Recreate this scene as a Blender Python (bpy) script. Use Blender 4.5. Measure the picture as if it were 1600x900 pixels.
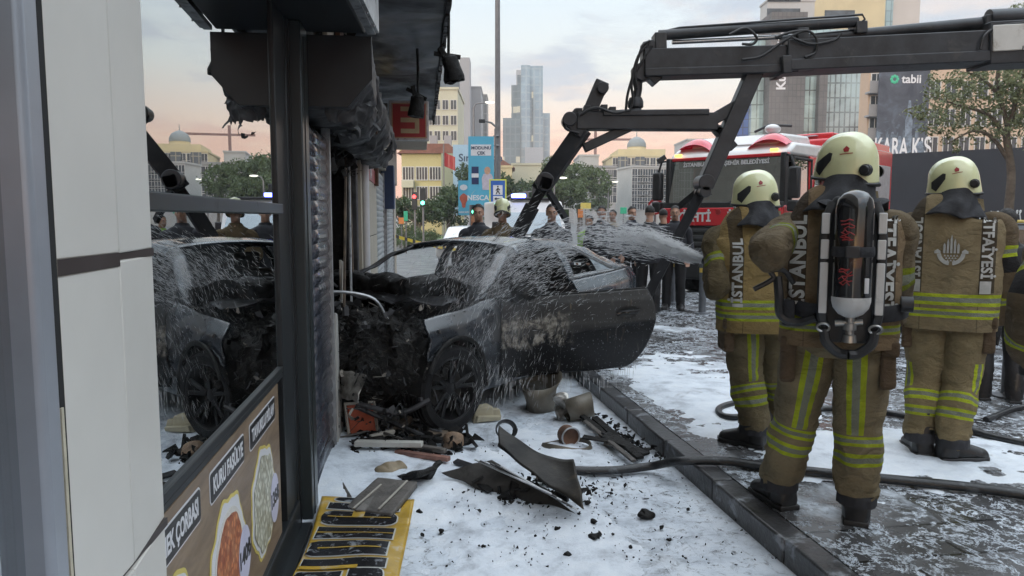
import bpy, bmesh, math, random
from mathutils import Vector, Matrix, noise
from mathutils.bvhtree import BVHTree
R = math.radians
PI = math.pi
for o in list(bpy.data.objects): bpy.data.objects.remove(o)
S = bpy.context.scene
COL = S.collection
random.seed(7)

# ---------------------------------------------------------------- camera
EYE = 1.6
PITCH = math.atan(110 / 1155)
cd = bpy.data.cameras.new('camera'); cam = bpy.data.objects.new('camera', cd); COL.objects.link(cam)
cam.location = (0, 0, EYE); cam.rotation_euler = (PI / 2 - PITCH, 0, 0)
cd.sensor_width = 36; cd.lens = 36 * 1155 / 1600; cd.clip_start = 0.05; cd.clip_end = 6000
S.camera = cam

# ---------------------------------------------------------------- node helper
class NT:
    def __init__(s, tree):
        s.t = tree; s.N = tree.nodes; s.L = tree.links; s.N.clear()
    def n(s, typ, ins=None, **kw):
        nd = s.N.new(typ)
        for k, v in kw.items(): setattr(nd, k, v)
        for k, v in (ins or {}).items():
            s.set(nd, k, v)
        return nd
    def set(s, nd, k, v):
        sock = nd.inputs[k]
        if isinstance(v, bpy.types.NodeSocket): s.L.new(v, sock)
        elif isinstance(v, bpy.types.Node): s.L.new(v.outputs[0], sock)
        else:
            if sock.type == 'RGBA' and hasattr(v, '__len__') and len(v) == 3: v = (*v, 1)
            sock.default_value = v
    def math(s, op, a, b=0.0, c=0.0, clamp=False):
        m = s.n('ShaderNodeMath', operation=op, use_clamp=clamp)
        s.set(m, 0, a); s.set(m, 1, b); s.set(m, 2, c)
        return m.outputs[0]
    def mix(s, fac, a, b):
        m = s.n('ShaderNodeMix', data_type='RGBA')
        s.set(m, 0, fac); s.set(m, 6, a); s.set(m, 7, b)
        return m.outputs[2]
    def noise(s, vec, scale, detail=4, rough=.55, dist=0.0, col=False):
        m = s.n('ShaderNodeTexNoise', {'Scale': scale, 'Detail': detail, 'Roughness': rough, 'Distortion': dist})
        if vec is not None: s.set(m, 'Vector', vec)
        return m.outputs[1 if col else 0]
    def ramp(s, fac, stops, interp='LINEAR'):
        m = s.n('ShaderNodeValToRGB'); cr = m.color_ramp; cr.interpolation = interp
        while len(cr.elements) < len(stops): cr.elements.new(.5)
        for e, (p, c) in zip(cr.elements, stops):
            e.position = p; e.color = (*c, 1) if hasattr(c, '__len__') else (c, c, c, 1)
        s.set(m, 0, fac)
        return m.outputs[0]
    def smooth(s, x, a, b):
        m = s.n('ShaderNodeMapRange', interpolation_type='SMOOTHSTEP')
        s.set(m, 0, x); m.inputs[1].default_value = a; m.inputs[2].default_value = b
        return m.outputs[0]
    def xyz(s, v):
        m = s.n('ShaderNodeSeparateXYZ'); s.set(m, 0, v); return m.outputs
    def comb(s, x, y, z=0.0):
        m = s.n('ShaderNodeCombineXYZ'); s.set(m, 0, x); s.set(m, 1, y); s.set(m, 2, z); return m.outputs[0]
    def scl(s, v, f):
        m = s.n('ShaderNodeVectorMath', operation='MULTIPLY'); s.set(m, 0, v); m.inputs[1].default_value = f; return m.outputs[0]
    def obj(s): return s.n('ShaderNodeTexCoord').outputs['Object']

def srgb(r, g, b):
    f = lambda c: (c / 255 / 12.92) if c / 255 <= .04045 else ((c / 255 + .055) / 1.055) ** 2.4
    return (f(r), f(g), f(b))

# ---------------------------------------------------------------- sky and sun
SUN_EL, SUN_AZ = R(14), R(205)       # azimuth clockwise from +Y: behind the camera's left shoulder
world = bpy.data.worlds.new('World'); S.world = world; world.use_nodes = True
w = NT(world.node_tree)
sky = w.n('ShaderNodeTexSky', sky_type='NISHITA', sun_disc=False, sun_elevation=SUN_EL, sun_rotation=SUN_AZ, air_density=1.2, dust_density=2.0)
bg1 = w.n('ShaderNodeBackground', {'Color': sky, 'Strength': .035})
dirv = w.n('ShaderNodeTexCoord').outputs['Generated']
x, y, z = w.xyz(dirv)
el = w.math('MAXIMUM', z, 0.0)
base = w.ramp(el, [(0.0, srgb(222, 158, 146)), (.05, srgb(236, 170, 146)), (.11, srgb(232, 190, 164)), (.19, srgb(214, 212, 204)), (.28, srgb(204, 216, 222)), (1.0, srgb(196, 208, 216))])
zz = w.math('ADD', el, .10)
cv = w.comb(w.math('DIVIDE', x, zz), w.math('DIVIDE', y, zz), 3.1)
c1 = w.noise(w.scl(cv, (.9, .8, 1)), 1.15, 7, .58, .25)
cm = w.smooth(c1, .44, .58)
low = w.smooth(el, .30, .07)
ccol = w.ramp(el, [(0.0, srgb(216, 160, 150)), (.10, srgb(222, 158, 132)), (.16, srgb(168, 166, 178)), (.3, srgb(146, 158, 174)), (1, srgb(168, 178, 188))])
c2 = w.noise(w.scl(cv, (.9, .8, 1)), 3.1, 6, .6, .2)
ccol = w.mix(w.math('MULTIPLY', w.smooth(c2, .45, .7), .55), ccol, srgb(232, 196, 168))
skyc = w.mix(w.math('MULTIPLY', cm, .85), base, ccol)
bg2 = w.n('ShaderNodeBackground', {'Color': skyc, 'Strength': w.math('ADD', .92, w.math('MULTIPLY', w.smooth(z, .36, .75), 3.0))})   # bright overcast overhead
add = w.n('ShaderNodeAddShader'); w.set(add, 0, bg1); w.set(add, 1, bg2)
w.set(w.n('ShaderNodeOutputWorld'), 0, add)

sd = bpy.data.lights.new('sun', 'SUN'); sd.energy = .9; sd.angle = R(18); sd.color = (1, .9, .8)
sun = bpy.data.objects.new('sun', sd); COL.objects.link(sun)
sv = Vector((math.sin(SUN_AZ) * math.cos(SUN_EL), math.cos(SUN_AZ) * math.cos(SUN_EL), math.sin(SUN_EL)))
sun.rotation_euler = sv.to_track_quat('Z', 'Y').to_euler(); sun.location = sv * 50

S.render.engine = 'CYCLES'
S.view_settings.view_transform = 'Standard'; S.view_settings.look = 'None'
S.view_settings.exposure = 0.3; S.view_settings.gamma = 1.0
S.cycles.volume_bounces = 1; S.cycles.max_bounces = 7; S.cycles.transparent_max_bounces = 24; S.cycles.glossy_bounces = 4; S.cycles.diffuse_bounces = 3
S.cycles.caustics_reflective = False; S.cycles.caustics_refractive = False

# ---------------------------------------------------------------- materials
MATS = {}
def pm(name, col, rough=.6, metal=0.0, var=.12, scale=6.0, bump=0.0, bscale=40.0, spec=.5, dirt=0.0, dirtcol=(.02, .018, .016), dscale=3.0, alpha=1.0, emit=None, es=1.0, coat=0.0, rvar=0.0, trans=0.0):
    """Principled material: base colour with soft noise variation, optional dirt patches and bump."""
    if name in MATS: return MATS[name]
    m = bpy.data.materials.new(name); m.use_nodes = True; t = NT(m.node_tree)
    o = t.obj()
    c = (*col, 1)
    n1 = t.noise(o, scale, 5, .6)
    lo = tuple(v * (1 - var * 1.6) for v in col); hi = tuple(min(1, v * (1 + var * 1.2)) for v in col)
    cc = t.ramp(n1, [(.3, lo), (.7, hi)])
    p = t.n('ShaderNodeBsdfPrincipled', {'Metallic': metal, 'Roughness': rough, 'Specular IOR Level': spec, 'Alpha': alpha, 'Coat Weight': coat, 'Transmission Weight': trans})
    if dirt > 0:
        n2 = t.noise(o, dscale, 8, .68, .4)
        dm = t.math('MULTIPLY', t.smooth(n2, .62 - dirt * .35, .72 - dirt * .2), min(1, dirt + .25))
        cc = t.mix(dm, cc, dirtcol)
        t.set(p, 'Roughness', t.math('ADD', t.math('MULTIPLY', dm, .75 - rough), rough))
    elif rvar > 0:
        n3 = t.noise(o, scale * 2.3, 5, .6)
        t.set(p, 'Roughness', t.math('ADD', t.math('MULTIPLY', t.math('SUBTRACT', n3, .5), rvar * 2), rough, clamp=True))
    t.set(p, 'Base Color', cc)
    if emit: t.set(p, 'Emission Color', emit); t.set(p, 'Emission Strength', es)
    if bump > 0:
        b = t.n('ShaderNodeBump', {'Strength': min(1, bump), 'Distance': .01}); t.set(b, 'Height', t.noise(o, bscale, 5, .6)); t.set(p, 'Normal', b)
    t.set(t.n('ShaderNodeOutputMaterial'), 0, p)
    MATS[name] = m
    return m
def custom(name):
    m = bpy.data.materials.new(name); m.use_nodes = True; t = NT(m.node_tree); MATS[name] = m
    return m, t
def fin(t, p): t.set(t.n('ShaderNodeOutputMaterial'), 0, p)

# ---------------------------------------------------------------- mesh builder
class MB:
    def __init__(s): s.v = []; s.f = []; s.m = []; s.uv = []
    def add(s, vs, fs, mat=0, uv=None):
        b = len(s.v)
        s.v += [tuple(q) for q in vs]; s.uv += (list(uv) if uv else [(0, 0)] * len(vs))
        for f in fs: s.f.append(tuple(i + b for i in f)); s.m.append(mat)
        return s
    def box(s, lo, hi, mat=0, M=None):
        x0, y0, z0 = lo; x1, y1, z1 = hi
        vs = [Vector(q) for q in ((x0, y0, z0), (x1, y0, z0), (x1, y1, z0), (x0, y1, z0), (x0, y0, z1), (x1, y0, z1), (x1, y1, z1), (x0, y1, z1))]
        if M: vs = [M @ q for q in vs]
        return s.add(vs, [(0, 3, 2, 1), (4, 5, 6, 7), (0, 1, 5, 4), (1, 2, 6, 5), (2, 3, 7, 6), (3, 0, 4, 7)], mat)
    def cbox(s, c, d, M=None, mat=0):
        return s.box([c[i] - d[i] / 2 for i in range(3)], [c[i] + d[i] / 2 for i in range(3)], mat, M)
    def bar(s, a, b, wd, ht, mat=0, up=(0, 0, 1)):
        """box of section wd x ht running from a to b"""
        a = Vector(a); b = Vector(b); d = b - a; L = d.length; d.normalize(); u = Vector(up)
        x = d.cross(u)
        if x.length < 1e-4: x = d.cross(Vector((1, 0, 0)))
        x.normalize(); z = x.cross(d)
        M = Matrix((x, d, z)).transposed().to_4x4(); M.translation = a
        return s.box((-wd / 2, 0, -ht / 2), (wd / 2, L, ht / 2), mat, M)
    def tube(s, pts, r, n=10, caps=True, mat=0, flat=1.0, up=None, uv=False):
        pts = [Vector(p) for p in pts]; k = len(pts)
        rs = r if hasattr(r, '__len__') else [r] * k
        T = []
        for i in range(k):
            d = (pts[min(i + 1, k - 1)] - pts[max(i - 1, 0)]); d = d.normalized() if d.length > 1e-9 else Vector((0, 0, 1)); T.append(d)
        u = Vector(up) if up else (Vector((0, 0, 1)) if abs(T[0].z) < .9 else Vector((1, 0, 0)))
        X = T[0].cross(u); X.normalize(); vs = []; uvs = []; L = 0
        nn = n + 1 if uv else n
        for i in range(k):
            X = (X - T[i] * X.dot(T[i])); X.normalize(); Y = T[i].cross(X)
            if i: L += (pts[i] - pts[i - 1]).length
            rr = rs[i]; ra, rb = (rr if hasattr(rr, '__len__') else (rr, rr * flat))
            for j in range(nn):
                a = 2 * PI * j / n; vs.append(pts[i] + X * math.cos(a) * ra + Y * math.sin(a) * rb); uvs.append((j / n, L))
        fs = []
        for i in range(k - 1):
            for j in range(n):
                j2 = (j + 1) % nn
                fs.append((i * nn + j, i * nn + j2, (i + 1) * nn + j2, (i + 1) * nn + j))
        if caps: fs.append(tuple(range(n))[::-1]); fs.append(tuple((k - 1) * nn + j for j in range(n)))
        return s.add(vs, fs, mat, uvs)
    def cyl(s, a, b, r, r2=None, n=16, mat=0, caps=True): return s.tube([a, b], [r, r if r2 is None else r2], n, caps, mat)
    def lathe(s, prof, n=24, M=None, mat=0, close=False):
        vs = []; k = len(prof)
        for (r, z) in prof:
            for j in range(n):
                a = 2 * PI * j / n; q = Vector((r * math.cos(a), r * math.sin(a), z)); vs.append(M @ q if M else q)
        fs = [(i * n + j, i * n + (j + 1) % n, (i + 1) % k * n + (j + 1) % n, (i + 1) % k * n + j) for i in range(k if close else k - 1) for j in range(n)]
        return s.add(vs, fs, mat)
    def prism(s, poly, h0, h1, M=None, mat=0):
        """polygon in XY extruded from h0 to h1 along Z, then M"""
        n = len(poly); vs = [Vector((p[0], p[1], h0)) for p in poly] + [Vector((p[0], p[1], h1)) for p in poly]
        if M: vs = [M @ q for q in vs]
        fs = [tuple(range(n))[::-1], tuple(range(n, 2 * n))] + [(i, (i + 1) % n, n + (i + 1) % n, n + i) for i in range(n)]
        return s.add(vs, fs, mat)
    def ell(s, c, r, n=16, k=10, mat=0, M=None):
        vs = []; c = Vector(c)
        for i in range(k + 1):
            ph = PI * i / k
            for j in range(n):
                a = 2 * PI * j / n; q = Vector((r[0] * math.sin(ph) * math.cos(a), r[1] * math.sin(ph) * math.sin(a), r[2] * math.cos(ph)))
                vs.append(c + (M @ q if M else q))
        fs = [(i * n + j, (i + 1) * n + j, (i + 1) * n + (j + 1) % n, i * n + (j + 1) % n) for i in range(k) for j in range(n)]
        return s.add(vs, fs, mat)
    def quad(s, a, b, c, d, mat=0, uv=None): return s.add([a, b, c, d], [(0, 1, 2, 3)], mat, uv)
    def grid(s, fn, nu, nv, mat=0):
        vs = []; uvs = []
        for j in range(nv + 1):
            for i in range(nu + 1):
                vs.append(fn(i / nu, j / nv)); uvs.append((i / nu, j / nv))
        fs = [(j * (nu + 1) + i, j * (nu + 1) + i + 1, (j + 1) * (nu + 1) + i + 1, (j + 1) * (nu + 1) + i) for j in range(nv) for i in range(nu)]
        return s.add(vs, fs, mat, uvs)
    def mesh(s, name, mats, smooth=40, uvs=False, weld=False):
        me = bpy.data.meshes.new(name); me.from_pydata(s.v, [], s.f)
        for m in (mats if isinstance(mats, (list, tuple)) else [mats]): me.materials.append(m)
        if any(s.m): me.polygons.foreach_set('material_index', s.m)
        if uvs:
            l = me.uv_layers.new(name='UVMap')
            for lp in me.loops: l.data[lp.index].uv = s.uv[lp.vertex_index]
        if smooth:
            me.polygons.foreach_set('use_smooth', [True] * len(me.polygons)); me.set_sharp_from_angle(angle=R(smooth))
        me.update(); return me
    def build(s, name, mats, parent=None, smooth=40, bevel=0.0, uvs=False, **kw):
        o = bpy.data.objects.new(name, s.mesh(name, mats, smooth, uvs)); COL.objects.link(o)
        if parent: o.parent = parent
        if bevel:
            b = o.modifiers.new('bevel', 'BEVEL'); b.width = bevel; b.segments = 2; b.limit_method = 'ANGLE'
        for k, v in kw.items(): o[k] = v
        return o
def B(): return MB()
def thing(name, label, cat, loc=(0, 0, 0), rz=0.0, group=None, rot=None):
    o = bpy.data.objects.new(name, None); COL.objects.link(o); o.empty_display_size = .1
    o.location = loc; o.rotation_euler = rot if rot else (0, 0, rz); o['label'] = label; o['category'] = cat
    if group: o['group'] = group
    return o
def tag(o, label, cat, group=None, kind=None):
    o['label'] = label; o['category'] = cat
    if group: o['group'] = group
    if kind: o['kind'] = kind
    return o
def struct(o): o['kind'] = 'structure'; return o
def copy_tree(o, parent=None):
    c = o.copy(); COL.objects.link(c)
    if parent: c.parent = parent
    for ch in list(o.children): copy_tree(ch, c)
    return c
def text_mesh(s, size, bold=0.0, extrude=0.0, align='CENTER', res=3, space=1.0, cut=0.0):
    cu = bpy.data.curves.new('t', 'FONT'); cu.body = s; cu.size = size; cu.offset = bold; cu.extrude = extrude
    cu.align_x = align; cu.align_y = 'CENTER'; cu.resolution_u = res; cu.space_character = space
    o = bpy.data.objects.new('t', cu); COL.objects.link(o)
    dg = bpy.context.evaluated_depsgraph_get(); me = bpy.data.meshes.new_from_object(o.evaluated_get(dg))
    bpy.data.objects.remove(o); bpy.data.curves.remove(cu)
    if cut:
        bm = bmesh.new(); bm.from_mesh(me); bmesh.ops.triangulate(bm, faces=bm.faces)
        for _ in range(4):
            es = [e for e in bm.edges if e.calc_length() > cut]
            if not es: break
            bmesh.ops.subdivide_edges(bm, edges=es, cuts=1); bmesh.ops.triangulate(bm, faces=bm.faces)
        bm.to_mesh(me); bm.free()
    return me
def text(s, size, mat, parent, M, bold=0.0, extrude=0.001, name='lettering', **kw):
    me = text_mesh(s, size, bold, extrude, **kw); me.materials.clear(); me.materials.append(mat); me.transform(M)
    o = bpy.data.objects.new(name, me); COL.objects.link(o)
    if parent: o.parent = parent
    return o
def MX(x, y, z, o=(0, 0, 0)):
    """matrix from three axis vectors and an origin"""
    m = Matrix((Vector(x), Vector(y), Vector(z))).transposed().to_4x4(); m.translation = Vector(o); return m
def lerp(a, b, t): return a + (b - a) * t
def interp(tab, s):
    if s <= tab[0][0]: return tab[0][1]
    for (a, va), (b, vb) in zip(tab, tab[1:]):
        if s <= b:
            t = (s - a) / (b - a); t = t * t * (3 - 2 * t) * .5 + t * .5
            return lerp(va, vb, t) if not isinstance(va, (tuple, list)) else tuple(lerp(p, q, t) for p, q in zip(va, vb))
    return tab[-1][1]
def cat(pts, n=6):
    """smooth curve through points (Catmull-Rom)"""
    P = [Vector(p) for p in pts]; P = [P[0] * 2 - P[1]] + P + [P[-1] * 2 - P[-2]]; out = []
    for i in range(1, len(P) - 2):
        for k in range(n):
            t = k / n; a, b, c, d = P[i - 1:i + 3]
            out.append(.5 * ((2 * b) + (c - a) * t + (2 * a - 5 * b + 4 * c - d) * t * t + (3 * b - a - 3 * c + d) * t ** 3))
    out.append(P[-2]); return out
# world point seen at pixel (px, py) of the 1600x900 photo and lying at depth Y, or at height z
def at(px, py, Y):
    u = (px - 800) / 1155; v = (450 - py) / 1155; ca, sa = math.cos(PITCH), math.sin(PITCH)
    t = Y / (ca + v * sa); return Vector((u * t, Y, EYE + (v * ca - sa) * t))
def on(px, py, z=0.0):
    u = (px - 800) / 1155; v = (450 - py) / 1155; ca, sa = math.cos(PITCH), math.sin(PITCH)
    t = (z - EYE) / (v * ca - sa); return Vector((u * t, (ca + v * sa) * t, z))
# ================================================================ GROUND
KERB_A = Vector((1.29, 3.1, 0)); KDIR = Vector((-.1568, .9876, 0)); KANG = math.atan2(.1568, .9876); KN = Vector((.9876, .1568, 0))
def foam_ground(name, basecol, brick, rot, amount, lace, wet=.12, bw=.5, bh=.25, joint=.006):
    m, t = custom(name)
    o = t.n('ShaderNodeTexCoord').outputs['Object']
    mp = t.n('ShaderNodeMapping'); t.set(mp, 0, o); mp.inputs['Rotation'].default_value = (0, 0, -rot); v = mp.outputs[0]
    br = t.n('ShaderNodeTexBrick', {'Vector': v, 'Color1': basecol, 'Color2': tuple(c * .72 for c in basecol), 'Mortar': tuple(c * .25 for c in basecol), 'Scale': 1.0, 'Mortar Size': joint, 'Mortar Smooth': .1, 'Bias': 0.0, 'Brick Width': bw, 'Row Height': bh})
    br.offset = .5
    c = br.outputs[0] if brick else t.ramp(t.noise(o, 3, 6), [(.3, tuple(k * .7 for k in basecol)), (.7, basecol)])
    st = t.noise(v, 1.7, 7, .65); c = t.mix(t.math('MULTIPLY', t.smooth(st, .4, .7), .75), c, tuple(k * .5 for k in basecol)); c = t.mix(t.math('MULTIPLY', br.outputs[1], .9 if brick else 0.0), c, tuple(k * .12 for k in basecol))
    # foam: broad patches and a stringy lace between them
    a = t.noise(v, .85, 8, .62, .6)
    big = t.smooth(a, .62 - amount * .3, .70 - amount * .25)
    st2 = t.scl(v, (1.0, .8, 1))
    n2 = t.noise(st2, 6.5, 8, .75, .4); ridge = t.math('ABSOLUTE', t.math('SUBTRACT', n2, .5))
    lc = t.math('MULTIPLY', t.smooth(ridge, .030, .010), t.smooth(t.noise(v, 1.9, 5, .6, .5), .62 - lace * .35, .75 - lace * .35))
    n4 = t.noise(v, 26, 4, .7); lc = t.math('MULTIPLY', lc, t.smooth(n4, .36, .5))
    spk = t.math('MULTIPLY', t.smooth(t.noise(v, 62, 2, .6), .66, .72), t.smooth(t.noise(v, 2.4, 4), .45, .62))
    f = t.math('MAXIMUM', t.math('MULTIPLY', big, t.smooth(t.noise(v, 19, 6, .75, .8), .27 , .50)), t.math('MAXIMUM', lc, t.math('MULTIPLY', spk, .7)))
    fc = t.ramp(t.noise(v, 4.5, 8, .7), [(.25, srgb(150, 158, 168)), (.5, srgb(205, 213, 222)), (.8, srgb(226, 231, 236))])
    c = t.mix(f, c, fc)
    p = t.n('ShaderNodeBsdfPrincipled', {'Base Color': c, 'Specular IOR Level': .55})
    wr = t.ramp(t.noise(v, 2.2, 6, .6), [(.35, wet), (.65, wet + .22)])
    t.set(p, 'Roughness', t.math('ADD', t.math('MULTIPLY', f, .5), wr, clamp=True))
    h = t.math('ADD', t.math('MULTIPLY', f, .8), t.math('ADD', t.math('MULTIPLY', t.noise(v, 45, 5, .6), .25), t.math('MULTIPLY', br.outputs[1], -1.2 if brick else 0)))
    b = t.n('ShaderNodeBump', {'Strength': .55, 'Distance': .006}); t.set(b, 'Height', h); t.set(p, 'Normal', b)
    fin(t, p); return m
M_low = foam_ground('wet_paving_foam', (.06, .06, .062), True, KANG, 1.0, .9, .10, .4, .2)
M_pav = foam_ground('wet_pavers', (.105, .105, .108), True, KANG, .10, .72, .12, .62, .31, .010)
M_road = foam_ground('damp_asphalt', (.10, .105, .11), False, 0, .0, .1, .3)
g = B(); g.quad((-1500, -60, -.02), (1500, -60, -.02), (1500, 4000, -.02), (-1500, 4000, -.02))
struct(g.build('ground', M_road, smooth=0))
# forecourt between the shops and the kerb
kb = lambda d, off=0: KERB_A + KDIR * d + KN * off
g = B(); a0, a1 = kb(-6), kb(11)
g.quad((-3.5, a0.y, 0), (a0.x, a0.y, 0), (a1.x, a1.y, 0), (-8, a1.y + .6, 0))
struct(g.build('forecourt', M_low, smooth=0))
# raised pavement on the right
def pavement_mesh():
    g = B()
    ps = [kb(-6, .13), kb(11, .13), kb(11, 14), kb(-6, 14)]
    g.prism([(p.x, p.y) for p in ps], -.02, .12); return g
struct(pavement_mesh().build('pavement', M_pav, smooth=0))
M_kerb = pm('kerb_stone', (.05, .05, .052), .28, var=.4, scale=4, bump=.5, bscale=30, dirt=.22, dirtcol=srgb(190, 196, 204), dscale=7)
kr = thing('kerb', 'dark wet stone kerb running between the foam and the raised pavement', 'kerb', KERB_A, KANG); kr['kind'] = 'structure'
g = B()
for i in range(22):
    y0 = -6 + i * .775; j = random.uniform(-.004, .004)
    g.box((j, y0 + .004, -.02), (.128, y0 + .771, .123 + j))
g.build('kerb_stones', M_kerb, kr, bevel=.012)
# thick foam on the forecourt: a lumpy sheet that dips under the paving between its drifts
M_foam, t = custom('white_foam')
o_ = t.obj()
fc = t.ramp(t.noise(o_, 3.2, 8, .68), [(.28, srgb(150, 155, 162)), (.48, srgb(214, 221, 229)), (.75, srgb(236, 240, 243))])
dk = t.smooth(t.noise(o_, 2.1, 9, .72, 1.2), .60, .72)
fc = t.mix(t.math('MULTIPLY', dk, .55), fc, srgb(112, 108, 104))
p = t.n('ShaderNodeBsdfPrincipled', {'Base Color': fc, 'Roughness': .55, 'Subsurface Weight': .0})
b = t.n('ShaderNodeBump', {'Strength': .6, 'Distance': .01}); t.set(b, 'Height', t.math('ADD', t.noise(o_, 38, 6, .7, .5), t.noise(o_, 9, 4, .6))); t.set(p, 'Normal', b)
fin(t, p)
def drift(x, y, thr, amp):
    n = noise.fractal(Vector((x * 1.1, y * .8, 5.2)), 1.0, 2.0, 6) * .5 + .5
    n2 = noise.fractal(Vector((x * 7, y * 5.5, 1.2)), .8, 2.1, 5)
    return (n - thr) * amp + n2 * .0065
def foam_sheet(x0, x1, y0, y1, thr, amp, z0, step, cover, name, label):
    g = B(); nx = int((x1 - x0) / step); ny = int((y1 - y0) / step)
    g.grid(lambda u, v: (lerp(x0, x1, u), lerp(y0, y1, v), z0 + cover(lerp(x0, x1, u), lerp(y0, y1, v))), nx, ny)
    g.v = [(x, y, min(z, z0 + .07)) for x, y, z in g.v]
    keep = [i for i, f in enumerate(g.f) if any(g.v[k][2] > z0 - .004 for k in f)]
    g.f = [g.f[i] for i in keep]; g.m = [g.m[i] for i in keep]
    o = g.build(name, M_foam, smooth=80); tag(o, label, 'foam', kind='stuff'); return o
def cov_low(x, y):
    wall = -.58 - .1219 * y; kx = KERB_A.x - .1588 * (y - 3.1)
    if x > kx + .02 or x < wall - .9: return -.05
    c = drift(x, y, .40, .055)
    edge = (kx - x)
    if edge < .85 and y < 5.4: c -= (.85 - edge) * .085 * (1 if y < 4.6 else .4)
    near = x - wall
    if 3.7 < y < 5.4 and near < .9: c += (.9 - near) * .05
    if y < 3.0: c -= (3.0 - y) * .008
    if y > 6.5: c -= (y - 6.5) * .01
    return c
foam_sheet(-2.2, 1.35, 2.2, 9.5, 0, 0, .0, .016, cov_low, 'foam', 'white extinguishing foam spread over the forecourt below the wreck')
def cov_hi(x, y):
    d = math.hypot((x - 2.35) / 1.25, (y - 4.55) / .62); c = (1.02 - d) * .03
    d2 = math.hypot((x - 1.55) / 1.05, (y - 6.1) / 2.0); c = max(c, (1.0 - d2) * .020)
    kx = KERB_A.x - .1588 * (y - 3.1) + .16
    if x < kx: return -.05
    return min(c, .03) * min(1, (x - kx) * 3) + noise.fractal(Vector((x * 3, y * 3.5, 1)), .8, 2, 6) * .016 - .004 - max(0, .15 - (x - kx)) * .1
foam_sheet(.6, 4.2, 3.7, 8.2, 0, 0, .12, .016, cov_hi, 'foam', 'white foam drift on the raised pavement round the firefighters boots')
# ================================================================ SHOP ROW (local axes: x = out to the street, y = along the wall, z = up)
WANG = R(7); WB = Vector((-.58, 0, 0)); WN = Vector((math.cos(WANG), math.sin(WANG), 0)); WD = Vector((-math.sin(WANG), math.cos(WANG), 0))
def W(d, off=0.0, z=0.0): return WB + WD * d + WN * off + Vector((0, 0, z))
def wthing(name, label, cat, d=0.0, off=0.0, z=0.0, group=None): return thing(name, label, cat, W(d, off, z), WANG, group)
M_clad = pm('cladding', (.66, .635, .585), .38, var=.05, scale=1.6, dirt=.10, dirtcol=(.45, .43, .38), dscale=1.3, bump=.06, bscale=6)
M_alu = pm('painted_aluminium', (.36, .38, .42), .3, metal=.3, var=.05)
M_seal = pm('old_sealant', (.52, .47, .36), .8, var=.15, scale=20, bump=.4)
M_black = pm('black_gap', (.012, .012, .012), .8)
M_post = pm('dark_green_metal', (.026, .034, .036), .32, metal=.1, var=.12, scale=3, dirt=.12, dirtcol=(.07, .07, .068), dscale=5, spec=.6)
M_post2 = pm('charcoal_metal', (.012, .015, .017), .4, var=.2, scale=4, spec=.5)
M_brown = pm('brown_strip', (.045, .034, .032), .45, var=.15)
M_trim = pm('bare_aluminium_trim', (.42, .43, .44), .35, metal=.6, var=.2, scale=9, dirt=.25, dirtcol=(.06, .055, .05), dscale=12)
M_soot = pm('sooty_metal', (.045, .045, .048), .5, metal=.2, var=.6, scale=5, bump=.6, bscale=14, dirt=.35, dirtcol=(.012, .011, .01), dscale=4)
M_soffit = pm('smoke_stained_soffit', (.115, .125, .145), .45, var=.45, scale=1.5, bump=.25, bscale=8, dirt=.45, dirtcol=(.018, .017, .018), dscale=.9)
M_char = pm('charred', (.009, .0085, .008), .6, spec=.22, var=.6, scale=12, bump=1, bscale=30, dirt=.12, dirtcol=(.10, .09, .08), dscale=18)
M_dark = pm('dark_interior', (.012, .013, .015), .7)  # near black colour stands in for the shade of the rooms behind the glass
M_cream = pm('cream_render', (.42, .38, .31), .6, var=.08, scale=3, dirt=.12, dirtcol=(.12, .10, .08), dscale=3)
def glass(name, fac=.55, tint=(.7, .8, .8), rough=.0, gcol=(.95, .96, .97)):
    m, t = custom(name)
    lw = t.n('ShaderNodeLayerWeight', {'Blend': .5}).outputs['Facing']
    f = t.math('ADD', t.math('MULTIPLY', t.math('POWER', lw, 1.6), 1 - fac), fac, clamp=True)
    mx = t.n('ShaderNodeMixShader'); t.set(mx, 0, f)
    t.set(mx, 1, t.n('ShaderNodeBsdfTransparent', {'Color': tint})); t.set(mx, 2, t.n('ShaderNodeBsdfGlossy', {'Color': gcol, 'Roughness': rough}))
    fin(t, mx); return m
M_glass = glass('shop_window_glass', .34, (.35, .42, .42), gcol=(.86, .88, .89))

# --- neighbouring glazed shopfront at the far left
nw = wthing('shop_window', 'grey aluminium framed shop window at the far left edge beside the white cladding', 'shop window', -1.0)
g = B(); g.box((-.04, -.9, .18), (-.028, 2.095, 2.9)); g.build('pane', M_glass, nw, smooth=0)
g = B(); g.box((-.05, 2.092, 0), (.012, 2.15, 3.0)); g.box((-.05, -1.0, 0), (.02, -.9, 3.0)); g.build('frame', M_alu, nw, bevel=.012)
g = B(); g.box((-.045, -.9, 0), (.008, 2.09, .18)); g.build('kick_panel', M_alu, nw, bevel=.006)
g = B(); g.box((-.05, 2.151, 0), (.006, 2.1705, 3.0)); g.build('dark_joint', M_black, nw, smooth=0)
g = B()
for i in range(60):
    z = i * .05; wv = noise.noise(Vector((0, 0, z * 6))) * .0035
    if 17 <= i <= 25 or i in (3, 4, 5, 40, 41): g.box((-.02, 2.1515, z), (.009, 2.160 + wv, z + .05))
    g.box((-.02, 2.172 + wv * .3, z), (.0035, 2.1765, z + .05))
g.build('sealant_strip', M_seal, nw, smooth=0)
g = B(); g.box((-2.2, -.9, 0), (-.5, 2.0, .02)); g.box((-2.25, -.9, 0), (-2.2, 2.0, 3)); g.build('interior', M_dark, nw, smooth=0)

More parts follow.
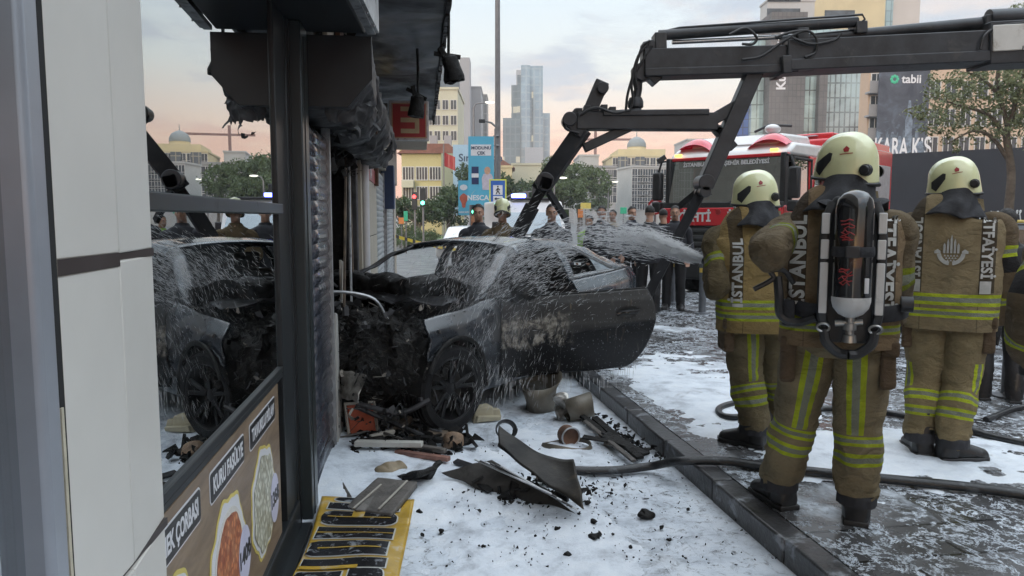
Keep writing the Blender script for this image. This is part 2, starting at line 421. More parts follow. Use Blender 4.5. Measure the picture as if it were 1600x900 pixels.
# --- white cladding pier
cp = wthing('cladding_pier', 'off white panelled pier between the two shop windows', 'pier', 1.178)
def panel(y0, y1, x0, x1, z0, z1):
    g = B(); g.prism([(-.05, y0), (x0, y0), (x1, y1), (-.05, y1)], z0, z1); g.build('panel', M_clad, cp, bevel=.0035)
for z0, z1 in ((-.02, .902), (.915, 1.508), (1.532, 2.62)):
    panel(0, .247, .0, .002, z0, z1); panel(.2475, .475, .002, -.016, z0, z1 if z1 != 1.508 else 1.517)
for a_, b_ in (((-.03, -.002, 1.507), (.003, .247, 1.533)), ((-.03, .2475, 1.516), (-.012, .472, 1.533)), ((-.03, -.001, .90), (-.008, .47, .917))): B().box(a_, b_).build('joint_strip', M_brown, cp, smooth=0)

# --- restaurant window with the menu poster under it
rf = wthing('restaurant_front', 'dark framed restaurant window with menu poster below, right of the white pier', 'shopfront', 1.66)
D0 = 1.66
g = B(); g.box((-.085, .0, .90), (-.079, 1.75, 2.56)); g.build('pane', M_glass, rf, smooth=0)
g = B(); g.box((-.10, 0, 1.615), (-.045, 1.75, 1.662)); g.build('transom', M_post, rf, bevel=.004)
g = B(); g.box((-.13, 0, .888), (-.066, 1.75, .915)); g.box((-.13, 0, .862), (-.070, 1.75, .886)); g.build('sill', M_post2, rf, bevel=.004)
g = B(); g.box((-.14, 1.752, 0), (-.066, 2.02, 2.56)); g.box((-.14, 2.02, 0), (-.062, 2.085, 2.56)); g.build('jamb', M_post2, rf, bevel=.004)
g = B(); g.box((-.14, 2.085, 0), (.0, 2.30, 2.56)); g.build('corner_post', M_post, rf, bevel=.006)
g = B(); g.box((-.139, 2.06, 0), (-.052, 2.084, 2.56)); g.box((-.005, 2.16, 0.0), (.004, 2.166, 2.5)); g.build('post_bead', M_post2, rf, smooth=0)
g = B(); g.box((-.2, -.02, -.02), (-.0, 2.07, .03)); g.box((-.13, -.02, .03), (-.05, 2.02, .17)); g.build('plinth', M_post2, rf, bevel=.006)
g = B(); g.box((-.12, 0, .97), (-.105, .95, .985)); g.box((-.13, .93, .905), (-.115, .945, 1.6)); g.box((-.2, 0, .905), (-.09, 1.9, .912)); g.box((-.3, 0, .93), (-.28, 1.9, .945)); g.build('sliding_track', M_trim, rf, smooth=0)
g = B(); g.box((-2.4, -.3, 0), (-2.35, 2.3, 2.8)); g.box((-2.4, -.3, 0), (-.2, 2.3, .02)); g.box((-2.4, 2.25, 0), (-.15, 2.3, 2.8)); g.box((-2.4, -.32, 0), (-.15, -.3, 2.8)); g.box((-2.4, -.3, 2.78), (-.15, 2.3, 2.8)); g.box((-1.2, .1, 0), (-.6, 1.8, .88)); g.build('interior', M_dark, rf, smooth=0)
# menu poster
M_kraft, t = custom('poster_wood_print'); o_ = t.obj()
t2 = t.noise(t.scl(o_, (1, 1, 5)), 2.5, 6, .6, 1.0)
p = t.n('ShaderNodeBsdfPrincipled', {'Base Color': t.ramp(t2, [(.3, srgb(104, 86, 70)), (.6, srgb(140, 120, 98)), (.75, srgb(112, 94, 78))]), 'Roughness': .35}); fin(t, p)
M_ink = pm('black_print', (.02, .02, .022), .35, var=.05)
M_pwhite = pm('white_print', (.66, .66, .68), .35, var=.03)
M_lilac = pm('lilac_print', (.56, .55, .68), .35, var=.04)
M_yel = pm('yellow_print', (.62, .50, .12), .35, var=.08)
def vor(name, cols, scale, rnd=1.0, edge=(.01, .01, .01), ew=.12, stretch=(1, 1, 1)):
    m, t = custom(name); o = t.scl(t.obj(), stretch)
    v = t.n('ShaderNodeTexVoronoi', {'Scale': scale, 'Randomness': rnd}); t.set(v, 'Vector', o)
    cc = t.ramp(t.xyz(v.outputs['Color'])[0], [(i / max(1, len(cols) - 1), c) for i, c in enumerate(cols)])
    d = t.smooth(v.outputs['Distance'], .55, .25)
    fin(t, t.n('ShaderNodeBsdfPrincipled', {'Base Color': t.mix(t.math('MULTIPLY', t.math('SUBTRACT', 1, d), .6), cc, edge), 'Roughness': .35})); return m
M_beans = vor('bean_print', [srgb(150, 80, 52), srgb(205, 130, 85), srgb(222, 160, 115), srgb(150, 70, 45)], 38, edge=srgb(120, 50, 30))
M_rice = vor('rice_print', [srgb(205, 205, 185), srgb(225, 225, 210), srgb(150, 140, 110), srgb(215, 212, 195)], 60, edge=srgb(120, 118, 95), stretch=(1, 1, .6))
M_soup = vor('soup_print', [srgb(80, 55, 40), srgb(110, 75, 50), srgb(60, 45, 38)], 25, edge=srgb(40, 30, 25))
ps = wthing('menu_poster', 'brown menu poster with dish pictures and prices below the restaurant window', 'poster', D0, -.07)
g = B(); g.box((-.004, 0, .16), (.0, 1.63, .860)); g.build('poster_sheet', M_kraft, ps, smooth=0)
PM = lambda x, y, z: MX((0, 1, 0), (0, 0, 1), (1, 0, 0), (x, y, z))     # text plane facing the street
def disc(yc, zc, ry, rz, x, mat, name, amp=0, k=7, ph=0, n=96, parent=ps):
    g = B(); pts = []
    for i in range(n):
        a = 2 * PI * i / n; w_ = 1 + amp * math.sin(k * a + ph) + amp * .4 * math.sin((k * 2 + 1) * a)
        pts.append((yc + ry * w_ * math.cos(a), zc + rz * w_ * math.sin(a)))
    g.prism(pts, 0, .0012, PM(x, 0, 0)); return g.build(name, mat, parent, smooth=0)
def rrect(y0, y1, z0, z1, r, x, mat, name, parent=ps):
    pts = []
    for cx, cy, a0 in ((y1 - r, z1 - r, 0), (y0 + r, z1 - r, 90), (y0 + r, z0 + r, 180), (y1 - r, z0 + r, 270)):
        for k in range(6): a = R(a0 + k * 18); pts.append((cx + r * math.cos(a), cy + r * math.sin(a)))
    g = B(); g.prism(pts, 0, .0012, PM(x, 0, 0)); return g.build(name, mat, parent, smooth=0)
for i, (yc, title, price, food, lab) in enumerate(((.185, 'MERCİMEK ÇORBASI', '90', M_soup, 'soup'), (.755, 'KURU FASÜLYE', '140₺', M_beans, 'bean'), (1.30, 'TAVUKLU PİLAV', '135₺', M_rice, 'rice'))):
    hw = (.25, .214, .234)[i]
    rrect(yc - hw - .006, yc + hw + .006, .724, .828, .018, .0005, M_pwhite, 'title_border')
    tp = rrect(yc - hw, yc + hw, .730, .822, .014, .0022, M_ink, 'title_plate')
    tx = text(title, .072 if i != 2 else .066, M_pwhite, tp, PM(.0042, yc, .776), bold=.0022, extrude=.0004)
    L = max(v.co.y for v in tx.data.vertices) - min(v.co.y for v in tx.data.vertices)
    s_ = (hw * 2 - .05) / L; tx.data.transform(Matrix.Translation((0, yc, 0)) @ Matrix.Diagonal((1, s_, 1, 1)) @ Matrix.Translation((0, -yc, 0)))
    disc(yc - .03, .46, .225, .225, .0005, M_yel, 'picture_outline', .045, 7, i)
    disc(yc - .03, .46, .212, .212, .0022, M_pwhite, 'picture_border', .045, 7, i)
    if i == 1: disc(yc - .03, .455, .185, .185, .0038, M_clad, 'plate')
    disc(yc - .03, .455, .165 if i < 2 else .19, .165 if i < 2 else .19, .0054, food, 'dish', .02 if i < 2 else .045, 7, i)
    pt = disc(yc + .155, .40, .085, .105, .0072, M_lilac, 'price_disc')
    text(price, .085, M_ink, pt, PM(.0092, yc + .155, .40), bold=.003, extrude=.0004)
# --- canopy over the restaurant
cn = wthing('canopy', 'dark metal canopy over the restaurant window with bare trim', 'canopy', 0)
g = B(); g.prism([(-.2, .9), (.12, .9), (.30, 3.98), (-.2, 3.98)], 2.56, 3.1); g.build('canopy_box', M_post2, cn, bevel=.01)
g = B(); g.prism([(.12, .9), (.165, .9), (.352, 3.96), (.31, 3.96)], 2.552, 2.575); g.prism([(.165, .9), (.185, .9), (.37, 3.96), (.352, 3.96)], 2.56, 2.9); g.build('edge_trim', M_trim, cn, smooth=0)
for i in range(8): B().ell((.12 + .0607 * (1.9 + i * .28), 2.1 + i * .24, 2.552), (.006, .006, .006), 6, 4).build('screw_head', M_trim, cn)
# --- roller shutter box (dark end, chamfered)
sb = wthing('shutter_box', 'dark chamfered roller shutter box hanging above the first shutter', 'shutter box', 3.985)
prof = [(-.12, 2.55), (.33, 2.55), (.33, 2.33), (.2, 2.18), (-.12, 2.18)]
XZ = MX((1, 0, 0), (0, 0, 1), (0, -1, 0)); 
g = B(); g.prism(prof, -.02, 0, XZ); g.build('end_plate', M_post2, sb, bevel=.003)
def crumple(P, a=.02, s=6): return Vector(P) + noise.noise_vector(Vector(P) * s) * a
g = B()
pr = [(.328, 2.55), (.33, 2.44), (.328, 2.335), (.26, 2.255), (.2, 2.185), (.02, 2.18), (-.1, 2.18)]
def fbox(u, v):
    d = v * 4.2; k = u * (len(pr) - 1); i = min(int(k), len(pr) - 2); q = (lerp(pr[i][0], pr[i + 1][0], k - i), lerp(pr[i][1], pr[i + 1][1], k - i))
    dmg = min(1, d / .8)
    P_ = Vector((q[0] - .05 * dmg * (1 - u), d + .02, q[1] - .02 * d * .5 * dmg)); return P_ + noise.noise_vector(P_ * 5) * .05 * dmg + noise.noise_vector(P_ * 17) * .018 * dmg
g.grid(fbox, 30, 90)
g.f = [f for f in g.f if not (noise.noise(Vector(g.v[f[0]]) * 3.7) > .42 and g.v[f[0]][1] > .9)]; g.m = [0] * len(g.f)
o = g.build('buckled_casing', M_soot, sb, smooth=60); mod = o.modifiers.new('s', 'SOLIDIFY'); mod.thickness = .004
def flapf(u, v):
    q = Vector((.05 + .26 * u + .03 * v, .06 + .25 * v * u, 2.20 + .02 * u - .17 * v * (1 - .5 * abs(u - .4)) + .15 * u * (1 - v))); return q + noise.noise_vector(q * 9) * .05 + noise.noise_vector(q * 24) * .02
g = B(); g.grid(flapf, 30, 24); g.f = [f for f in g.f if not (g.v[f[0]][2] < 2.12 and noise.noise(Vector(g.v[f[0]]) * 16) > .0)]; g.m = [0] * len(g.f)
g.build('torn_flap', M_soot, sb)
# --- roller shutters
M_shut = pm('shutter_dark', (.060, .066, .084), .2, metal=.35, var=.25, scale=3, dirt=.2, dirtcol=(.02, .02, .022), dscale=2.5)
M_shut2 = pm('shutter_pale', (.30, .33, .34), .4, metal=.2, var=.12, scale=2, dirt=.15, dirtcol=(.1, .1, .1), dscale=2)
def shutter(d0, d1, off, z1, mat, label, pitch=.085, amp=.012):
    r = wthing('roller_shutter', label, 'shutter', d0, off, group='roller shutters along the shop row')
    prf = []; n = int(z1 / pitch)
    g = B()
    rows = []
    for i in range(n):
        z = i * pitch
        for k, a in ((0, 0), (.12, .55), (.35, 1), (.6, .95), (.85, .5), (.97, 0)): rows.append((a * amp, z + k * pitch))
    g.grid(lambda u, v: (rows[min(int(round(v * (len(rows) - 1))), len(rows) - 1)][0], u * (d1 - d0), rows[min(int(round(v * (len(rows) - 1))), len(rows) - 1)][1]), 2, len(rows) - 1)
    o = g.build('slats', mat, r, smooth=50); m_ = o.modifiers.new('s', 'SOLIDIFY'); m_.thickness = .002
    for a_ in (-.035, d1 - d0): B().box((-.03, a_, 0), (.028, a_ + .035, z1)).build('guide_rail', M_trim, r, bevel=.003)
    g = B(); g.box((-.012, 0, 0), (.02, d1 - d0, .05)); g.build('bottom_bar', mat, r, bevel=.004)
    return r
shutter(4.02, 5.0, -.045, 2.19, M_shut, 'dark dented roller shutter beside the green corner post')
shutter(10.1, 12.7, -.06, 2.35, M_shut2, 'pale grey roller shutter just past the cream pilaster')
shutter(13.5, 17.0, -.06, 2.35, M_shut2, 'pale grey roller shutter at the far end of the shop row')
# --- burnt opening with leaning laths
bo = wthing('burnt_shopfront', 'charred open shopfront between the dark shutter and the cream pilaster', 'shopfront', 5.06)
g = B(); g.box((-3, -.02, 0), (-.12, 0, 3.2)); g.box((-3, 0, -.02), (-2.95, 2.2, 3.2)); g.box((-3, 2.16, 0), (-.1, 2.2, 3.2)); g.box((-3, 0, 3.0), (0, 2.2, 3.2)); g.box((-3, 0, -.018), (-.1, 2.2, .012)); g.build('burnt_room', M_char, bo, smooth=0)
g = B(); g.box((-.10, 0, 2.2), (-.02, 2.2, 2.32)); g.box((-.12, 1.98, 0), (-.02, 2.14, 2.3)); g.build('burnt_frame', M_soot, bo, bevel=.01)
def ragged(g, n, lo, hi, size, flat=.15):
    for _ in range(n):
        c = Vector([random.uniform(lo[i], hi[i]) for i in range(3)]); s_ = size * random.uniform(.3, 1.4)
        M = Matrix.Rotation(random.uniform(0, 6.28), 4, Vector([random.uniform(-1, 1) for _ in range(3)]).normalized()); M.translation = c
        k = random.randint(3, 6); pts = [(s_ * random.uniform(.4, 1) * math.cos(6.28 * i / k + random.uniform(-.3, .3)), s_ * random.uniform(.2, .8) * math.sin(6.28 * i / k)) for i in range(k)]
        g.prism(pts, 0, s_ * flat * .3, M)
g = B(); ragged(g, 260, (-.25, .02, 1.95), (.0, 2.1, 2.35), .07); ragged(g, 200, (-.5, .1, 0), (-.1, 2.0, .5), .08); g.build('burnt_scraps', M_char, bo, smooth=0, kind='stuff')
M_wood = pm('scorched_wood', (.13, .095, .065), .7, var=.4, scale=9, bump=.5, bscale=25, dirt=.4, dirtcol=(.015, .013, .012), dscale=6)
M_palew = pm('pale_board', (.42, .39, .34), .55, var=.1, scale=5, dirt=.22, dirtcol=(.07, .06, .05), dscale=5)
for k, (a, b, wd, m_, lab) in enumerate((((-.02, .35, 0), (-.05, 1.35, 2.1), .05, M_wood, 'charred lath leaning in the burnt shopfront, nearest the shutter'), ((.02, .8, .0), (-.04, 1.5, 2.05), .035, M_trim, 'bright metal strip leaning in the burnt shopfront'), ((-.06, .9, .55), (-.07, 1.0, 1.25), .16, M_palew, 'pale board hanging in the burnt shopfront'), ((.0, 1.3, 0), (-.05, 1.65, 2.15), .04, M_wood, 'brown lath standing beside the cream pilaster'))):
    g = B(); g.bar(a, b, wd, .018, up=(1, 0, 0)); o = g.build('plank', m_, smooth=0, bevel=.003); o.matrix_world = Matrix.Translation(W(5.06)) @ Matrix.Rotation(WANG, 4, 'Z')
    tag(o, lab, 'plank', 'strips leaning in the burnt shopfront')
o = B(); pts = [(0, -.01), (.33, -.01), (.24, .45), (.15, .62), (.14, .88), (.10, .93), (0, .95)]
o.prism(pts, 0, .018, MX((0, 1, 0), (0, 0, 1), (1, 0, 0), (.0, .0, 0)))
o = o.build('board', pm('white_board', (.50, .49, .46), .45, var=.06, scale=3, dirt=.12, dirtcol=(.2, .17, .13)), bevel=.002); o.location = W(5.07, -.03); o.rotation_euler = (0, 0, WANG)
tag(o, 'broken white board standing at the foot of the dark shutter', 'board')
# --- pilaster with the number plate
pl = wthing('pilaster', 'cream pilaster with black joints between burnt shop and pale shutter', 'pilaster', 7.32)
for z0, z1 in ((0, .78), (.79, 1.38), (1.39, 2.5)):
    g = B(); g.box((-.15, .3, z0), (.0, 2.55, z1)); g.build('panel', M_cream, pl, bevel=.003)
g = B(); g.box((-.14, .31, .77), (-.008, 2.54, 1.4)); g.build('joint_strip', M_black, pl, smooth=0)
g = B(); g.tube([(.03, .2, 0), (.03, .2, 2.4)], .035, 12); g.build('downpipe', M_pwhite, pl)
g = B(); g.box((-.15, -.02, 0), (-.0, .18, 2.4)); g.build('side_strip', M_cream, pl, bevel=.003)
M_signred = pm('sign_red', (.30, .018, .022), .35, var=.08)
npl = wthing('number_plate', 'small red house number plate on the cream pilaster', 'number plate', 8.05, .0, 2.02)
g = B(); g.box((0.0, 0, 0), (.012, 1.1, .16)); g.build('plate', M_signred, npl, bevel=.002)
text('104', .17, M_pwhite, npl, MX((0, 1.0, 0), (0, 0, 1), (1, 0, 0), (.014, .55, .08)), bold=.004)
for v in npl.children[1].data.vertices: v.co.y = .55 + (v.co.y - .55) * 2.0
g = B(); g.box((-.1, 0, 0), (.12, .5, .75)); o = g.build('sign_box', pm('navy_sign', (.02, .045, .11), .4), bevel=.01); o.location = W(13.0, .0, 1.75); o.rotation_euler = (0, 0, WANG)
tag(o, 'small navy blue box sign over the gap between the pale shutters', 'sign')
# --- storey above: wall, soffit, burnt fascia
ub = wthing('shop_building', 'smoke blackened upper storey overhanging the row of shops', 'building', 0)
g = B(); g.box((-9, -6, 3.3), (.74, 19, 13)); g.box((-9, -6, 2.58), (-.02, 3.98, 3.3)); g.box((-9, 12.0, 2.4), (-.01, 19, 3.3)); g.box((-9, -6, 0), (-2.5, 19, 3.2)); g.box((-9, 17.1, 0), (-.05, 19, 3.2)); g.build('wall', M_cream, ub, bevel=.01)
def sof(u, v):
    P_ = Vector((u * .80, 3.5 + v * 9.2, 3.22)); return P_ + Vector((0, 0, 1)) * (noise.noise(P_ * 1.7) * .05 + noise.noise(P_ * 6) * .018)
g = B(); g.grid(sof, 26, 160); o = g.build('soffit', M_soffit, ub, smooth=60); mm = o.modifiers.new('s', 'SOLIDIFY'); mm.thickness = .01
g = B()
for i in range(120):
    y0 = 3.4 + i * .077; h = .02 + .06 * abs(noise.noise(Vector((y0 * 5, 0, 3)))); g.box((.785, y0, 3.20 - h), (.815 + random.uniform(0, .01), y0 + .077, 3.6))
g.build('soffit_edge', M_soot, ub, smooth=0)
def fac(u, v):
    P_ = Vector((-.03, 4.0 + v * 8.2, 2.45 + u * .85)); return P_ + Vector((1, 0, 0)) * (noise.noise(P_ * 3) * .05 + noise.noise(P_ * 11) * .03)
g = B(); g.grid(fac, 24, 160); g.build('burnt_fascia', M_char, ub, smooth=0)
g = B(); ragged(g, 300, (-.02, 5.2, 2.35), (.07, 11, 3.1), .07); g.build('hanging_scraps', M_char, ub, smooth=0, kind='stuff')
for a_, b_ in (((0, 4.6, 2.5), (.03, 4.95, 3.25)), ((.0, 6.0, 2.45), (.04, 6.12, 3.22)), ((.02, 8.6, 2.3), (.06, 8.8, 3.2))): B().box(a_, b_).build('facade_strip', M_cream, ub, bevel=.004)
M_rust = pm('rusty', (.12, .06, .035), .7, var=.4, scale=8)
B().box((-.0, 5.3, 2.4), (.035, 5.55, 3.2)).build('rusty_strip', M_rust, ub, bevel=.004); B().box((.0, 9.4, 2.0), (.05, 9.6, 3.2)).build('rusty_strip', M_rust, ub, bevel=.004)
# --- E sign
es = wthing('shop_sign', 'red square sign with a cream letter E under the overhang', 'sign', 9.4, .20, 2.56)
es.scale = (.74, .74, .74)
g = B(); g.box((0, 0, 0), (.66, .12, .66)); g.build('frame', M_trim, es, bevel=.008)
g = B(); g.box((.04, -.006, .04), (.62, -.001, .62)); g.build('face', M_signred, es, smooth=0)
M_gold = pm('dull_cream', (.40, .30, .17), .5, var=.1)
g = B(); X0, X1, Z0, Z1, wd = .19, .50, .12, .56, .075
g.box((X1 - wd, -.012, Z0), (X1, -.007, Z1))
for zz_ in (Z0, (Z0 + Z1 - wd) / 2, Z1 - wd): g.box((X0, -.012, zz_), (X1 - wd, -.007, zz_ + wd))
g.build('lettering', M_gold, es, smooth=0)
g = B()
for a, b in (((.05, .05), (.61, .05)), ((.05, .61), (.61, .61)), ((.05, .05), (.05, .61)), ((.61, .05), (.61, .61))): g.bar((a[0], -.009, a[1]), (b[0], -.009, b[1]), .012, .004, up=(0, 1, 0))
g.build('border', M_gold, es, smooth=0)
# --- burnt spotlights
def spotlamp(d, off, z, drop, label, s=1.0, tilt=0):
    r = wthing('burnt_spotlight', label, 'lamp', d, off, z, group='burnt lamps hanging from the overhang')
    g = B(); g.tube([(0, 0, 0), (.005, .01, -drop * .5), (0, 0, -drop)], .008 if s < 1 else .014, 6); g.build('cable', M_char, r)
    M = Matrix.Rotation(tilt, 4, 'Y'); M.translation = (0, 0, -drop)
    g = B(); pts = [(.02, 0), (.06, -.03), (.062, -.1), (.075, -.17), (.07, -.2), (.03, -.19)]; g.lathe([(a * s, b * s) for a, b in pts], 14, M)
    g.v = [tuple(crumple(q, .015, 14)) for q in g.v]; g.build('lamp_body', M_char, r)
    g = B(); g.bar(M @ Vector((-.1 * s, 0, .03 * s)), M @ Vector((.08 * s, 0, -.04 * s)), .03 * s, .03 * s); g.bar(M @ Vector((-.05 * s, 0, .06 * s)), M @ Vector((-.02 * s, 0, -.03 * s)), .05 * s, .04 * s); g.build('bracket', M_char, r, bevel=.004)
q = at(700, 0, 6.3)
dd = (q - WB).dot(WD); oo = (q - WB).dot(WN)
spotlamp(dd, oo, 3.55, .60, 'burnt lamp dangling clear of the overhang against the sky', 1.15, -.25)
spotlamp(7.2, .56, 3.2, .42, 'melted lamp hanging under the middle of the overhang', 1.1, .1)
spotlamp(10.2, .62, 3.2, .25, 'small charred lamp hanging just in front of the E sign', .8, .4)
yl = wthing('bulkhead_light', 'small lit amber lamp on the burnt fascia beside the E sign', 'lamp', 9.0, .14, 2.86)
g = B(); g.box((-.06, -.05, -.09), (.06, .05, .09)); g.build('housing', M_soot, yl, bevel=.01)
g = B(); g.ell((.0, -.055, 0), (.028, .012, .028)); g.build('lens', pm('amber_lens', (.8, .6, .1), .3, emit=(1, .72, .2, 1), es=6), yl)
# ================================================================ BURNT CAR (local: x = rearwards from the front axle, y = to the car's right, z = up)
CANG = R(58)
cw = on(705, 672); cdir = Vector((math.cos(CANG), math.sin(CANG), 0)); cside = Vector((-math.sin(CANG), math.cos(CANG), 0))
CO = cw + cside * .80 + Vector((-.05, 0, .01))
car = thing('burnt_car', 'burnt out dark coupe with its door open and front end destroyed under the water jet', 'car', CO, CANG)
M_paint, t = custom('scorched_dark_paint'); o_ = t.obj(); X_, Y_, Z_ = t.xyz(o_)
n1 = t.noise(o_, 2.2, 8, .65, .6); n2 = t.noise(t.scl(o_, (1, 1, .35)), 9, 6, .7, .8)
soot = t.smooth(t.math('ADD', n1, t.math('MULTIPLY', X_, -.10)), .52, .30)
c = t.mix(soot, srgb(44, 52, 60), (.012, .011, .010))
ash = t.math('MULTIPLY', t.smooth(n2, .60, .70), t.smooth(X_, 2.2, .9)); c = t.mix(t.math('MULTIPLY', ash, .5), c, srgb(96, 92, 86))
wetd = t.smooth(t.noise(t.scl(o_, (2, 2, .5)), 30, 3, .6), .62, .68); c = t.mix(t.math('MULTIPLY', wetd, .35), c, srgb(140, 150, 158))
p = t.n('ShaderNodeBsdfPrincipled', {'Base Color': c, 'Coat Weight': .35, 'Coat Roughness': .12, 'Roughness': .35}); t.set(p, 'Roughness', t.math('ADD', t.math('MULTIPLY', soot, .35), .28))
b = t.n('ShaderNodeBump', {'Strength': .35, 'Distance': .004}); t.set(b, 'Height', t.noise(o_, 60, 5, .7)); t.set(p, 'Normal', b); fin(t, p)
M_roofp = pm('wet_roof_paint', srgb(48, 58, 66), .16, var=.25, scale=3, dirt=.32, dirtcol=(.02, .02, .02), dscale=2.6, coat=.6, bump=.25, bscale=60)
# door skin: sooty above, glossy black below a stepped burn line, drips and bare patches
M_door, t = custom('scorched_door_paint'); o_ = t.obj(); X_, Y_, Z_ = t.xyz(o_)
ln = t.math('ADD', t.math('MULTIPLY', X_, .05), t.math('MULTIPLY', t.math('SUBTRACT', t.noise(o_, 2.5, 6, .6), .5), .10))
above = t.smooth(t.math('SUBTRACT', Z_, ln), .60, .64)
c = t.mix(above, (.009, .009, .010), (.040, .038, .036))
streak = t.noise(t.scl(o_, (1, 1, .18)), 16, 6, .65, .5)
c = t.mix(t.math('MULTIPLY', t.smooth(streak, .56, .70), .45), c, srgb(98, 94, 88))
patch = t.math('MULTIPLY', t.smooth(t.noise(t.scl(o_, (1, 1, .75)), 6.5, 9, .74, .5), .45, .56), t.math('MULTIPLY', t.smooth(t.math('ADD', X_, t.math('MULTIPLY', t.math('SUBTRACT', t.noise(o_, 3.1, 5), .5), 1.5)), .72, .42), t.smooth(t.math('ABSOLUTE', t.math('ADD', t.math('SUBTRACT', Z_, .68), t.math('MULTIPLY', t.math('SUBTRACT', t.noise(o_, 4.3, 5), .5), .7))), .14, .06)))
c = t.mix(t.math('MULTIPLY', patch, .85), c, t.ramp(t.noise(o_, 22, 5), [(.35, srgb(90, 84, 76)), (.6, srgb(170, 164, 152))]))
drip = t.math('MULTIPLY', t.smooth(t.noise(t.scl(o_, (1, 1, .10)), 22, 3, .5), .62, .66), t.smooth(t.noise(o_, 3.2, 3), .52, .62)); c = t.mix(t.math('MULTIPLY', drip, .6), c, srgb(120, 104, 84))
sp = t.smooth(t.noise(t.scl(o_, (1, 1, .6)), 85, 2, .6), .66, .70); c = t.mix(t.math('MULTIPLY', sp, .35), c, srgb(190, 198, 204))
p = t.n('ShaderNodeBsdfPrincipled', {'Base Color': c, 'Coat Weight': .06, 'Coat Roughness': .06, 'Specular IOR Level': .22}); t.set(p, 'Roughness', t.math('ADD', t.math('MULTIPLY', above, .3), .26))
b = t.n('ShaderNodeBump', {'Strength': .3, 'Distance': .003}); t.set(b, 'Height', t.noise(o_, 55, 5, .7)); t.set(p, 'Normal', b); fin(t, p)
M_tyre = pm('burnt_tyre', (.010, .010, .011), .6, spec=.2, var=.4, scale=10, bump=.7, bscale=30, dirt=.15, dirtcol=(.09, .085, .08), dscale=14)
M_rim = pm('sooty_rim', (.010, .010, .011), .4, spec=.3, metal=.1, var=.4, scale=8, dirt=.2, dirtcol=(.09, .09, .09), dscale=10)
M_fend = pm('scuffed_fender', (.018, .022, .028), .24, metal=.0, var=.3, scale=4, dirt=.40, dirtcol=(.07, .065, .06), dscale=3.4, coat=.4)
# --- side body
ZB = [(-.45, .84), (.1, .875), (.55, .93), (1.3, .955), (2.0, .975), (2.7, 1.0), (3.3, 1.02), (3.75, 1.0), (3.95, .93)]
WBt = [(-.8, .74), (-.3, .87), (.4, .90), (1.5, .90), (2.6, .925), (3.2, .90), (3.7, .78), (3.92, .60)]
def side_pt(s, v, sg):
    """v 0 = sill bottom .. 1 = shoulder"""
    zb = interp(ZB, s); wb = interp(WBt, s); z = lerp(.25 if s < 3.3 else lerp(.25, .36, (s - 3.3) / .6), zb, v)
    k = math.sin(min(1, v * 1.15) * PI * .62); bulge = .93 + .07 * k
    if v > .86: bulge -= (v - .86) * .55
    arch = 0
    for ax in (0, 2.85):
        d = math.hypot(s - ax, z - .33)
        if d < .62: arch = max(arch, (.62 - d) * .12)
    y = wb * bulge + arch * (1 if z > .2 else 0) * .5
    if .52 < v < .56: y -= .004
    return Vector((s, sg * y, z))
def body_side(sg, s0, s1, name, mat, skip=None, ns=110, nv=40, parent=car, front_jag=0):
    g = B(); g.grid(lambda u, v: side_pt(lerp(s0, s1, u), v, sg), ns, nv)
    keep = []
    for f in g.f:
        c = sum((Vector(g.v[k]) for k in f), Vector()) / 4
        if any(math.hypot(c.x - ax, c.z - .33) < .365 for ax in (0, 2.85)): continue
        if skip and skip(c): continue
        if front_jag and c.x < s0 + front_jag * (.5 + .8 * noise.noise(Vector((0, 3, c.z * 9)))): continue
        keep.append(f)
    g.f = keep; g.m = [0] * len(keep)
    # snap arch edge to a clean circle
    nv_ = []
    for q in g.v:
        q = Vector(q)
        for ax in (0, 2.85):
            d = math.hypot(q.x - ax, q.z - .33)
            if .35 < d < .385: k = .372 / d; q.x = ax + (q.x - ax) * k; q.z = .33 + (q.z - .33) * k
        nv_.append(tuple(q))
    g.v = nv_
    o = g.build(name, mat, parent, smooth=60); m_ = o.modifiers.new('s', 'SOLIDIFY'); m_.thickness = .018; m_.offset = -sg
    return o
body_side(-1, 1.98, 3.92, 'rear_quarter_panel', M_roofp)
body_side(1, .62, 3.92, 'side_panel', M_paint, None)
body_side(-1, -.34, .62, 'front_fender', M_fend, lambda c: c.z < .30 and c.x < .4 or (c.z < .55 and c.x < -.1), ns=70, front_jag=.10)
body_side(1, -.3, .61, 'front_fender', M_paint, None, front_jag=.3)
# arch lip on the near fender
g = B(); g.tube([(.375 * math.cos(R(a)), -.935, .33 + .375 * math.sin(R(a))) for a in range(-8, 160, 6)], (.013), 8, flat=1.5); g.build('arch_lip', M_char, car)
# sill, A-post inner and rear bumper
g = B(); g.tube([(.45, -.82, .30), (2.4, -.84, .29)], (.07), 10, flat=1.4); g.build('sill', M_paint, car)
g = B(); g.grid(lambda u, v: Vector((3.92 - .10 * abs(u - .5) ** 2 * 4 - .04 * abs(v - .5), lerp(-.62, .62, u), lerp(.33, .95, v))), 20, 12)
o = g.build('rear_panel', M_roofp, car, smooth=60)
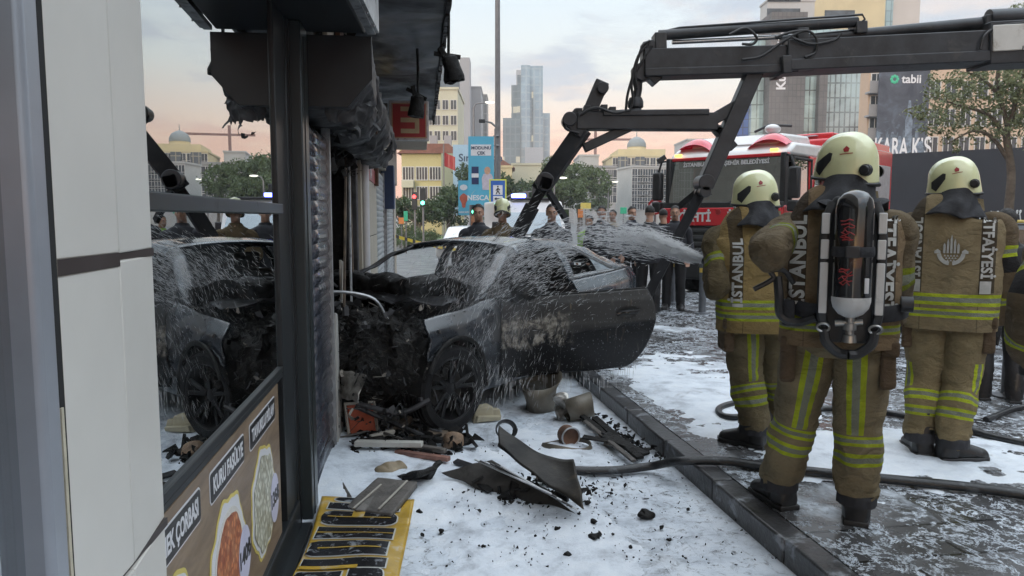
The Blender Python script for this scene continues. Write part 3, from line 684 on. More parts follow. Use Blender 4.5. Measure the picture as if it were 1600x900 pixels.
# --- greenhouse and roof shell
ZR = [(.50, .97), (.8, 1.11), (1.1, 1.245), (1.35, 1.315), (1.8, 1.34), (2.3, 1.325), (2.7, 1.26), (3.1, 1.145), (3.4, 1.05), (3.9, .975)]
YR = [(.50, .80), (1.3, .60), (2.4, .585), (3.1, .63), (3.5, .72), (3.9, .66)]
ZC = [(.30, .96), (.8, 1.18), (1.1, 1.295), (1.35, 1.365), (1.8, 1.395), (2.3, 1.375), (2.7, 1.30), (3.1, 1.17), (3.4, 1.075), (3.9, 1.03)]
def up_pt(s, v, sg):
    if v <= 1:
        a = Vector((s, interp(WBt, s) * .885, interp(ZB, s))); b_ = Vector((s, interp(YR, s), interp(ZR, s)))
        q = a.lerp(b_, v); q.y += .03 * math.sin(v * PI); return Vector((q.x, sg * q.y, q.z))
    k = v - 1; y = interp(YR, s) * (1 - k); zr = interp(ZR, s); zc = interp(ZC, s)
    return Vector((s, sg * y, zr + (zc - zr) * (1 - (1 - k) ** 2.2)))
def shell(region, name, mat, s0=.45, s1=3.9, ns=170, nv=44, th=.02, sgs=(-1, 1), warp=0):
    g = B()
    for sg in sgs:
        h = B(); h.grid(lambda u, v: up_pt(lerp(s0, s1, u), v * 2, sg), ns, nv)
        ks = []
        for i, f in enumerate(h.f):
            j, k = divmod(i, ns); s = lerp(s0, s1, (k + .5) / ns); v = (j + .5) / nv * 2
            if region(s, v, sg): ks.append(f if sg > 0 else f[::-1])
        g.add(h.v, ks)
    bm = bmesh.new(); vs = [bm.verts.new(v) for v in g.v]
    for f in g.f:
        try: bm.faces.new([vs[i] for i in f])
        except ValueError: pass
    bmesh.ops.remove_doubles(bm, verts=bm.verts, dist=.0006)
    for v in [v for v in bm.verts if not v.link_faces]: bm.verts.remove(v)
    bm.normal_update()
    me = bpy.data.meshes.new(name); bm.to_mesh(me); bm.free(); me.materials.append(mat)
    if warp:
        for v in me.vertices: v.co += noise.noise_vector(v.co * 4) * warp
    me.polygons.foreach_set('use_smooth', [True] * len(me.polygons)); o = bpy.data.objects.new(name, me); COL.objects.link(o); o.parent = car
    if th: m_ = o.modifiers.new('s', 'SOLIDIFY'); m_.thickness = th; m_.offset = -1
    return o
def pillar(s, v): return (.90 if s < 1.3 else .88) < v < (1.14 if s < 1.3 else 1.10)
def sunroof(s, v): return 1.38 < s < 2.15 and v > 1.30
def rearglass(s, v): return 2.62 < s < 3.28 and v > 1.12
def qwin(s, v): return 2.10 < s < 3.02 and .12 < v < .86 and (s - 2.10) > -.1 and v < .86 - max(0, s - 2.45) * 1.05 and v > .12
def roof_reg(s, v, sg):
    if s < 1.28: return False
    if v > 1.10: return not sunroof(s, v) and not rearglass(s, v) 
    return False
shell(roof_reg, 'roof', M_roofp)
shell(lambda s, v, sg: sunroof(s, v) , 'sunroof', pm('black_glass', (.008, .009, .01), .12, var=.1), th=.012)
shell(lambda s, v, sg: rearglass(s, v), 'rear_window', pm('sooty_glass', (.02, .022, .024), .2, var=.4, scale=5), th=.006)
def side_reg(s, v, sg):
    if v > 1.10: return False
    if s < 1.98: return v > .88 and s > 1.28
    if qwin(s, v): return False
    if s < 2.08: return True
    return True
shell(lambda s, v, sg: side_reg(s, v, sg), 'quarter_pillar', M_roofp)
for sg in (-1, 1):
    shell(lambda s, v, g_: s <= 1.28 and pillar(s, v), 'windscreen_pillar', M_soot if sg > 0 else M_paint, sgs=(sg,), warp=.03 if sg > 0 else .008, ns=170)
for sg_ in (-1, 1): shell(lambda s, v, sg: 2.62 < s < 3.0 and .12 < v < .84 and qwin(s, v), 'quarter_glass', pm('misted_glass', srgb(150, 160, 166), .15, var=.3, scale=6, alpha=.75), th=.004, sgs=(sg_,))
g = B(); g.tube([up_pt(s / 50, .10, -1) + Vector((0, -.012, 0)) for s in range(104, 155, 3)] + [up_pt(s / 50, .86 - max(0, s / 50 - 2.45) * 1.05, -1) + Vector((0, -.012, 0)) for s in range(150, 103, -3)], .011, 6); g.build('window_trim', M_trim, car)
# spoiler, tail lamp
g = B(); g.tube([(3.62, y, 1.075 - .03 * abs(y)) for y in (-.6, -.3, 0, .3, .6)], (.035, .06, .065, .06, .035), 8, flat=.3); g.build('spoiler', pm('black_glass', (0, 0, 0)), car)
M_tail = pm('tail_lamp_red', (.45, .02, .02), .15, var=.15, coat=.5)
for sg in (-1, 1):
    g = B(); g.grid(lambda u, v: side_pt(3.66 + .25 * u, .78 + .13 * v, sg) + Vector((.008, sg * .012, 0)), 8, 4); o = g.build('tail_lamp', M_tail, car); m_ = o.modifiers.new('s', 'SOLIDIFY'); m_.thickness = .02
# --- wheels
def wheel(cx, cy, steer, outer, r=.325, name='wheel', burnt=True):
    wr = bpy.data.objects.new(name, None); COL.objects.link(wr); wr.parent = car; wr.location = (cx, cy, r - .005); wr.rotation_euler = (0, 0, steer)
    M = Matrix.Rotation(R(90), 4, 'X') if outer < 0 else Matrix.Rotation(R(-90), 4, 'X')
    hw = .115
    tp = [(.235, -hw * .85), (.25, -hw), (.295, -hw * 1.02), (r - .012, -hw * .86)]
    for k in range(5):
        z = -hw * .72 + k * hw * .36; tp += [(r, z - .012), (r, z + .012), (r - .007, z + .015), (r - .007, z + .018)]
    tp += [(r - .012, hw * .86), (.295, hw * 1.02), (.25, hw), (.235, hw * .85)]
    o = B().lathe(tp, 64, M).build('tyre', M_tyre, wr, smooth=35)
    rp = [(.236, -hw * .9), (.246, -hw * .9), (.246, hw * .92), (.238, hw * .95), (.228, hw * .9), (.222, hw * .55), (.205, -hw * .5), (.2, -hw * .9)]
    rim = B().lathe(rp, 64, M, close=True).build('rim', M_rim, wr, smooth=35)
    sp = B()
    for k in range(5):
        a0 = k * 2 * PI / 5 + .2
        for da in (-.17, .17):
            a, c_ = a0 + da * .45, a0 + da * 1.25
            P0 = M @ Vector((.045 * math.cos(a), .045 * math.sin(a), hw * .55)); P1 = M @ Vector((.226 * math.cos(c_), .226 * math.sin(c_), hw * .80))
            o = B().bar(P0, P1, .030, .022, up=M.to_3x3() @ Vector((0, 0, 1))).build('spoke', M_rim, rim, bevel=.005)
    B().lathe([(.0, hw * .62), (.035, hw * .62), (.062, hw * .5), (.062, hw * .1)], 20, M).build('hub', M_rim, wr)
    B().lathe([(.05, -.01), (.165, -.01), (.165, .012), (.05, .012)], 40, M, close=True).build('brake_disc', pm('brake_disc', (.06, .055, .05), .5, metal=.6, var=.4), wr)
    return wr
wheel(0, -.80, R(-10), -1); wheel(0, .80, R(-10), 1); wheel(2.85, -.80, 0, -1); wheel(2.85, .80, 0, 1)
for ax in (0, 2.85):
    for sg in (-1, 1):
        g = B(); g.tube([(ax + .385 * math.cos(R(a)), sg * .70, .33 + .385 * math.sin(R(a))) for a in range(0, 181, 15)], .004, 4); 
        g = B(); g.grid(lambda u, v: Vector((ax + .38 * math.cos(u * PI), sg * lerp(.45, .88, v), .33 + .38 * math.sin(u * PI))), 20, 2); g.build('wheel_well', M_char, car)
# --- floor, bulkhead, dash, seats
g = B(); g.box((.35, -.78, .2), (3.7, .78, .27)); g.build('floor_pan', M_char, car)
g = B(); g.box((.42, -.82, .27), (.5, .82, .90)); g.build('bulkhead', M_char, car)
def dash(u, v):
    P_ = Vector((lerp(.30, 1.02, v), lerp(-.80, .80, u), .965 - .12 * v ** 2 * 2.2 + .0)); return P_ + Vector((0, 0, 1)) * (noise.noise(P_ * 6) * .06 + noise.noise(P_ * 19) * .03)
g = B(); g.grid(dash, 60, 30); o = g.build('dashboard', M_char, car, smooth=60); m_ = o.modifiers.new('s', 'SOLIDIFY'); m_.thickness = .12; m_.offset = -1
M_seat = pm('burnt_seat', (.014, .014, .015), .75, var=.5, scale=8, bump=.8, bscale=20, dirt=.12, dirtcol=(.10, .10, .10), dscale=10)
def seat(cx, cy, wd=.5, head=True):
    s_ = bpy.data.objects.new('seat', None); COL.objects.link(s_); s_.parent = car; s_.location = (cx, cy, 0)
    B().box((-.25, -wd / 2, .27), (.27, wd / 2, .52)).build('seat_cushion', M_seat, s_, bevel=.05)
    g = B(); g.prism([(.20, .45), (.34, .45), (.56, 1.06), (.46, 1.10)], -wd / 2, wd / 2, MX((1, 0, 0), (0, 0, 1), (0, -1, 0))); g.build('seat_back', M_seat, s_, bevel=.05)
    if head: B().box((.47, -.13, 1.08), (.58, .13, 1.25)).build('headrest', M_seat, s_, bevel=.04)
seat(1.35, -.37); seat(1.35, .37); seat(2.25, -.33, .62, False); seat(2.25, .33, .62, False)
g = B(); sw = Matrix.Translation((1.08, -.37, .90)) @ Matrix.Rotation(R(-65), 4, 'Y'); g.tube([sw @ Vector((.18 * math.cos(a), .18 * math.sin(a), 0)) for a in [k * PI / 12 for k in range(25)]], .014, 6, caps=False); g.build('steering_wheel', M_char, car)
# --- open door
DO = Vector((.62, -.90, 0)); DANG = R(-35)
door = bpy.data.objects.new('door', None); COL.objects.link(door); door.parent = car; door.location = DO; door.rotation_euler = (0, 0, DANG)
def door_pt(u, v):
    s = 1.38 * u; zt = .935 + .035 * u; zb = .285
    cut = 0
    x = s + (0.03 * math.sin(v * PI) if u > .9 else 0)
    # trailing edge: rounded lower corner, slanted
    if u > .82: zb = lerp(.285, .46, ((u - .82) / .18) ** 2.2)
    z = lerp(zb, zt, v)
    x += (.055 * math.sin(v * PI * .9)) * max(0, (u - .8) / .2)
    hz = (z - .285) / .66
    y = -.045 * math.sin(min(1, hz * 1.05) * PI * .75) - .006 * math.exp(-((hz - .62) / .03) ** 2) + .03 * max(0, hz - .9) * 6 - .02 * (1 - (2 * u - 1) ** 2)
    return Vector((x, y, z))
g = B(); g.grid(door_pt, 60, 50)
hk = lambda c: (c.x - 1.17) ** 2 / .115 ** 2 + (c.z - .775) ** 2 / .042 ** 2
g.v = [tuple(Vector(v) + Vector((0, .035 * max(0, 1 - hk(Vector(v))) ** .6 if hk(Vector(v)) < 1 else 0, 0))) for v in g.v]
o = g.build('door_skin', M_door, door, smooth=60); m_ = o.modifiers.new('s', 'SOLIDIFY'); m_.thickness = .05; m_.offset = 1 if False else -1
o.modifiers['s'].offset = -1
g = B(); g.grid(lambda u, v: door_pt(lerp(.02, .98, u), lerp(.02, .98, v)) + Vector((0, .09, 0)), 20, 16); g.build('door_liner', M_seat, door)
g = B(); g.tube([(1.06, -.055, .765), (1.10, -.078, .775), (1.17, -.085, .778), (1.24, -.08, .78), (1.28, -.055, .785)], (.014, .017, .018, .017, .014), 8, flat=1.2); g.build('door_handle', pm('gloss_black', (.012, .012, .013), .15, coat=.5), door)
g = B(); g.tube([door_pt(u / 20, 1) + Vector((0, .02, .004)) for u in range(0, 21)], .011, 6); g.build('window_seal', M_char, door)
def mirror_pt(q): return tuple(Vector(q) + noise.noise_vector(Vector(q) * 11) * .05 + noise.noise_vector(Vector(q) * 30) * .015)
g = B(); g.ell((.16, -.13, 1.0), (.085, .12, .075), 28, 18); g.bar((.10, .0, .93), (.15, -.06, .97), .06, .04); g.v = [mirror_pt(q) for q in g.v]; g.build('burnt_mirror', M_char, door)
# --- destroyed front: lumpy engine mass, shards, pipes
def mass(u, v):
    a = u * 2 * PI; ph = v * PI
    return Vector((-.12 + .52 * math.sin(ph) * math.cos(a), .02 + .88 * math.sin(ph) * math.sin(a), .50 + .36 * math.cos(ph)))
g = B(); g.grid(mass, 150, 90)
g.v = [tuple(Vector(q) + noise.noise_vector(Vector(q) * 4) * .14 + noise.noise_vector(Vector(q) * 12) * .07 + noise.noise_vector(Vector(q) * 32) * .03) for q in g.v]
M_eng, t = custom('burnt_engine'); o_ = t.obj()
v1 = t.noise(o_, 24, 6, .75, 1.0); c = t.ramp(v1, [(.3, (.005, .005, .005)), (.52, (.014, .013, .012)), (.60, (.03, .028, .025)), (.67, srgb(110, 102, 92)), (.74, srgb(40, 38, 36))])
p = t.n('ShaderNodeBsdfPrincipled', {'Base Color': c, 'Roughness': .35, 'Specular IOR Level': .25}); b = t.n('ShaderNodeBump', {'Strength': 1.0, 'Distance': .03}); t.set(b, 'Height', t.noise(o_, 34, 6, .7)); t.set(p, 'Normal', b); fin(t, p)
g.build('burnt_engine', M_eng, car, smooth=30)
M_silver = pm('torn_aluminium', (.36, .34, .31), .35, metal=.7, var=.4, scale=12, bump=1, bscale=14, dirt=.35, dirtcol=(.03, .028, .025), dscale=9)
def shards(name, n, lo, hi, size, mat, parent, seed, **kw):
    random.seed(seed); g = B()
    for _ in range(n):
        c = Vector([random.uniform(lo[i], hi[i]) for i in range(3)]); s_ = size * random.uniform(.25, 1.5)
        M = Matrix.Rotation(random.uniform(0, 6.28), 4, Vector([random.uniform(-1, 1) for _ in range(3)]).normalized()); M.translation = c
        typ = random.random()
        if typ < .42:
            k = random.randint(3, 6); g.prism([(s_ * random.uniform(.4, 1) * math.cos(6.28 * i / k), s_ * random.uniform(.2, .8) * math.sin(6.28 * i / k)) for i in range(k)], 0, s_ * .06, M)
        elif typ < .82:
            p0 = M @ Vector((0, 0, 0)); g.tube(cat([p0, p0 + Vector([random.uniform(-1, 1) for _ in range(3)]) * s_, p0 + Vector([random.uniform(-1, 1) for _ in range(3)]) * s_ * 2], 4), s_ * random.uniform(.04, .11), 5)
        else: g.cbox((0, 0, 0), (s_, s_ * random.uniform(.3, .8), s_ * random.uniform(.2, .6)), M)
    o = g.build(name, mat, parent, smooth=30, **kw); return o
shards('engine_scraps', 1900, (-.74, -.88, .08), (.42, .9, .92), .030, M_eng, car, 11, kind='stuff')
shards('engine_scraps', 260, (-.74, -.88, .12), (.35, .5, .95), .045, M_soot, car, 12, kind='stuff')
shards('ash_scraps', 90, (-.76, -.9, .15), (.2, .3, .95), .035, pm('pale_ash', (.30, .27, .23), .75, var=.3, dirt=.3), car, 13, kind='stuff')
def cplate(pts, name, mat, nrm, th=.006, n=20, a=.03):
    """crumpled quad plate through four corners"""
    P_ = [Vector(q) for q in pts]; g = B()
    g.grid(lambda u, v: (P_[0].lerp(P_[1], u)).lerp(P_[3].lerp(P_[2], u), v), n, n)
    g.v = [tuple(Vector(q) + noise.noise_vector(Vector(q) * 6) * a + noise.noise_vector(Vector(q) * 17) * a * .4) for q in g.v]
    o = g.build(name, mat, car, smooth=50); m_ = o.modifiers.new('s', 'SOLIDIFY'); m_.thickness = th; return o
cplate([(-.66, -.62, .52), (-.62, -.30, .50), (-.62, -.30, .34), (-.70, -.58, .30)], 'torn_bracket', M_silver, 0)
cplate([(-.72, .05, .88), (-.60, .30, .86), (-.62, .28, .74), (-.7, .08, .80)], 'torn_bracket', M_silver, 0)
cplate([(.1, -.75, .93), (.42, -.72, .97), (.42, .72, .98), (.1, .7, .93)], 'scuttle_panel', M_soot, 0, a=.05)
cplate([(.35, -.80, .95), (.62, -.82, .97), (.62, -.3, .99), (.40, -.3, .98)], 'bonnet_remnant', M_fend, 0, a=.03)
for k, (pts, r_, m_) in enumerate((([(-.65, .2, .75), (-.5, .0, 1.02), (-.2, -.25, .99), (-.1, -.35, .80)], .012, M_trim), ([(.2, .5, 1.0), (-.1, .35, 1.12), (-.25, .2, .95)], .010, M_trim), ([(.3, .2, 1.0), (.7, -.05, 1.08), (.5, -.3, .98)], .008, M_soot), ([(-.78, -.2, .55), (-.75, -.15, .35), (-.70, -.2, .12)], .03, M_soot), ([(-.72, .3, .9), (-.7, .1, .65), (-.76, .05, .45)], .014, M_soot), ([(-.6, -.5, .28), (-.45, -.75, .22), (-.3, -.9, .30)], .02, M_soot), ([(.5, .6, .98), (.8, .3, 1.03), (.95, -.1, .97)], .012, M_trim))):
    B().tube(cat(pts, 6), r_, 8).build('bent_pipe', m_, car)
# far door standing ajar seen through the windscreen gap
cplate([(.62, .95, .98), (1.3, 1.0, 1.0), (1.3, 1.0, .45), (.62, .95, .4)], 'far_door_trim', M_char, 0, a=.03)
# ================================================================ RECOVERY CRANE
M_crane = pm('crane_steel', (.028, .031, .036), .42, metal=.15, var=.35, scale=3, dirt=.25, dirtcol=(.075, .07, .065), dscale=4, bump=.15, bscale=30)
M_hose = pm('black_rubber', (.014, .014, .015), .45, var=.3)
M_chrome = pm('steel_rod', (.5, .52, .53), .25, metal=.9, var=.1)
M_panelw = pm('crane_panel_white', (.52, .51, .48), .45, var=.05, dirt=.3, dirtcol=(.16, .12, .08), dscale=3)
CY = 9.1
cr0 = at(1100, 110, CY)
crane = thing('crane_boom', 'black telescopic crane boom reaching in from the right above the car', 'crane', Vector((cr0.x, cr0.y, 0)))
def ca(px, py, Y=CY): return at(px, py, Y) - crane.location
def cbeam(g, p, q, h, w, dy=0): 
    a, b = ca(*p), ca(*q); s = CY / 1155
    a.y += dy; b.y += dy; g.bar(a, b, w, h * s, up=(0, 0, 1))
def cb(name, mat, segs, bevel=.012, parent=crane):
    g = B()
    for sg_ in segs: cbeam(g, *sg_)
    return g.build(name, mat, parent, bevel=bevel)
cb('inner_section', M_crane, [((1004, 100), (1300, 92), 38, .30)])
cb('section_flange', M_crane, [((1004, 117), (1240, 110), 12, .34)])
cb('outer_section', M_crane, [((1222, 91), (1700, 68), 44, .40)])
cb('outer_flange', M_crane, [((1218, 107), (1538, 93), 16, .46)])
cb('flange_block', M_crane, [((1212, 107), (1226, 106), 26, .48)])
cb('base_section', M_crane, [((1528, 74), (2150, 42), 62, .48)])
g = B(); a, b = ca(1530, 68), ca(1680, 60); s = CY / 1155
g.bar(a + Vector((0, -.255, 0)), b + Vector((0, -.255, 0)), .02, 38 * s); pw = g.build('side_panel', M_panelw, crane, bevel=.01)
text('Fax Max. 1', 8.5 * s, M_ink, pw, MX((1, 0, .07), (0, 0, 1), (0, -1, 0), ca(1592, 82) + Vector((0, -.27, 0))), bold=.001)
g = B(); g.tube([ca(1028, 57) + Vector((0, -.05, 0)), ca(1336, 36) + Vector((0, -.05, 0))], .062, 14); g.build('upper_cylinder', M_crane, crane)
g = B(); g.tube([ca(1030, 52) + Vector((0, -.05, 0)), ca(1060, 45) + Vector((0, -.05, 0)), ca(1340, 27) + Vector((0, -.12, 0)), ca(1344, 34) + Vector((0, -.12, 0)), ca(1336, 42) + Vector((0, -.1, 0))], .014, 8); g.build('cylinder_pipe', M_crane, crane)
g = B(); g.tube([ca(1050, 66), ca(1300, 54)], .028, 12); g.build('piston_rod', M_chrome, crane)
g = B(); g.tube([ca(1220, 64), ca(1540, 36), ca(1720, 24)], (.055, .075, .08), 14); g.build('lift_cylinder', M_crane, crane)
g = B(); g.tube([ca(1540, 30) + Vector((0, -.05, 0)), ca(1900, 12) + Vector((0, -.05, 0))], .10, 14); g.build('cylinder_barrel', M_crane, crane)
for px, py, hh in ((1250, 68, 40), (1340, 46, 18), (1540, 50, 44), (1030, 75, 40)):
    cb('bracket', M_crane, [((px - 9, py), (px + 9, py - 1), hh, .24)])
# boom tip and rotator
g = B(); g.prism([(1002, 70), (1018, 66), (1035, 100), (1032, 124), (1022, 133), (1012, 124), (1001, 128), (989, 122), (988, 106), (1002, 98)][::-1], -.11, .11, Matrix(((s, 0, 0, 0), (0, 0, 1, 0), (0, -s, 0, 0), (0, 0, 0, 1))))
o_ = ca(0, 0); c0 = ca(1010, 100); 
g.v = [(c0.x + (x - 1010 * s), c0.y + y, c0.z + (z + 100 * s)) for x, y, z in g.v]; g.build('boom_tip', M_crane, crane, bevel=.012)
g = B(); g.tube([ca(995, 118), ca(997, 140), ca(993, 158)], (.07, .05, .055), 12); g.build('hanger_link', M_crane, crane)
g = B(); g.lathe([(0, .13), (.075, .13), (.095, .08), (.095, .02), (.07, 0), (.085, -.05), (.08, -.14), (0, -.14)], 18, Matrix.Translation(ca(993, 170))); g.build('rotator', M_crane, crane)
for pts in (((1012, 68), (1000, 78), (988, 115), (978, 150), (975, 176)), ((1010, 72), (994, 92), (984, 130), (986, 160), (980, 178)), ((1016, 76), (1000, 100), (990, 118), (992, 140))):
    B().tube(cat([ca(*q) + Vector((0, -.14, 0)) for q in pts], 6), .016, 8).build('hydraulic_hose', M_hose, crane)
for pts in (((1130, 62), (1155, 52), (1172, 66), (1166, 76), (1150, 76)), ((1150, 100), (1180, 94), (1215, 70), (1245, 56), (1262, 66), (1262, 88), (1245, 96)), ((1300, 60), (1290, 70), (1255, 76), (1225, 66)), ((1512, 84), (1520, 62), (1545, 48), (1600, 42)), ((1200, 66), (1225, 58), (1250, 55))):
    B().tube(cat([ca(*q) + Vector((0, -.24, 0)) for q in pts], 6), .016, 8).build('hydraulic_hose', M_hose, crane)
# column and base of the crane, on its lorry bed outside the picture
g = B(); e = ca(2150, 50); g.box((e.x - .3, e.y - .3, .9), (e.x + .3, e.y + .3, e.z + .4)); g.build('column', M_crane, crane, bevel=.03)
g = B(); g.box((e.x - .9, e.y - 1.1, .4), (e.x + 3, e.y + 1.1, .95)); g.build('base', M_crane, crane, bevel=.03)
# --- lifting frame
lf0 = at(995, 190, CY); lf = thing('lifting_frame', 'black steel wheel lift frame hanging from the crane over the wreck', 'lifting frame', Vector((lf0.x, lf0.y, 0)))
def la(px, py, dy=0.0): 
    v = at(px, py, CY + dy); return v - lf.location
def lbar(name, p, q, h, w, dy0=0, dy1=0, mat=M_crane, bevel=.012):
    g = B(); g.bar(la(*p, dy0), la(*q, dy1), w, h * CY / 1155, up=(0, 0, 1)); return g.build(name, mat, lf, bevel=bevel)
lbar('crossbeam', (900, 190), (1118, 191), 26, .24)
lbar('beam_top', (940, 179), (1104, 177), 9, .28)
lbar('slide_tube', (882, 184), (1000, 176), 11, .14)
lbar('brace', (985, 198), (912, 232), 14, .12); lbar('brace', (1112, 195), (1140, 222), 12, .12)
lbar('leg', (888, 182), (915, 205), 30, .2); lbar('leg', (912, 200), (843, 298), 25, .2, 0, .15)
lbar('leg', (912, 196), (941, 128), 21, .16)
lbar('leg', (1182, 104), (1100, 292), 24, .2, 0, -.0)
lbar('gusset', (1105, 192), (1160, 160), 18, .12); lbar('gusset', (1118, 200), (1146, 232), 14, .12)
for px, py, r_ in ((889, 188, .085), (851, 284, .11), (1100, 286, .10), (940, 140, .07), (1098, 300, .07)):
    a = la(px, py); B().cyl(a + Vector((0, -.15, 0)), a + Vector((0, .17, 0)), r_, n=18).build('pivot', M_crane, lf, bevel=.008)
lbar('foot_plate', (842, 284), (862, 290), 20, .3)
M_strap = pm('black_webbing', (.017, .018, .022), .8, var=.3, bump=.4, bscale=90)
lbar('strap', (848, 294), (796, 385), 15, .05, .1, .3, M_strap, .004); lbar('strap', (852, 292), (886, 345), 11, .05, .1, .5, M_strap, .004)
lbar('sleeve', (832, 322), (806, 372), 22, .09, .14, .26, M_strap, .01)
lbar('strap', (1100, 292), (1008, 470), 15, .06, 0, .3, M_strap, .004); lbar('strap', (1102, 290), (1062, 322), 10, .04, 0, .5, M_strap, .004)
g = B(); g.tube(cat([la(905, 180, -.14), la(930, 168, -.14), (la(960, 176, -.14)), la(985, 172, -.14)], 6), .016, 8); g.build('hydraulic_hose', M_hose, lf)
g = B(); g.tube(cat([la(880, 190, -.1), la(885, 202, -.1), la(905, 208, -.1)], 6), .014, 8); g.build('hydraulic_hose', M_hose, lf)
for k in range(5): a = la(905 + k * 13, 177 - k * .5); B().box((a.x - .05, -.1, a.z), (a.x + .03, .1, a.z + .05 + .03 * (k % 2))).build('valve', M_crane, lf, bevel=.006)

# ================================================================ FIRE ENGINE (local: x = to the near side, y = rearwards)
FT = R(42); fe = thing('fire_engine', 'red and white fire engine facing the wreck behind the firefighters', 'fire engine', (4.10, 14.75, -.02), -FT); fe.scale = (1.05, 1.05, 1.07)
M_red = pm('fire_red', (.56, .02, .03), .25, var=.06, coat=.5, dirt=.08, dirtcol=(.15, .08, .07))
M_white = pm('vehicle_white', (.66, .65, .64), .3, var=.04, coat=.4, dirt=.1, dirtcol=(.35, .33, .3))
M_blk = pm('black_plastic', (.018, .019, .021), .5, var=.2)
M_wind = glass('windscreen_glass', .25, (.10, .13, .13), gcol=(.8, .85, .88))
FX = lambda x, y, z: MX((1, 0, 0), (0, 0, 1), (0, -1, 0), (x, y, z))
def fb(name, mat, lo, hi, bevel=.03, parent=fe): return B().box(lo, hi).build(name, mat, parent, bevel=bevel)
# cab shell as profile in (y,z) extruded over the width
YZ = MX((0, 1, 0), (0, 0, 1), (1, 0, 0))
g = B(); g.prism([(.10, .55), (.04, 1.7), (.10, 1.74), (2.1, 1.74), (2.1, .55)], -1.22, 1.22, YZ); g.build('cab_lower', M_red, fe, bevel=.03)
g = B(); g.prism([(.24, 2.62), (.30, 2.72), (.55, 2.86), (2.2, 2.9), (2.2, 2.62)], -1.21, 1.21, YZ); g.build('roof', M_white, fe, bevel=.06)
for sg in (-1, 1):
    fb('door_post', M_red, (sg * 1.20 - .02, 1.25, 1.72), (sg * 1.20 + .02, 2.1, 2.64), .01)
    fb('windscreen_post', M_blk, (sg * 1.16 - .05, .10, 1.72), (sg * 1.16 + .05, .26, 2.66), .02)
    fb('rear_post', M_red, (sg * 1.2 - .02, 1.95, 1.72), (sg * 1.2 + .02, 2.1, 2.64), .01)
fb('cab_rear', M_blk, (-1.18, 2.0, .6), (1.18, 2.06, 2.64), 0)
fb('red_fascia_trim', M_red, (-1.215, .18, 2.60), (1.215, .30, 2.66), .01)
g = B(); g.quad((-1.12, .08, 1.76), (1.12, .08, 1.76), (1.12, .22, 2.60), (-1.12, .22, 2.60)); g.build('windscreen', M_wind, fe, smooth=0)
fb('dashboard', M_blk, (-1.1, .3, 1.6), (1.1, .8, 1.85)); 
for sx in (-.6, .6): fb('cab_seat', M_blk, (sx - .25, 1.2, 1.4), (sx + .25, 1.5, 2.35), .08)
fb('sun_visor', M_blk, (-1.0, .24, 2.46), (1.0, .30, 2.6), .01)
text('İSTANBUL BÜYÜKŞEHİR BELEDİYESİ', .105, M_pwhite, fe, MX((1, 0, 0), (0, .16, .985), (0, -1, .16), (.0, .195, 2.52)), bold=.003)
for i in range(2):
    g = B(); x0 = -.1 if i else -.95
    g.tube([(x0, .06, 1.72), (x0 + .75, .12, 1.95)], .012, 6); g.build('wiper', M_blk, fe)
# white and red roof domes, lamps
for sg in (-1, 1):
    g = B(); g.grid(lambda u, v: Vector((sg * (1.12 - .75 * u) , .34 + .5 * v, 2.72 + .33 * math.sin(PI * min(1, (u + .08) * .9)) ** .6 * math.sin(PI * (.18 + .64 * v)) ** .8)), 20, 14); g.build('roof_beacon', pm('beacon_red', (.50, .015, .04), .2, var=.05, coat=.5, emit=(.6, .02, .05, 1), es=.12), fe, smooth=70)
g = B(); g.prism([(.5, 2.85), (.75, 3.06), (2.0, 3.1), (2.2, 2.9)], -.9, .9, YZ); g.build('roof_fairing', M_white, fe, bevel=.05)
for sx in (-1.0, .95): 
    fb('marker_lamp', pm('amber_lamp', (.8, .35, .05), .3, emit=(1, .45, .08, 1), es=3), (sx - .07, .19, 2.69), (sx + .07, .25, 2.74), .008)
g = B(); g.ell((.62, .9, 3.16), (.14, .2, .09)); g.build('roof_monitor', M_white, fe)
g = B(); g.tube([(.3, .8, 3.12), (.55, .9, 3.24), (.95, 1.0, 3.2)], .025, 8); g.build('monitor_pipe', M_blk, fe)
# front band with lettering
fb('front_band', M_red, (-1.2, -.015, 1.36), (1.2, .1, 1.70), .02)
fb('black_band', M_blk, (-1.21, -.005, 1.69), (1.21, .12, 1.80), .015)
text('İTFAİYE', .235, M_pwhite, fe, FX(.62, -.022, 1.515), bold=.008)
text('İTFAİYE', .235, M_pwhite, fe, MX((-1, 0, 0), (0, 0, 1), (0, -1, 0), (-.58, -.022, 1.515)), bold=.008)
g = B(); g.lathe([(0, .01), (.05, .008), (.055, 0)], 20, FX(0, -.016, 1.62)); g.build('badge', M_signred, fe)
fb('grille_back', M_blk, (-1.2, .02, .52), (1.2, .14, 1.36), .02)
for k in range(4): fb('grille_slat', pm('slat_grey', (.05, .052, .055), .4), (-.95, -.02, .86 + k * .125), (.95, .03, .93 + k * .125), .012)
g = B(); SM = FX(0, -.055, 1.12); g.tube([SM @ Vector((.20 * math.cos(a), .20 * math.sin(a), 0)) for a in [k * PI / 20 for k in range(41)]], .018, 8, caps=False)
for k in range(3):
    a = PI / 2 + k * 2 * PI / 3; h = SM @ Vector((.19 * math.cos(a), .19 * math.sin(a), .0)); g.tube([SM @ Vector((0, 0, .01)), h], (.030, .008), 6)
g.build('star_emblem', M_chrome, fe)
g = B(); g.lathe([(0, -.02), (.19, -.02)], 24, SM); g.build('emblem_back', M_blk, fe)
fb('bumper', M_blk, (-1.24, -.08, .34), (1.24, .3, .84), .05)
for sx in (-.95, .95):
    hl = fb('headlight', pm('lamp_glass', (.25, .27, .28), .1, var=.1, coat=1), (sx - .2, -.095, .55), (sx + .2, -.06, .75), .02)
fb('number_plate', M_white, (-.26, -.10, .42), (.26, -.085, .53), .004)
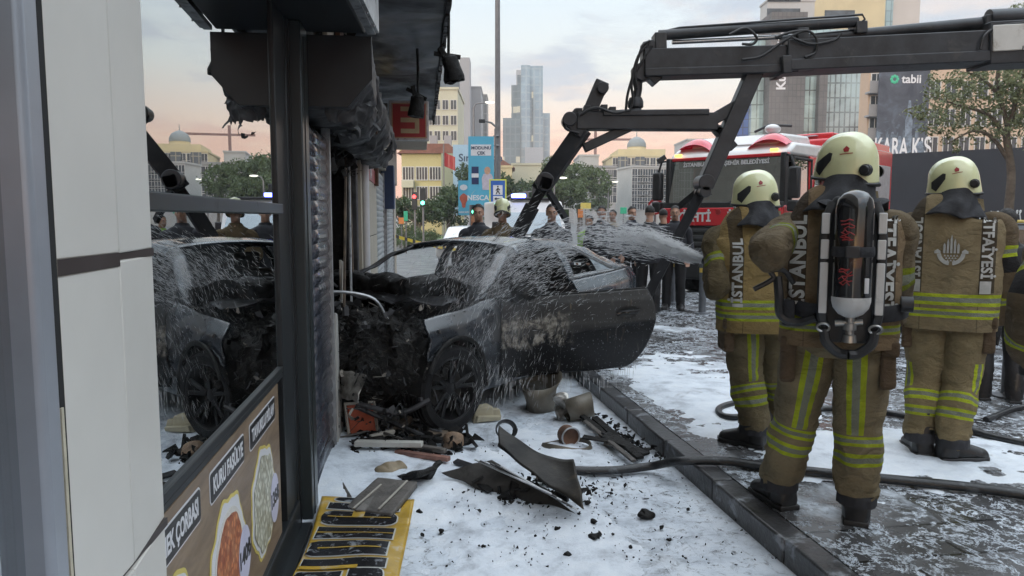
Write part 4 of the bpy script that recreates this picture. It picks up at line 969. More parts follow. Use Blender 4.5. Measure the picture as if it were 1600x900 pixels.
# mirrors
for sg in (-1, 1):
    mr = fb('mirror', M_blk, (sg * 1.38 - .10, .02, 1.85), (sg * 1.38 + .10, .18, 2.40), .04)
    fb('mirror_lower', M_blk, (sg * 1.38 - .10, .02, 1.62), (sg * 1.38 + .10, .18, 1.82), .03)
    g = B(); g.tube([(sg * 1.18, .2, 2.62), (sg * 1.3, .1, 2.60), (sg * 1.38, .1, 2.38)], .022, 8); g.build('mirror_arm', M_blk, fe)
g = B(); g.bar((-1.32, -.03, 2.6), (-1.22, .1, 2.7), .05, .1); g.build('mirror_bracket', M_blk, fe, bevel=.01)
# near side door and window, crew body
dr = fb('door', M_red, (1.205, .55, .75), (1.235, 1.5, 1.78), .012); fb('door_handle', M_blk, (1.235, 1.3, 1.35), (1.26, 1.45, 1.39), .008, dr)
g = B(); g.quad((1.212, .35, 1.80), (1.212, 1.3, 1.80), (1.20, 1.3, 2.56), (1.20, .42, 2.56)); g.build('side_window', M_wind, fe, smooth=0)
g = B(); g.tube([(1.225, .33, 1.78), (1.225, .42, 2.58), (1.225, 1.3, 2.58), (1.225, 1.3, 1.78)], .03, 6); g.build('window_surround', M_blk, fe)
g = B(); g.prism([(.9, .9), (1.15, .9), (1.75, 2.6), (1.55, 2.6)], 0, .004, MX((0, 1, 0), (0, 0, 1), (1, 0, 0), (1.237, .1, 0))); g.build('white_stripe', M_white, fe)
g = B(); g.box((-1.25, 2.15, .55), (1.25, 6.5, 3.05)); g.build('rear_body', M_red, fe, bevel=.04)
for y0, y1 in ((2.35, 3.6), (3.7, 4.9), (5.0, 6.3)):
    fb('locker_shutter', pm('locker_grey', (.42, .44, .46), .35, metal=.4), (1.252, y0, .95), (1.266, y1, 2.7), .006)
fb('ladder_rack', M_alu, (-.9, 2.4, 3.13), (.9, 6.4, 3.15), .02)
fb('roof_locker', M_red, (.4, 2.5, 3.0), (1.2, 6.4, 3.2), .03)
for sx in (-1.05, 1.05):
    for yy in (1.15, 5.3):
        M = Matrix.Translation((sx, yy, .5)) @ Matrix.Rotation(R(90), 4, 'Y')
        wh = B().lathe([(.28, -.15), (.42, -.17), (.5, -.14), (.5, .14), (.42, .17), (.28, .15)], 32, M, close=True).build('wheel', M_tyre, fe)
        B().lathe([(0, .1), (.12, .12), (.14, .06), (.28, .12), (.28, -.12), (0, -.1)], 24, M).build('rim', M_alu, wh)
fb('chassis', M_blk, (-1.1, .3, .35), (1.1, 6.9, .6), .02)
# ================================================================ PEOPLE (local: x = the person's right, y = the way they face, z = up)
def canvas(name, base, vb=(), hb=(), strip=None, bands=(), dark=(), stain=.28, rough=.85, ysat=1.0):
    """turnout cloth. vb: (u centre, half width, v0, v1) stripes along the limb; hb: (v0, v1) bands round it;
    bands: (z0, z1) round the jacket; strip: (x0, x1) darker panels beside the centre back; dark: (v0, v1) dark cuffs"""
    m, t = custom(name); o = t.obj(); uv = t.n('ShaderNodeTexCoord').outputs['UV']; U, V, _ = t.xyz(uv); X, Y, Z = t.xyz(o)
    n1 = t.noise(o, 4.5, 7, .62, .4); n2 = t.noise(o, 1.6, 4, .5)
    c = t.ramp(n1, [(.25, tuple(k * .58 for k in base)), (.5, base), (.78, tuple(min(1, k * 1.28) for k in base))])
    c = t.mix(t.math('MULTIPLY', t.smooth(t.noise(o, 2.3, 8, .7, .8), .54, .68), stain), c, tuple(k * .32 for k in base))
    wv = t.n('ShaderNodeTexWave', {'Scale': 190.0, 'Distortion': .4}); t.set(wv, 'Vector', o); wv.bands_direction = 'DIAGONAL'
    if strip:
        ax = t.math('ABSOLUTE', X); msk = t.math('MULTIPLY', t.math('GREATER_THAN', ax, strip[0]), t.math('MULTIPLY', t.math('LESS_THAN', ax, strip[1]), t.math('MULTIPLY', t.math('LESS_THAN', Y, 0.0), t.math('GREATER_THAN', Z, bands[0][1] + .012))))
        c = t.mix(t.math('MULTIPLY', msk, .8), c, srgb(48, 41, 36))
        seam = t.math('LESS_THAN', t.math('ABSOLUTE', t.math('SUBTRACT', ax, strip[0])), .0025); c = t.mix(t.math('MULTIPLY', seam, .5), c, (.01, .008, .006))
    yel = t.mix(t.smooth(n1, .25, .8), tuple(k * ysat for k in srgb(150, 160, 40)), tuple(k * ysat for k in srgb(206, 222, 52)))
    sil = t.mix(t.math('GREATER_THAN', wv.outputs[1], .5), srgb(116, 118, 104), srgb(142, 146, 130))
    def trim(c, pos, a, b, gate=None):
        mid = (a + b) / 2; hw = (b - a) / 2; d = t.math('ABSOLUTE', t.math('SUBTRACT', pos, mid))
        m1 = t.math('LESS_THAN', d, hw); m2 = t.math('LESS_THAN', d, hw * .40)
        if gate is not None: m1 = t.math('MULTIPLY', m1, gate)
        return t.mix(m1, c, t.mix(m2, yel, sil))
    for a, b in dark:
        c = t.mix(t.math('MULTIPLY', t.math('GREATER_THAN', V, a), t.math('LESS_THAN', V, b)), c, srgb(34, 32, 33))
    for uc, hw, v0, v1 in vb: c = trim(c, U, uc - hw, uc + hw, t.math('MULTIPLY', t.math('GREATER_THAN', V, v0), t.math('LESS_THAN', V, v1)))
    for a, b in hb: c = trim(c, V, a, b)
    for a, b in bands: c = trim(c, t.math('ADD', Z, t.math('MULTIPLY', t.math('SUBTRACT', n2, .5), .02)), a, b)
    dirt = t.smooth(t.noise(o, 7, 7, .7, .3), .50, .75); c = t.mix(t.math('MULTIPLY', dirt, .35), c, (.02, .016, .012))
    p = t.n('ShaderNodeBsdfPrincipled', {'Base Color': c, 'Roughness': rough, 'Specular IOR Level': .25})
    b = t.n('ShaderNodeBump', {'Strength': 1.0, 'Distance': .012}); t.set(b, 'Height', t.math('ADD', t.math('MULTIPLY', t.noise(t.scl(o, (1, 1, 1.9)), 10, 6, .62, 1.0), 3.2), t.math('ADD', t.noise(o, 34, 5, .6, .5), t.math('MULTIPLY', wv.outputs[1], .08)))); t.set(p, 'Normal', b)
    fin(t, p); return m
def limb(g, ctrl, n=56, per=10, up=(-1, 0, 0), amp=.006, fr=(2.2, 9), seed=0, sup=2.0, mat=0, caps=False, ampf=None):
    """cloth tube through control rings (x, y, z, ra, rb) with creases running round it"""
    P_ = cat([c[:3] for c in ctrl], per); Rr = cat([(c[3], c[4] if len(c) > 4 else c[3], 0) for c in ctrl], per); k = len(P_)
    T = [(P_[min(i + 1, k - 1)] - P_[max(i - 1, 0)]).normalized() for i in range(k)]
    X = T[0].cross(Vector(up)).normalized(); vs = []; uvs = []; L = 0; nn = n + 1
    for i in range(k):
        X = (X - T[i] * X.dot(T[i])).normalized(); Y = T[i].cross(X)
        if i: L += (P_[i] - P_[i - 1]).length
        for j in range(nn):
            a = 2 * PI * (j % n) / n; ca_, sa_ = math.cos(a), math.sin(a)
            e = 2 / sup; cx = math.copysign(abs(ca_) ** e, ca_); sx = math.copysign(abs(sa_) ** e, sa_)
            q = Vector((ca_ * fr[0], sa_ * fr[0], L * fr[1] + seed * 7.3))
            q2 = Vector((ca_ * fr[0] * .6 + 3, sa_ * fr[0] * .6, L * fr[1] * .45 + seed * 3.1 + ca_ * .5))
            am = amp * (ampf(i / (k - 1)) if ampf else 1)
            d = am * ((1 - 2.2 * abs(noise.noise(q))) * .8 + noise.noise(q2) * 1.6)
            vs.append(P_[i] + X * (cx * Rr[i].x + ca_ * d) + Y * (sx * Rr[i].y + sa_ * d)); uvs.append((j / n, L))
    fs = [(i * nn + j, i * nn + j + 1, (i + 1) * nn + j + 1, (i + 1) * nn + j) for i in range(k - 1) for j in range(n)]
    if caps: fs.append(tuple(range(n))[::-1]); fs.append(tuple((k - 1) * nn + j for j in range(n)))
    return g.add(vs, fs, mat, uvs)
M_skin = pm('skin', (.46, .27, .19), .5, var=.08, scale=12)
M_skin2 = pm('tanned_skin', (.34, .19, .13), .5, var=.08, scale=12)
M_hair = pm('dark_hair', (.012, .010, .009), .6, var=.4, scale=60, bump=1, bscale=120)
M_boot = pm('wet_black_leather', (.012, .012, .013), .35, var=.3, dirt=.1, dirtcol=(.1, .1, .1), dscale=20, bump=.3)
M_glove = pm('dark_glove', (.018, .018, .020), .7, var=.3, bump=.4)
M_helm = pm('pale_luminous_shell', srgb(214, 217, 172), .22, var=.05, scale=4, coat=.5, dirt=.09, dirtcol=srgb(120, 122, 96), dscale=8)
M_flap = pm('neck_cloth', (.022, .023, .028), .8, var=.3, bump=.5, bscale=40)
M_refl = pm('silver_lettering', srgb(176, 176, 172), .5, var=.10, scale=30, dirt=.12, dirtcol=srgb(90, 84, 76), dscale=22)
def HMX(o, yaw=0, pitch=0, roll=0): return Matrix.Translation(o) @ Matrix.Rotation(yaw, 4, 'Z') @ Matrix.Rotation(pitch, 4, 'X') @ Matrix.Rotation(roll, 4, 'Y')
def head_mesh(g, M):
    """skull, jaw, nose, brow, ears, lips, neck"""
    def e(c, r): g.ell(M @ Vector(c), r, 20, 14, M=M.to_3x3())
    e((0, -.012, .035), (.076, .094, .092)); e((0, .028, -.03), (.060, .062, .078)); e((0, .050, -.082), (.034, .028, .026))
    e((0, .094, -.018), (.012, .020, .020)); e((0, .088, .008), (.008, .016, .026)); e((0, .078, .034), (.052, .014, .010)); e((0, .078, -.052), (.022, .012, .010))
    for s_ in (-1, 1):
        e((s_ * .076, -.004, -.008), (.010, .020, .030)); e((s_ * .040, .060, -.022), (.018, .018, .020))
    g.tube([M @ Vector((0, -.018, -.03)), M @ Vector((0, -.035, -.16))], (.056, .062), 18)
def hand(g, M, s=1.0, curl=.6, mirror=1):
    """palm and five bent fingers; M: origin wrist, z = away from the forearm, y = back of the hand, x = thumb side"""
    def P(x, y, z): return M @ Vector((x * mirror * s, y * s, z * s))
    g.tube([P(0, 0, -.04), P(0, 0, .0), P(.002, 0, .035), P(.0, 0, .085)], [(.028 * s, .024 * s), (.032 * s, .020 * s), (.042 * s, .018 * s), (.040 * s, .014 * s)], 14, up=tuple(M.to_3x3() @ Vector((0, 1, 0))))
    for k, (x, L) in enumerate(((.030, .074), (.010, .084), (-.011, .078), (-.031, .060))):
        a1, a2, a3 = curl * .7, curl * 1.5, curl * 2.2; p0 = (x, 0, .080); l1, l2, l3 = L * .45, L * .32, L * .25
        p1 = (x, -math.sin(a1) * l1, .080 + math.cos(a1) * l1); p2 = (x, p1[1] - math.sin(a2) * l2, p1[2] + math.cos(a2) * l2); p3 = (x, p2[1] - math.sin(a3) * l3, p2[2] + math.cos(a3) * l3)
        g.tube([P(*q) for q in ((x, 0, .05), p0, p1, p2, p3)], [.011 * s, .0105 * s, .0095 * s, .009 * s, .007 * s], 8)
    g.tube([P(.030, 0, .015), P(.055, -.012, .045), P(.058, -.026, .072), P(.050, -.036, .092)], [.014 * s, .012 * s, .0105 * s, .008 * s], 8)
def boot(parent, ank, yaw, mat=M_boot, sc=1.0):
    b = B(); M = Matrix.Translation((ank[0], ank[1], 0)) @ Matrix.Rotation(yaw, 4, 'Z')
    rows = [(-.085, .035, .040, .052), (-.075, .045, .050, .060), (-.03, .046, .060, .075), (.03, .044, .055, .07), (.09, .050, .046, .048), (.15, .052, .036, .038), (.19, .040, .030, .030), (.205, .016, .026, .016)]
    vs = []; n = 20
    for y, hw, zc, hh in rows:
        for j in range(n):
            a = 2 * PI * j / n; z = max(.002, zc + hh * math.sin(a)); vs.append(M @ Vector((hw * 1.08 * math.cos(a) * sc, y * sc, z * sc)))
    b.add(vs, [(i * n + j, i * n + (j + 1) % n, (i + 1) * n + (j + 1) % n, (i + 1) * n + j) for i in range(len(rows) - 1) for j in range(n)] + [tuple(range(n))[::-1], tuple((len(rows) - 1) * n + j for j in range(n))])
    b.tube([M @ Vector((0, -.03, .03)), M @ Vector((0, -.035, .12)), Vector((ank[0], ank[1], .12)) + Vector((0, -.02, .16))], [.06 * sc, .062 * sc, .068 * sc], 18)
    o = b.build('boot', mat, parent); r = o.modifiers.new('r', 'REMESH'); r.mode = 'VOXEL'; r.voxel_size = .008; r.use_smooth_shade = True
    sb_ = B(); pts = [(-.05, -.09), (.05, -.09), (.058, -.02), (.05, .04), (.06, .12), (.05, .19), (0, .222), (-.05, .19), (-.06, .12), (-.05, .04), (-.058, -.02)]
    sb_.prism([(p[0] * sc * 1.03, p[1] * sc) for p in pts], 0, .026, M); sb_.build('sole', M_hose, o, bevel=.005)
    return o
def helmet(parent, M, text_on=True):
    """pale fire helmet; local y = forward"""
    h = bpy.data.objects.new('helmet', None); COL.objects.link(h); h.parent = parent; h.matrix_local = M @ Matrix.Diagonal((.90, .90, .93, 1))
    def pt(u, v):
        a = u * 2 * PI; fy = math.cos(a); fx = math.sin(a)                   # u 0 = front
        low = -.045 - .045 * (1 - fy) / 2 - .025 * max(0, -fy) - .02 * abs(fx)      # rim drops to the ears and nape
        ph = v * PI / 2
        if v < .22:
            k = v / .22; z = lerp(low, 0, k); r = lerp(.985, 1, k)
        else:
            k = (v - .22) / .78; z = .145 * math.sin(k * PI / 2) ; r = math.cos(k * PI / 2) ** .82
        ry = .158 if fy > 0 else .150
        x = fx * .126 * r; y = fy * ry * r
        if fy > .35 and v < .3: y += .018 * (fy - .35) * (1 - v / .3) * 2
        cr = math.exp(-(x / .022) ** 2) * .010 * min(1, k * 3 if v >= .22 else 0); z += cr * (1 if v > .25 else 0)
        sw = math.exp(-((abs(x) - .075) / .012) ** 2) * .006 * (1 if v > .4 else 0); z += sw
        return Vector((x, y, z))
    g = B(); g.grid(pt, 96, 48); o = g.build('shell', M_helm, h, smooth=55); m_ = o.modifiers.new('s', 'SOLIDIFY'); m_.thickness = .006; m_.offset = 1
    bv = BVHTree.FromPolygons([Vector(q) for q in g.v], g.f)
    def wrapx(g2, sgn):
        out = []
        for q in g2.v:
            q = Vector(q); hit = bv.ray_cast(Vector((sgn * 1.0, q.y, q.z)), Vector((-sgn, 0, 0)))
            out.append((hit[0].x + sgn * q.x, q.y, q.z) if hit[0] else (sgn * .11, q.y, q.z))
        g2.v = out
    for sgn in (-1, 1):
        for nm, poly, mt, e_ in (('side_recess', [(.135, -.028), (.128, .012), (.048, .052), (.032, .045), (.040, .012), (.075, -.022), (.11, -.055)], M_blk, .003), ('crest_mark', [(-.035, .075), (-.050, .060), (-.045, .045), (-.025, .045), (-.020, .060)], M_signred, .003), ('crest_mark', [(-.065, .038), (-.065, .034), (-.005, .034), (-.005, .038)], M_signred, .003)):
            g2 = B(); c = Vector((0, sum(p[0] for p in poly) / len(poly), sum(p[1] for p in poly) / len(poly))); N = 10; rings = []
            for r_ in range(N + 1):
                for (py_, pz_) in poly:
                    for k_ in range(4): 
                        i_ = poly.index((py_, pz_)); q2 = poly[(i_ + 1) % len(poly)]; yy = lerp(py_, q2[0], k_ / 4); zz_ = lerp(pz_, q2[1], k_ / 4); rings.append((e_, lerp(c.y, yy, r_ / N), lerp(c.z, zz_, r_ / N)))
            m_n = len(poly) * 4
            g2.add(rings, [(r_ * m_n + j, r_ * m_n + (j + 1) % m_n, (r_ + 1) * m_n + (j + 1) % m_n, (r_ + 1) * m_n + j) for r_ in range(N) for j in range(m_n)])
            wrapx(g2, sgn); g2.build(nm, mt, h, smooth=60)
        g2 = B(); g2.lathe([(0, .035), (.02, .034), (.024, .02), (.028, .018), (.030, -.01)], 20, MX((0, 1, 0), (0, 0, 1), (1, 0, 0), (sgn * .090, -.118, -.052)) @ Matrix.Diagonal((1, 1, sgn, 1))); g2.build('adjuster_knob', M_blk, h)
    g = B(); g.tube([pt(k / 40, .0) * 1.0 + Vector((0, 0, -.004)) for k in range(41)], .0085, 8, caps=False); g.build('rim_seal', M_blk, h)
    g = B(); g.grid(lambda u, v: Vector((math.sin((u - .5) * 2.0) * .118, math.cos((u - .5) * 2.0) * .158 + .008, lerp(-.095, -.028, v))), 24, 6); g.build('visor', M_glass, h)
    return h
def build_person(label, loc, rz, feet, hip, sho, elbows, hands, headM, jacket=None, trousers=None, sleeves=None, group=None, gear='fire', hem=.80, z0=0.0, skin=None, hairy=True, cap=False, name='person', sc=1.0, back='full', stripe_u=(.5, .5), mous=False, detail=1.0):
    skin = skin or M_skin
    r = thing(name, label, 'person', loc, rz, group); r.scale = (sc, sc, sc)
    HM = headM
    fire = gear == 'fire'; N_ = int(64 * detail)
    # hidden and visible body, one continuous skin
    b = B(); head_mesh(b, HM); nk = HM @ Vector((0, -.035, -.14))
    b.tube(cat([(hip[0], hip[1], hip[2] - .05), (hip[0] * .7, hip[1] * .7 - .01, hip[2] + .15), (sho[0], sho[1], sho[2] - .12), (sho[0], sho[1], sho[2]), nk], 4), [(.10, .10) for i in range(13)] + [(.10, .08), (.08, .07), (.06, .06), (.05, .05)], 20, up=(1, 0, 0))
    for i in (0, 1):
        s_ = -1 if i == 0 else 1; S_ = Vector((sho[0] + s_ * .185, sho[1], sho[2] - .06)); E_ = Vector(elbows[i]); H_ = Vector(hands[i])
        b.tube([S_ - Vector((s_ * .08, 0, 0)), S_, S_.lerp(E_, .5), E_, E_.lerp(H_, .4), H_], [.045, .042, .040, .034, .032, .024], 12)
        if not fire:
            d = (H_ - E_).normalized(); sd = d.cross(Vector((0, 1, 0.2))).normalized(); hand(b, MX(sd * s_ * -1, d.cross(sd * s_ * -1) , d, H_), .95, .5)
    for i in (0, 1):
        F_ = Vector(feet[i][:3]); s_ = -1 if i == 0 else 1; Hp = Vector((hip[0] + s_ * .09, hip[1], hip[2])); K_ = Hp.lerp(F_, .5) + Vector((0, feet[i][4] if len(feet[i]) > 4 else .03, 0))
        b.tube([Hp, Hp.lerp(K_, .5), K_, K_.lerp(F_, .5), F_ + Vector((0, 0, .08))], [.08, .072, .054, .05, .04], 12)
    o = b.build('body', skin, r); m_ = o.modifiers.new('r', 'REMESH'); m_.mode = 'VOXEL'; m_.voxel_size = .011 if not fire or gear == 'fireface' else .02; m_.use_smooth_shade = True
    m_ = o.modifiers.new('sm', 'SMOOTH'); m_.iterations = 3
    # eyes and brows
    for s_ in (-1, 1):
        e = B(); e.ell(HM @ Vector((s_ * .030, .078, .008)), (.012, .008, .007), 10, 8, M=HM.to_3x3()); ey = e.build('eye', pm('eye_white', (.55, .52, .48), .2), r)
        e = B(); e.ell(HM @ Vector((s_ * .030, .0855, .008)), (.006, .003, .006), 10, 8, M=HM.to_3x3()); e.build('iris', M_ink, ey)
        e = B(); e.tube([HM @ Vector((s_ * .012, .093, .026)), HM @ Vector((s_ * .03, .092, .032)), HM @ Vector((s_ * .05, .080, .026))], (.003, .005, .002), 6); e.build('eyebrow', M_hair, r)
    if mous: e = B(); e.tube([HM @ Vector((-.028, .082, -.044)), HM @ Vector((0, .099, -.036)), HM @ Vector((.028, .082, -.044))], (.004, .008, .004), 8); e.build('moustache', M_hair, r)
    if hairy:
        def hairf(u, v):
            cu, su = math.cos(u * 2 * PI), math.sin(u * 2 * PI); a = v * PI * (.60 - .31 * max(0, cu) ** .5)
            return HM @ Vector((.080 * math.sin(a) * su, -.014 + .098 * math.sin(a) * cu, .040 + .098 * math.cos(a)))
        e = B(); e.grid(hairf, 40, 20)
        e.v = [tuple(Vector(q) + noise.noise_vector(Vector(q) * 40) * .006) for q in e.v]; ho = e.build('hair', M_hair, r); 
    # trousers
    leg_fat = 1.0 if fire else .80
    for i in (0, 1):
        F_ = Vector(feet[i][:3]); s_ = -1 if i == 0 else 1; Hp = Vector((hip[0] + s_ * .105, hip[1], hip[2] + .04)); kf = feet[i][4] if len(feet[i]) > 4 else .03
        K_ = Hp.lerp(F_, .5) + Vector((0, kf, 0)); A_ = F_ + Vector((0, -.015, .17 if fire else .05)); C_ = K_.lerp(A_, .5) + Vector((0, -.015, 0)); T_ = Hp.lerp(K_, .5) + Vector((0, -.005, 0))
        g = B(); f_ = leg_fat
        limb(g, [(*Hp, .128 * f_, .135 * f_), (*T_, .122 * f_, .122 * f_), (*K_, .105 * f_, .102 * f_), (*C_, .104 * f_, .098 * f_), (*A_, .088 * f_, .086 * f_), (*(A_ + Vector((0, 0, -.012))), .085 * f_, .08 * f_)], n=N_, per=14, amp=.016 if fire else .008, seed=i + loc[0] * 3, fr=(1.1, 16), ampf=lambda k: (.35 + .8 * k) * min(1, (1 - k) * 9 + .1))
        lg = g.build('trouser_leg', trousers[i], r, smooth=80, uvs=True)
        if fire:
            g = B(); limb(g, [(*(A_ + Vector((0, 0, .03))), .066, .066), (*(A_ + Vector((0, 0, -.006))), .072, .070), (*(A_ + Vector((0, -.0, -.028))), .090, .088), (*(A_ + Vector((0, -.0, -.075))), .094, .09)], n=N_, per=8, amp=.006, seed=5); g.build('inner_cuff', M_flap, lg, smooth=80)
            px_ = Hp.x + s_ * .112; g = B(); g.box((px_ - .03, Hp.y - .11, Hp.z - .27), (px_ + .035, Hp.y + .06, Hp.z - .06)); g.v = [tuple(Vector(q) + noise.noise_vector(Vector(q) * 7) * .02) for q in g.v]; g.build('cargo_pocket', M_pock, lg, bevel=.018)
            g = B(); g.box((px_ - .032, Hp.y - .115, Hp.z - .12), (px_ + .042, Hp.y + .065, Hp.z - .05)); g.build('pocket_flap', M_pock, lg, bevel=.012)
        boot(r, (F_.x, F_.y), feet[i][3] if len(feet[i]) > 3 else 0.0, sc=1.08 if fire else 1.0)
    g = B(); limb(g, [(hip[0], hip[1], hip[2] - .10, .15 * leg_fat + .02, .11), (hip[0], hip[1], hip[2] - .03, .215 * (leg_fat + .04), .142 * (leg_fat + .05)), (hip[0], hip[1], hip[2] + .12, .20 * (leg_fat + .05), .14 * leg_fat)], n=N_, per=10, up=(0, -1, 0), amp=.005, fr=(1.2, 5), caps=True); g.build('trouser_seat', trousers[2], r, smooth=60)
    # jacket
    g = B(); hx, hy, hz = hip; sx, sy, sz = sho; W_ = 1.0 if fire else .86
    limb(g, [(hx, hy, hem, .262 * W_, .180 * W_), (hx, hy, hem + .10, .260 * W_, .180 * W_), (lerp(hx, sx, .45), lerp(hy, sy, .45), lerp(hem, sz, .45), .264 * W_, .168 * W_), (lerp(hx, sx, .8), lerp(hy, sy, .8), sz - .17, .272 * W_, .168 * W_), (sx, sy, sz - .07, .262 * W_, .150 * W_), (sx, sy, sz - .005, .205 * W_, .128 * W_), (lerp(sx, nk.x, .5), lerp(sy, nk.y, .5), sz + .035, .125 * W_, .100 * W_), (nk.x, nk.y, sz + .075, .082, .082)], n=int(96 * detail), per=14, up=(0, -1, 0), amp=.010 if fire else .007, fr=(1.6, 6.5), sup=2.5, seed=loc[1], ampf=lambda k: 1.1 - .9 * abs(2 * min(1, k * 1.15) - 1) ** 3 if k < .85 else .25)
    jk = g.build('jacket', jacket, r, smooth=80, uvs=True)
    bv = BVHTree.FromPolygons([Vector(q) for q in g.v], g.f); jk['_'] = 0; del jk['_']
    if fire or gear == 'coat':
        g = B(); limb(g, [(nk.x, nk.y, sz + .03, .098, .096), (nk.x, nk.y + .004, sz + .10, .088, .088)], n=40, per=8, up=(0, -1, 0), amp=.004); g.build('collar', trousers[2], jk, smooth=80)
    for i in (0, 1):
        s_ = -1 if i == 0 else 1; S_ = Vector((sx + s_ * .232 * (W_ + .02), sy + .05, sz - .08)); E_ = Vector(elbows[i]); H_ = Vector(hands[i]); g = B(); af = 1.0 if fire else .82
        In = S_ - Vector((s_ * .10, 0, -.03)); 
        limb(g, [(*In, .060 * af, .070 * af), (*S_, .084 * af, .090 * af), (*S_.lerp(E_, .5), .075 * af, .077 * af), (*E_, .074 * af, .076 * af), (*E_.lerp(H_, .5), .076 * af, .076 * af), (*(E_.lerp(H_, .95)), .064 * af, .064 * af)], n=N_, per=12, up=(0, 1, 0.1), amp=.013 if fire else .007, fr=(1.3, 9), seed=i * 4 + loc[0], ampf=lambda k: .5 + .8 * k)
        sl = g.build('sleeve', sleeves, jk, smooth=80, uvs=True)
        if fire:
            g = B(); d = (H_ - E_).normalized(); sd = d.cross(Vector((0, 1, .2))).normalized(); hand(g, MX(sd * -s_, d.cross(sd * -s_), d, H_), 1.12, .7)
            g.tube([E_.lerp(H_, .9), H_ + d * .01], [.055, .045], 14)
            o = g.build('glove', M_glove, r); m_ = o.modifiers.new('r', 'REMESH'); m_.mode = 'VOXEL'; m_.voxel_size = .006; m_.use_smooth_shade = True
    return r, jk, bv
def wrap_back(me, bv, off=.005, axis=1):
    for v in me.vertices:
        hit = bv.ray_cast(Vector((v.co.x, -1, v.co.z)), Vector((0, 1, 0)))
        v.co.y = (hit[0].y if hit[0] else -.1) - off
def back_text(jk, bv, s, x, zc, length, size, down, name='back_lettering'):
    me = text_mesh(s, size, bold=size * .035, space=1.05, cut=.02)
    L = max(v.co.x for v in me.vertices) - min(v.co.x for v in me.vertices); k = length / L
    for v in me.vertices:
        a, b = v.co.x * k, v.co.y
        v.co = Vector((x + b, 0, zc - a)) if down else Vector((x - b, 0, zc + a))
    wrap_back(me, bv); me.materials.clear(); me.materials.append(M_refl)
    o = bpy.data.objects.new(name, me); COL.objects.link(o); o.parent = jk; return o
def back_patch(jk, bv, x0, x1, z0, z1, name='reflective_patch'):
    g = B(); g.grid(lambda u, v: Vector((lerp(x0, x1, u), 0, lerp(z0, z1, v))), 6, 8); me = g.mesh(name, M_refl); wrap_back(me, bv)
    o = bpy.data.objects.new(name, me); COL.objects.link(o); o.parent = jk
def neck_flap(parent, HM, sz, nk, wide=.17, yaw=0):
    """dark cloth hanging from the helmet rim over the shoulders"""
    g = B()
    def f(u, v):
        a = lerp(-2.1, 2.1, u); top = HM @ Vector((math.sin(a) * .100, -math.cos(a) * .116, -.048)); ry = Matrix.Rotation(yaw, 3, 'Z')
        bot = Vector((nk.x, nk.y, sz + .02 - .045 * math.cos(a) ** 2)) + ry @ Vector((math.sin(a) * wide, -math.cos(a) * .155 + .01, 0))
        w_ = math.sin(v * PI); mid = top.lerp(bot, v) - Vector((math.sin(a), -math.cos(a), 0)) * w_ * .012
        return mid + noise.noise_vector(Vector((a * 2.4, v * 2.2, 3))) * .028 * v + Vector((math.sin(a), -math.cos(a), 0)) * math.sin(a * 7) * .006 * v
    g.grid(f, 60, 20); o = g.build('neck_flap', M_flap, parent, smooth=80); m_ = o.modifiers.new('s', 'SOLIDIFY'); m_.thickness = .004; return o
BRN = srgb(140, 125, 96); BRN2 = srgb(129, 117, 92)
M_pock = canvas('pocket_canvas', srgb(96, 80, 62))
M_seatc = canvas('seat_canvas', BRN2)
M_jack = canvas('jacket_canvas', BRN, strip=(.150, .228), bands=((.952, 1.022), (.876, .930)))
M_jackB = canvas('jacket_canvas_worn', srgb(128, 108, 82), strip=(.150, .228), bands=((1.015, 1.075), (.955, .995)), stain=.5, ysat=.7)
M_slv = canvas('sleeve_canvas', srgb(108, 95, 74), hb=((.28, .345),), stain=.5, ysat=.38)
M_slvC = canvas('sleeve_canvas_banded', srgb(104, 90, 70), hb=((.21, .29), (.50, .56)), dark=((.29, .36),), ysat=.8)
M_slvA = canvas('sleeve_canvas_dark', srgb(98, 86, 62), hb=((.25, .32),), stain=.5, ysat=.5)
def leg_mat(name, base, uc, hw=.058, v0=.06, v1=.50, h=((.52, .575), (.60, .655)), **k): return canvas(name, base, vb=((uc, hw, v0, v1),), hb=h, **k)
# ---------------------------------------------------------------- the four firefighters nearest the camera
PZ = .12
def localiser(loc, rz):
    Mi = (Matrix.Translation(loc) @ Matrix.Rotation(rz, 4, 'Z')).inverted(); return lambda px, py, Y: Mi @ at(px, py, Y)
def footl(loc, rz, px, py, z=PZ):
    p = (Matrix.Translation(loc) @ Matrix.Rotation(rz, 4, 'Z')).inverted() @ on(px, py, z); return p
GF = 'firefighters in brown turnout gear seen from behind'
# B: the one with the breathing apparatus
locB = Vector((1.545, 3.48, PZ)); rB = R(-21); lB = localiser(locB, rB)
fl = footl(locB, rB, 1217, 792); fr_ = footl(locB, rB, 1338, 818)
hB = HMX((.02, .04, 1.70), R(68), R(-4))
mB = (leg_mat('leg_left_worn', BRN2, .47, .056, .09, .52, ((.53, .585), (.615, .665)), stain=.45, ysat=.8), leg_mat('leg_right_worn', BRN2, .53, .056, .07, .52, ((.53, .585), (.615, .665)), stain=.45, ysat=.8), M_seatc)
pB, jB, bB = build_person('firefighter with a black air cylinder on the back, feet apart by the kerb', locB, rB,
    ((fl.x, fl.y + .04, 0, R(35), .02), (fr_.x, fr_.y + .05, 0, R(-4), .02)), (0, 0, .93), (0, .0, 1.50),
    (lB(1202, 398, 3.30), lB(1400, 434, 3.46)), (lB(1205, 372, 3.62), lB(1388, 500, 3.68)), hB, M_jackB, mB, M_slv, GF, hem=.885, sc=1.0, hairy=False)
pB.scale = (1.0, 1.0, 1.0)
helmet(pB, hB @ Matrix.Translation((0, 0, .035))); neck_flap(pB, hB @ Matrix.Translation((0, 0, .035)), 1.50, Vector((0, -.02, 0)), .185, R(52))
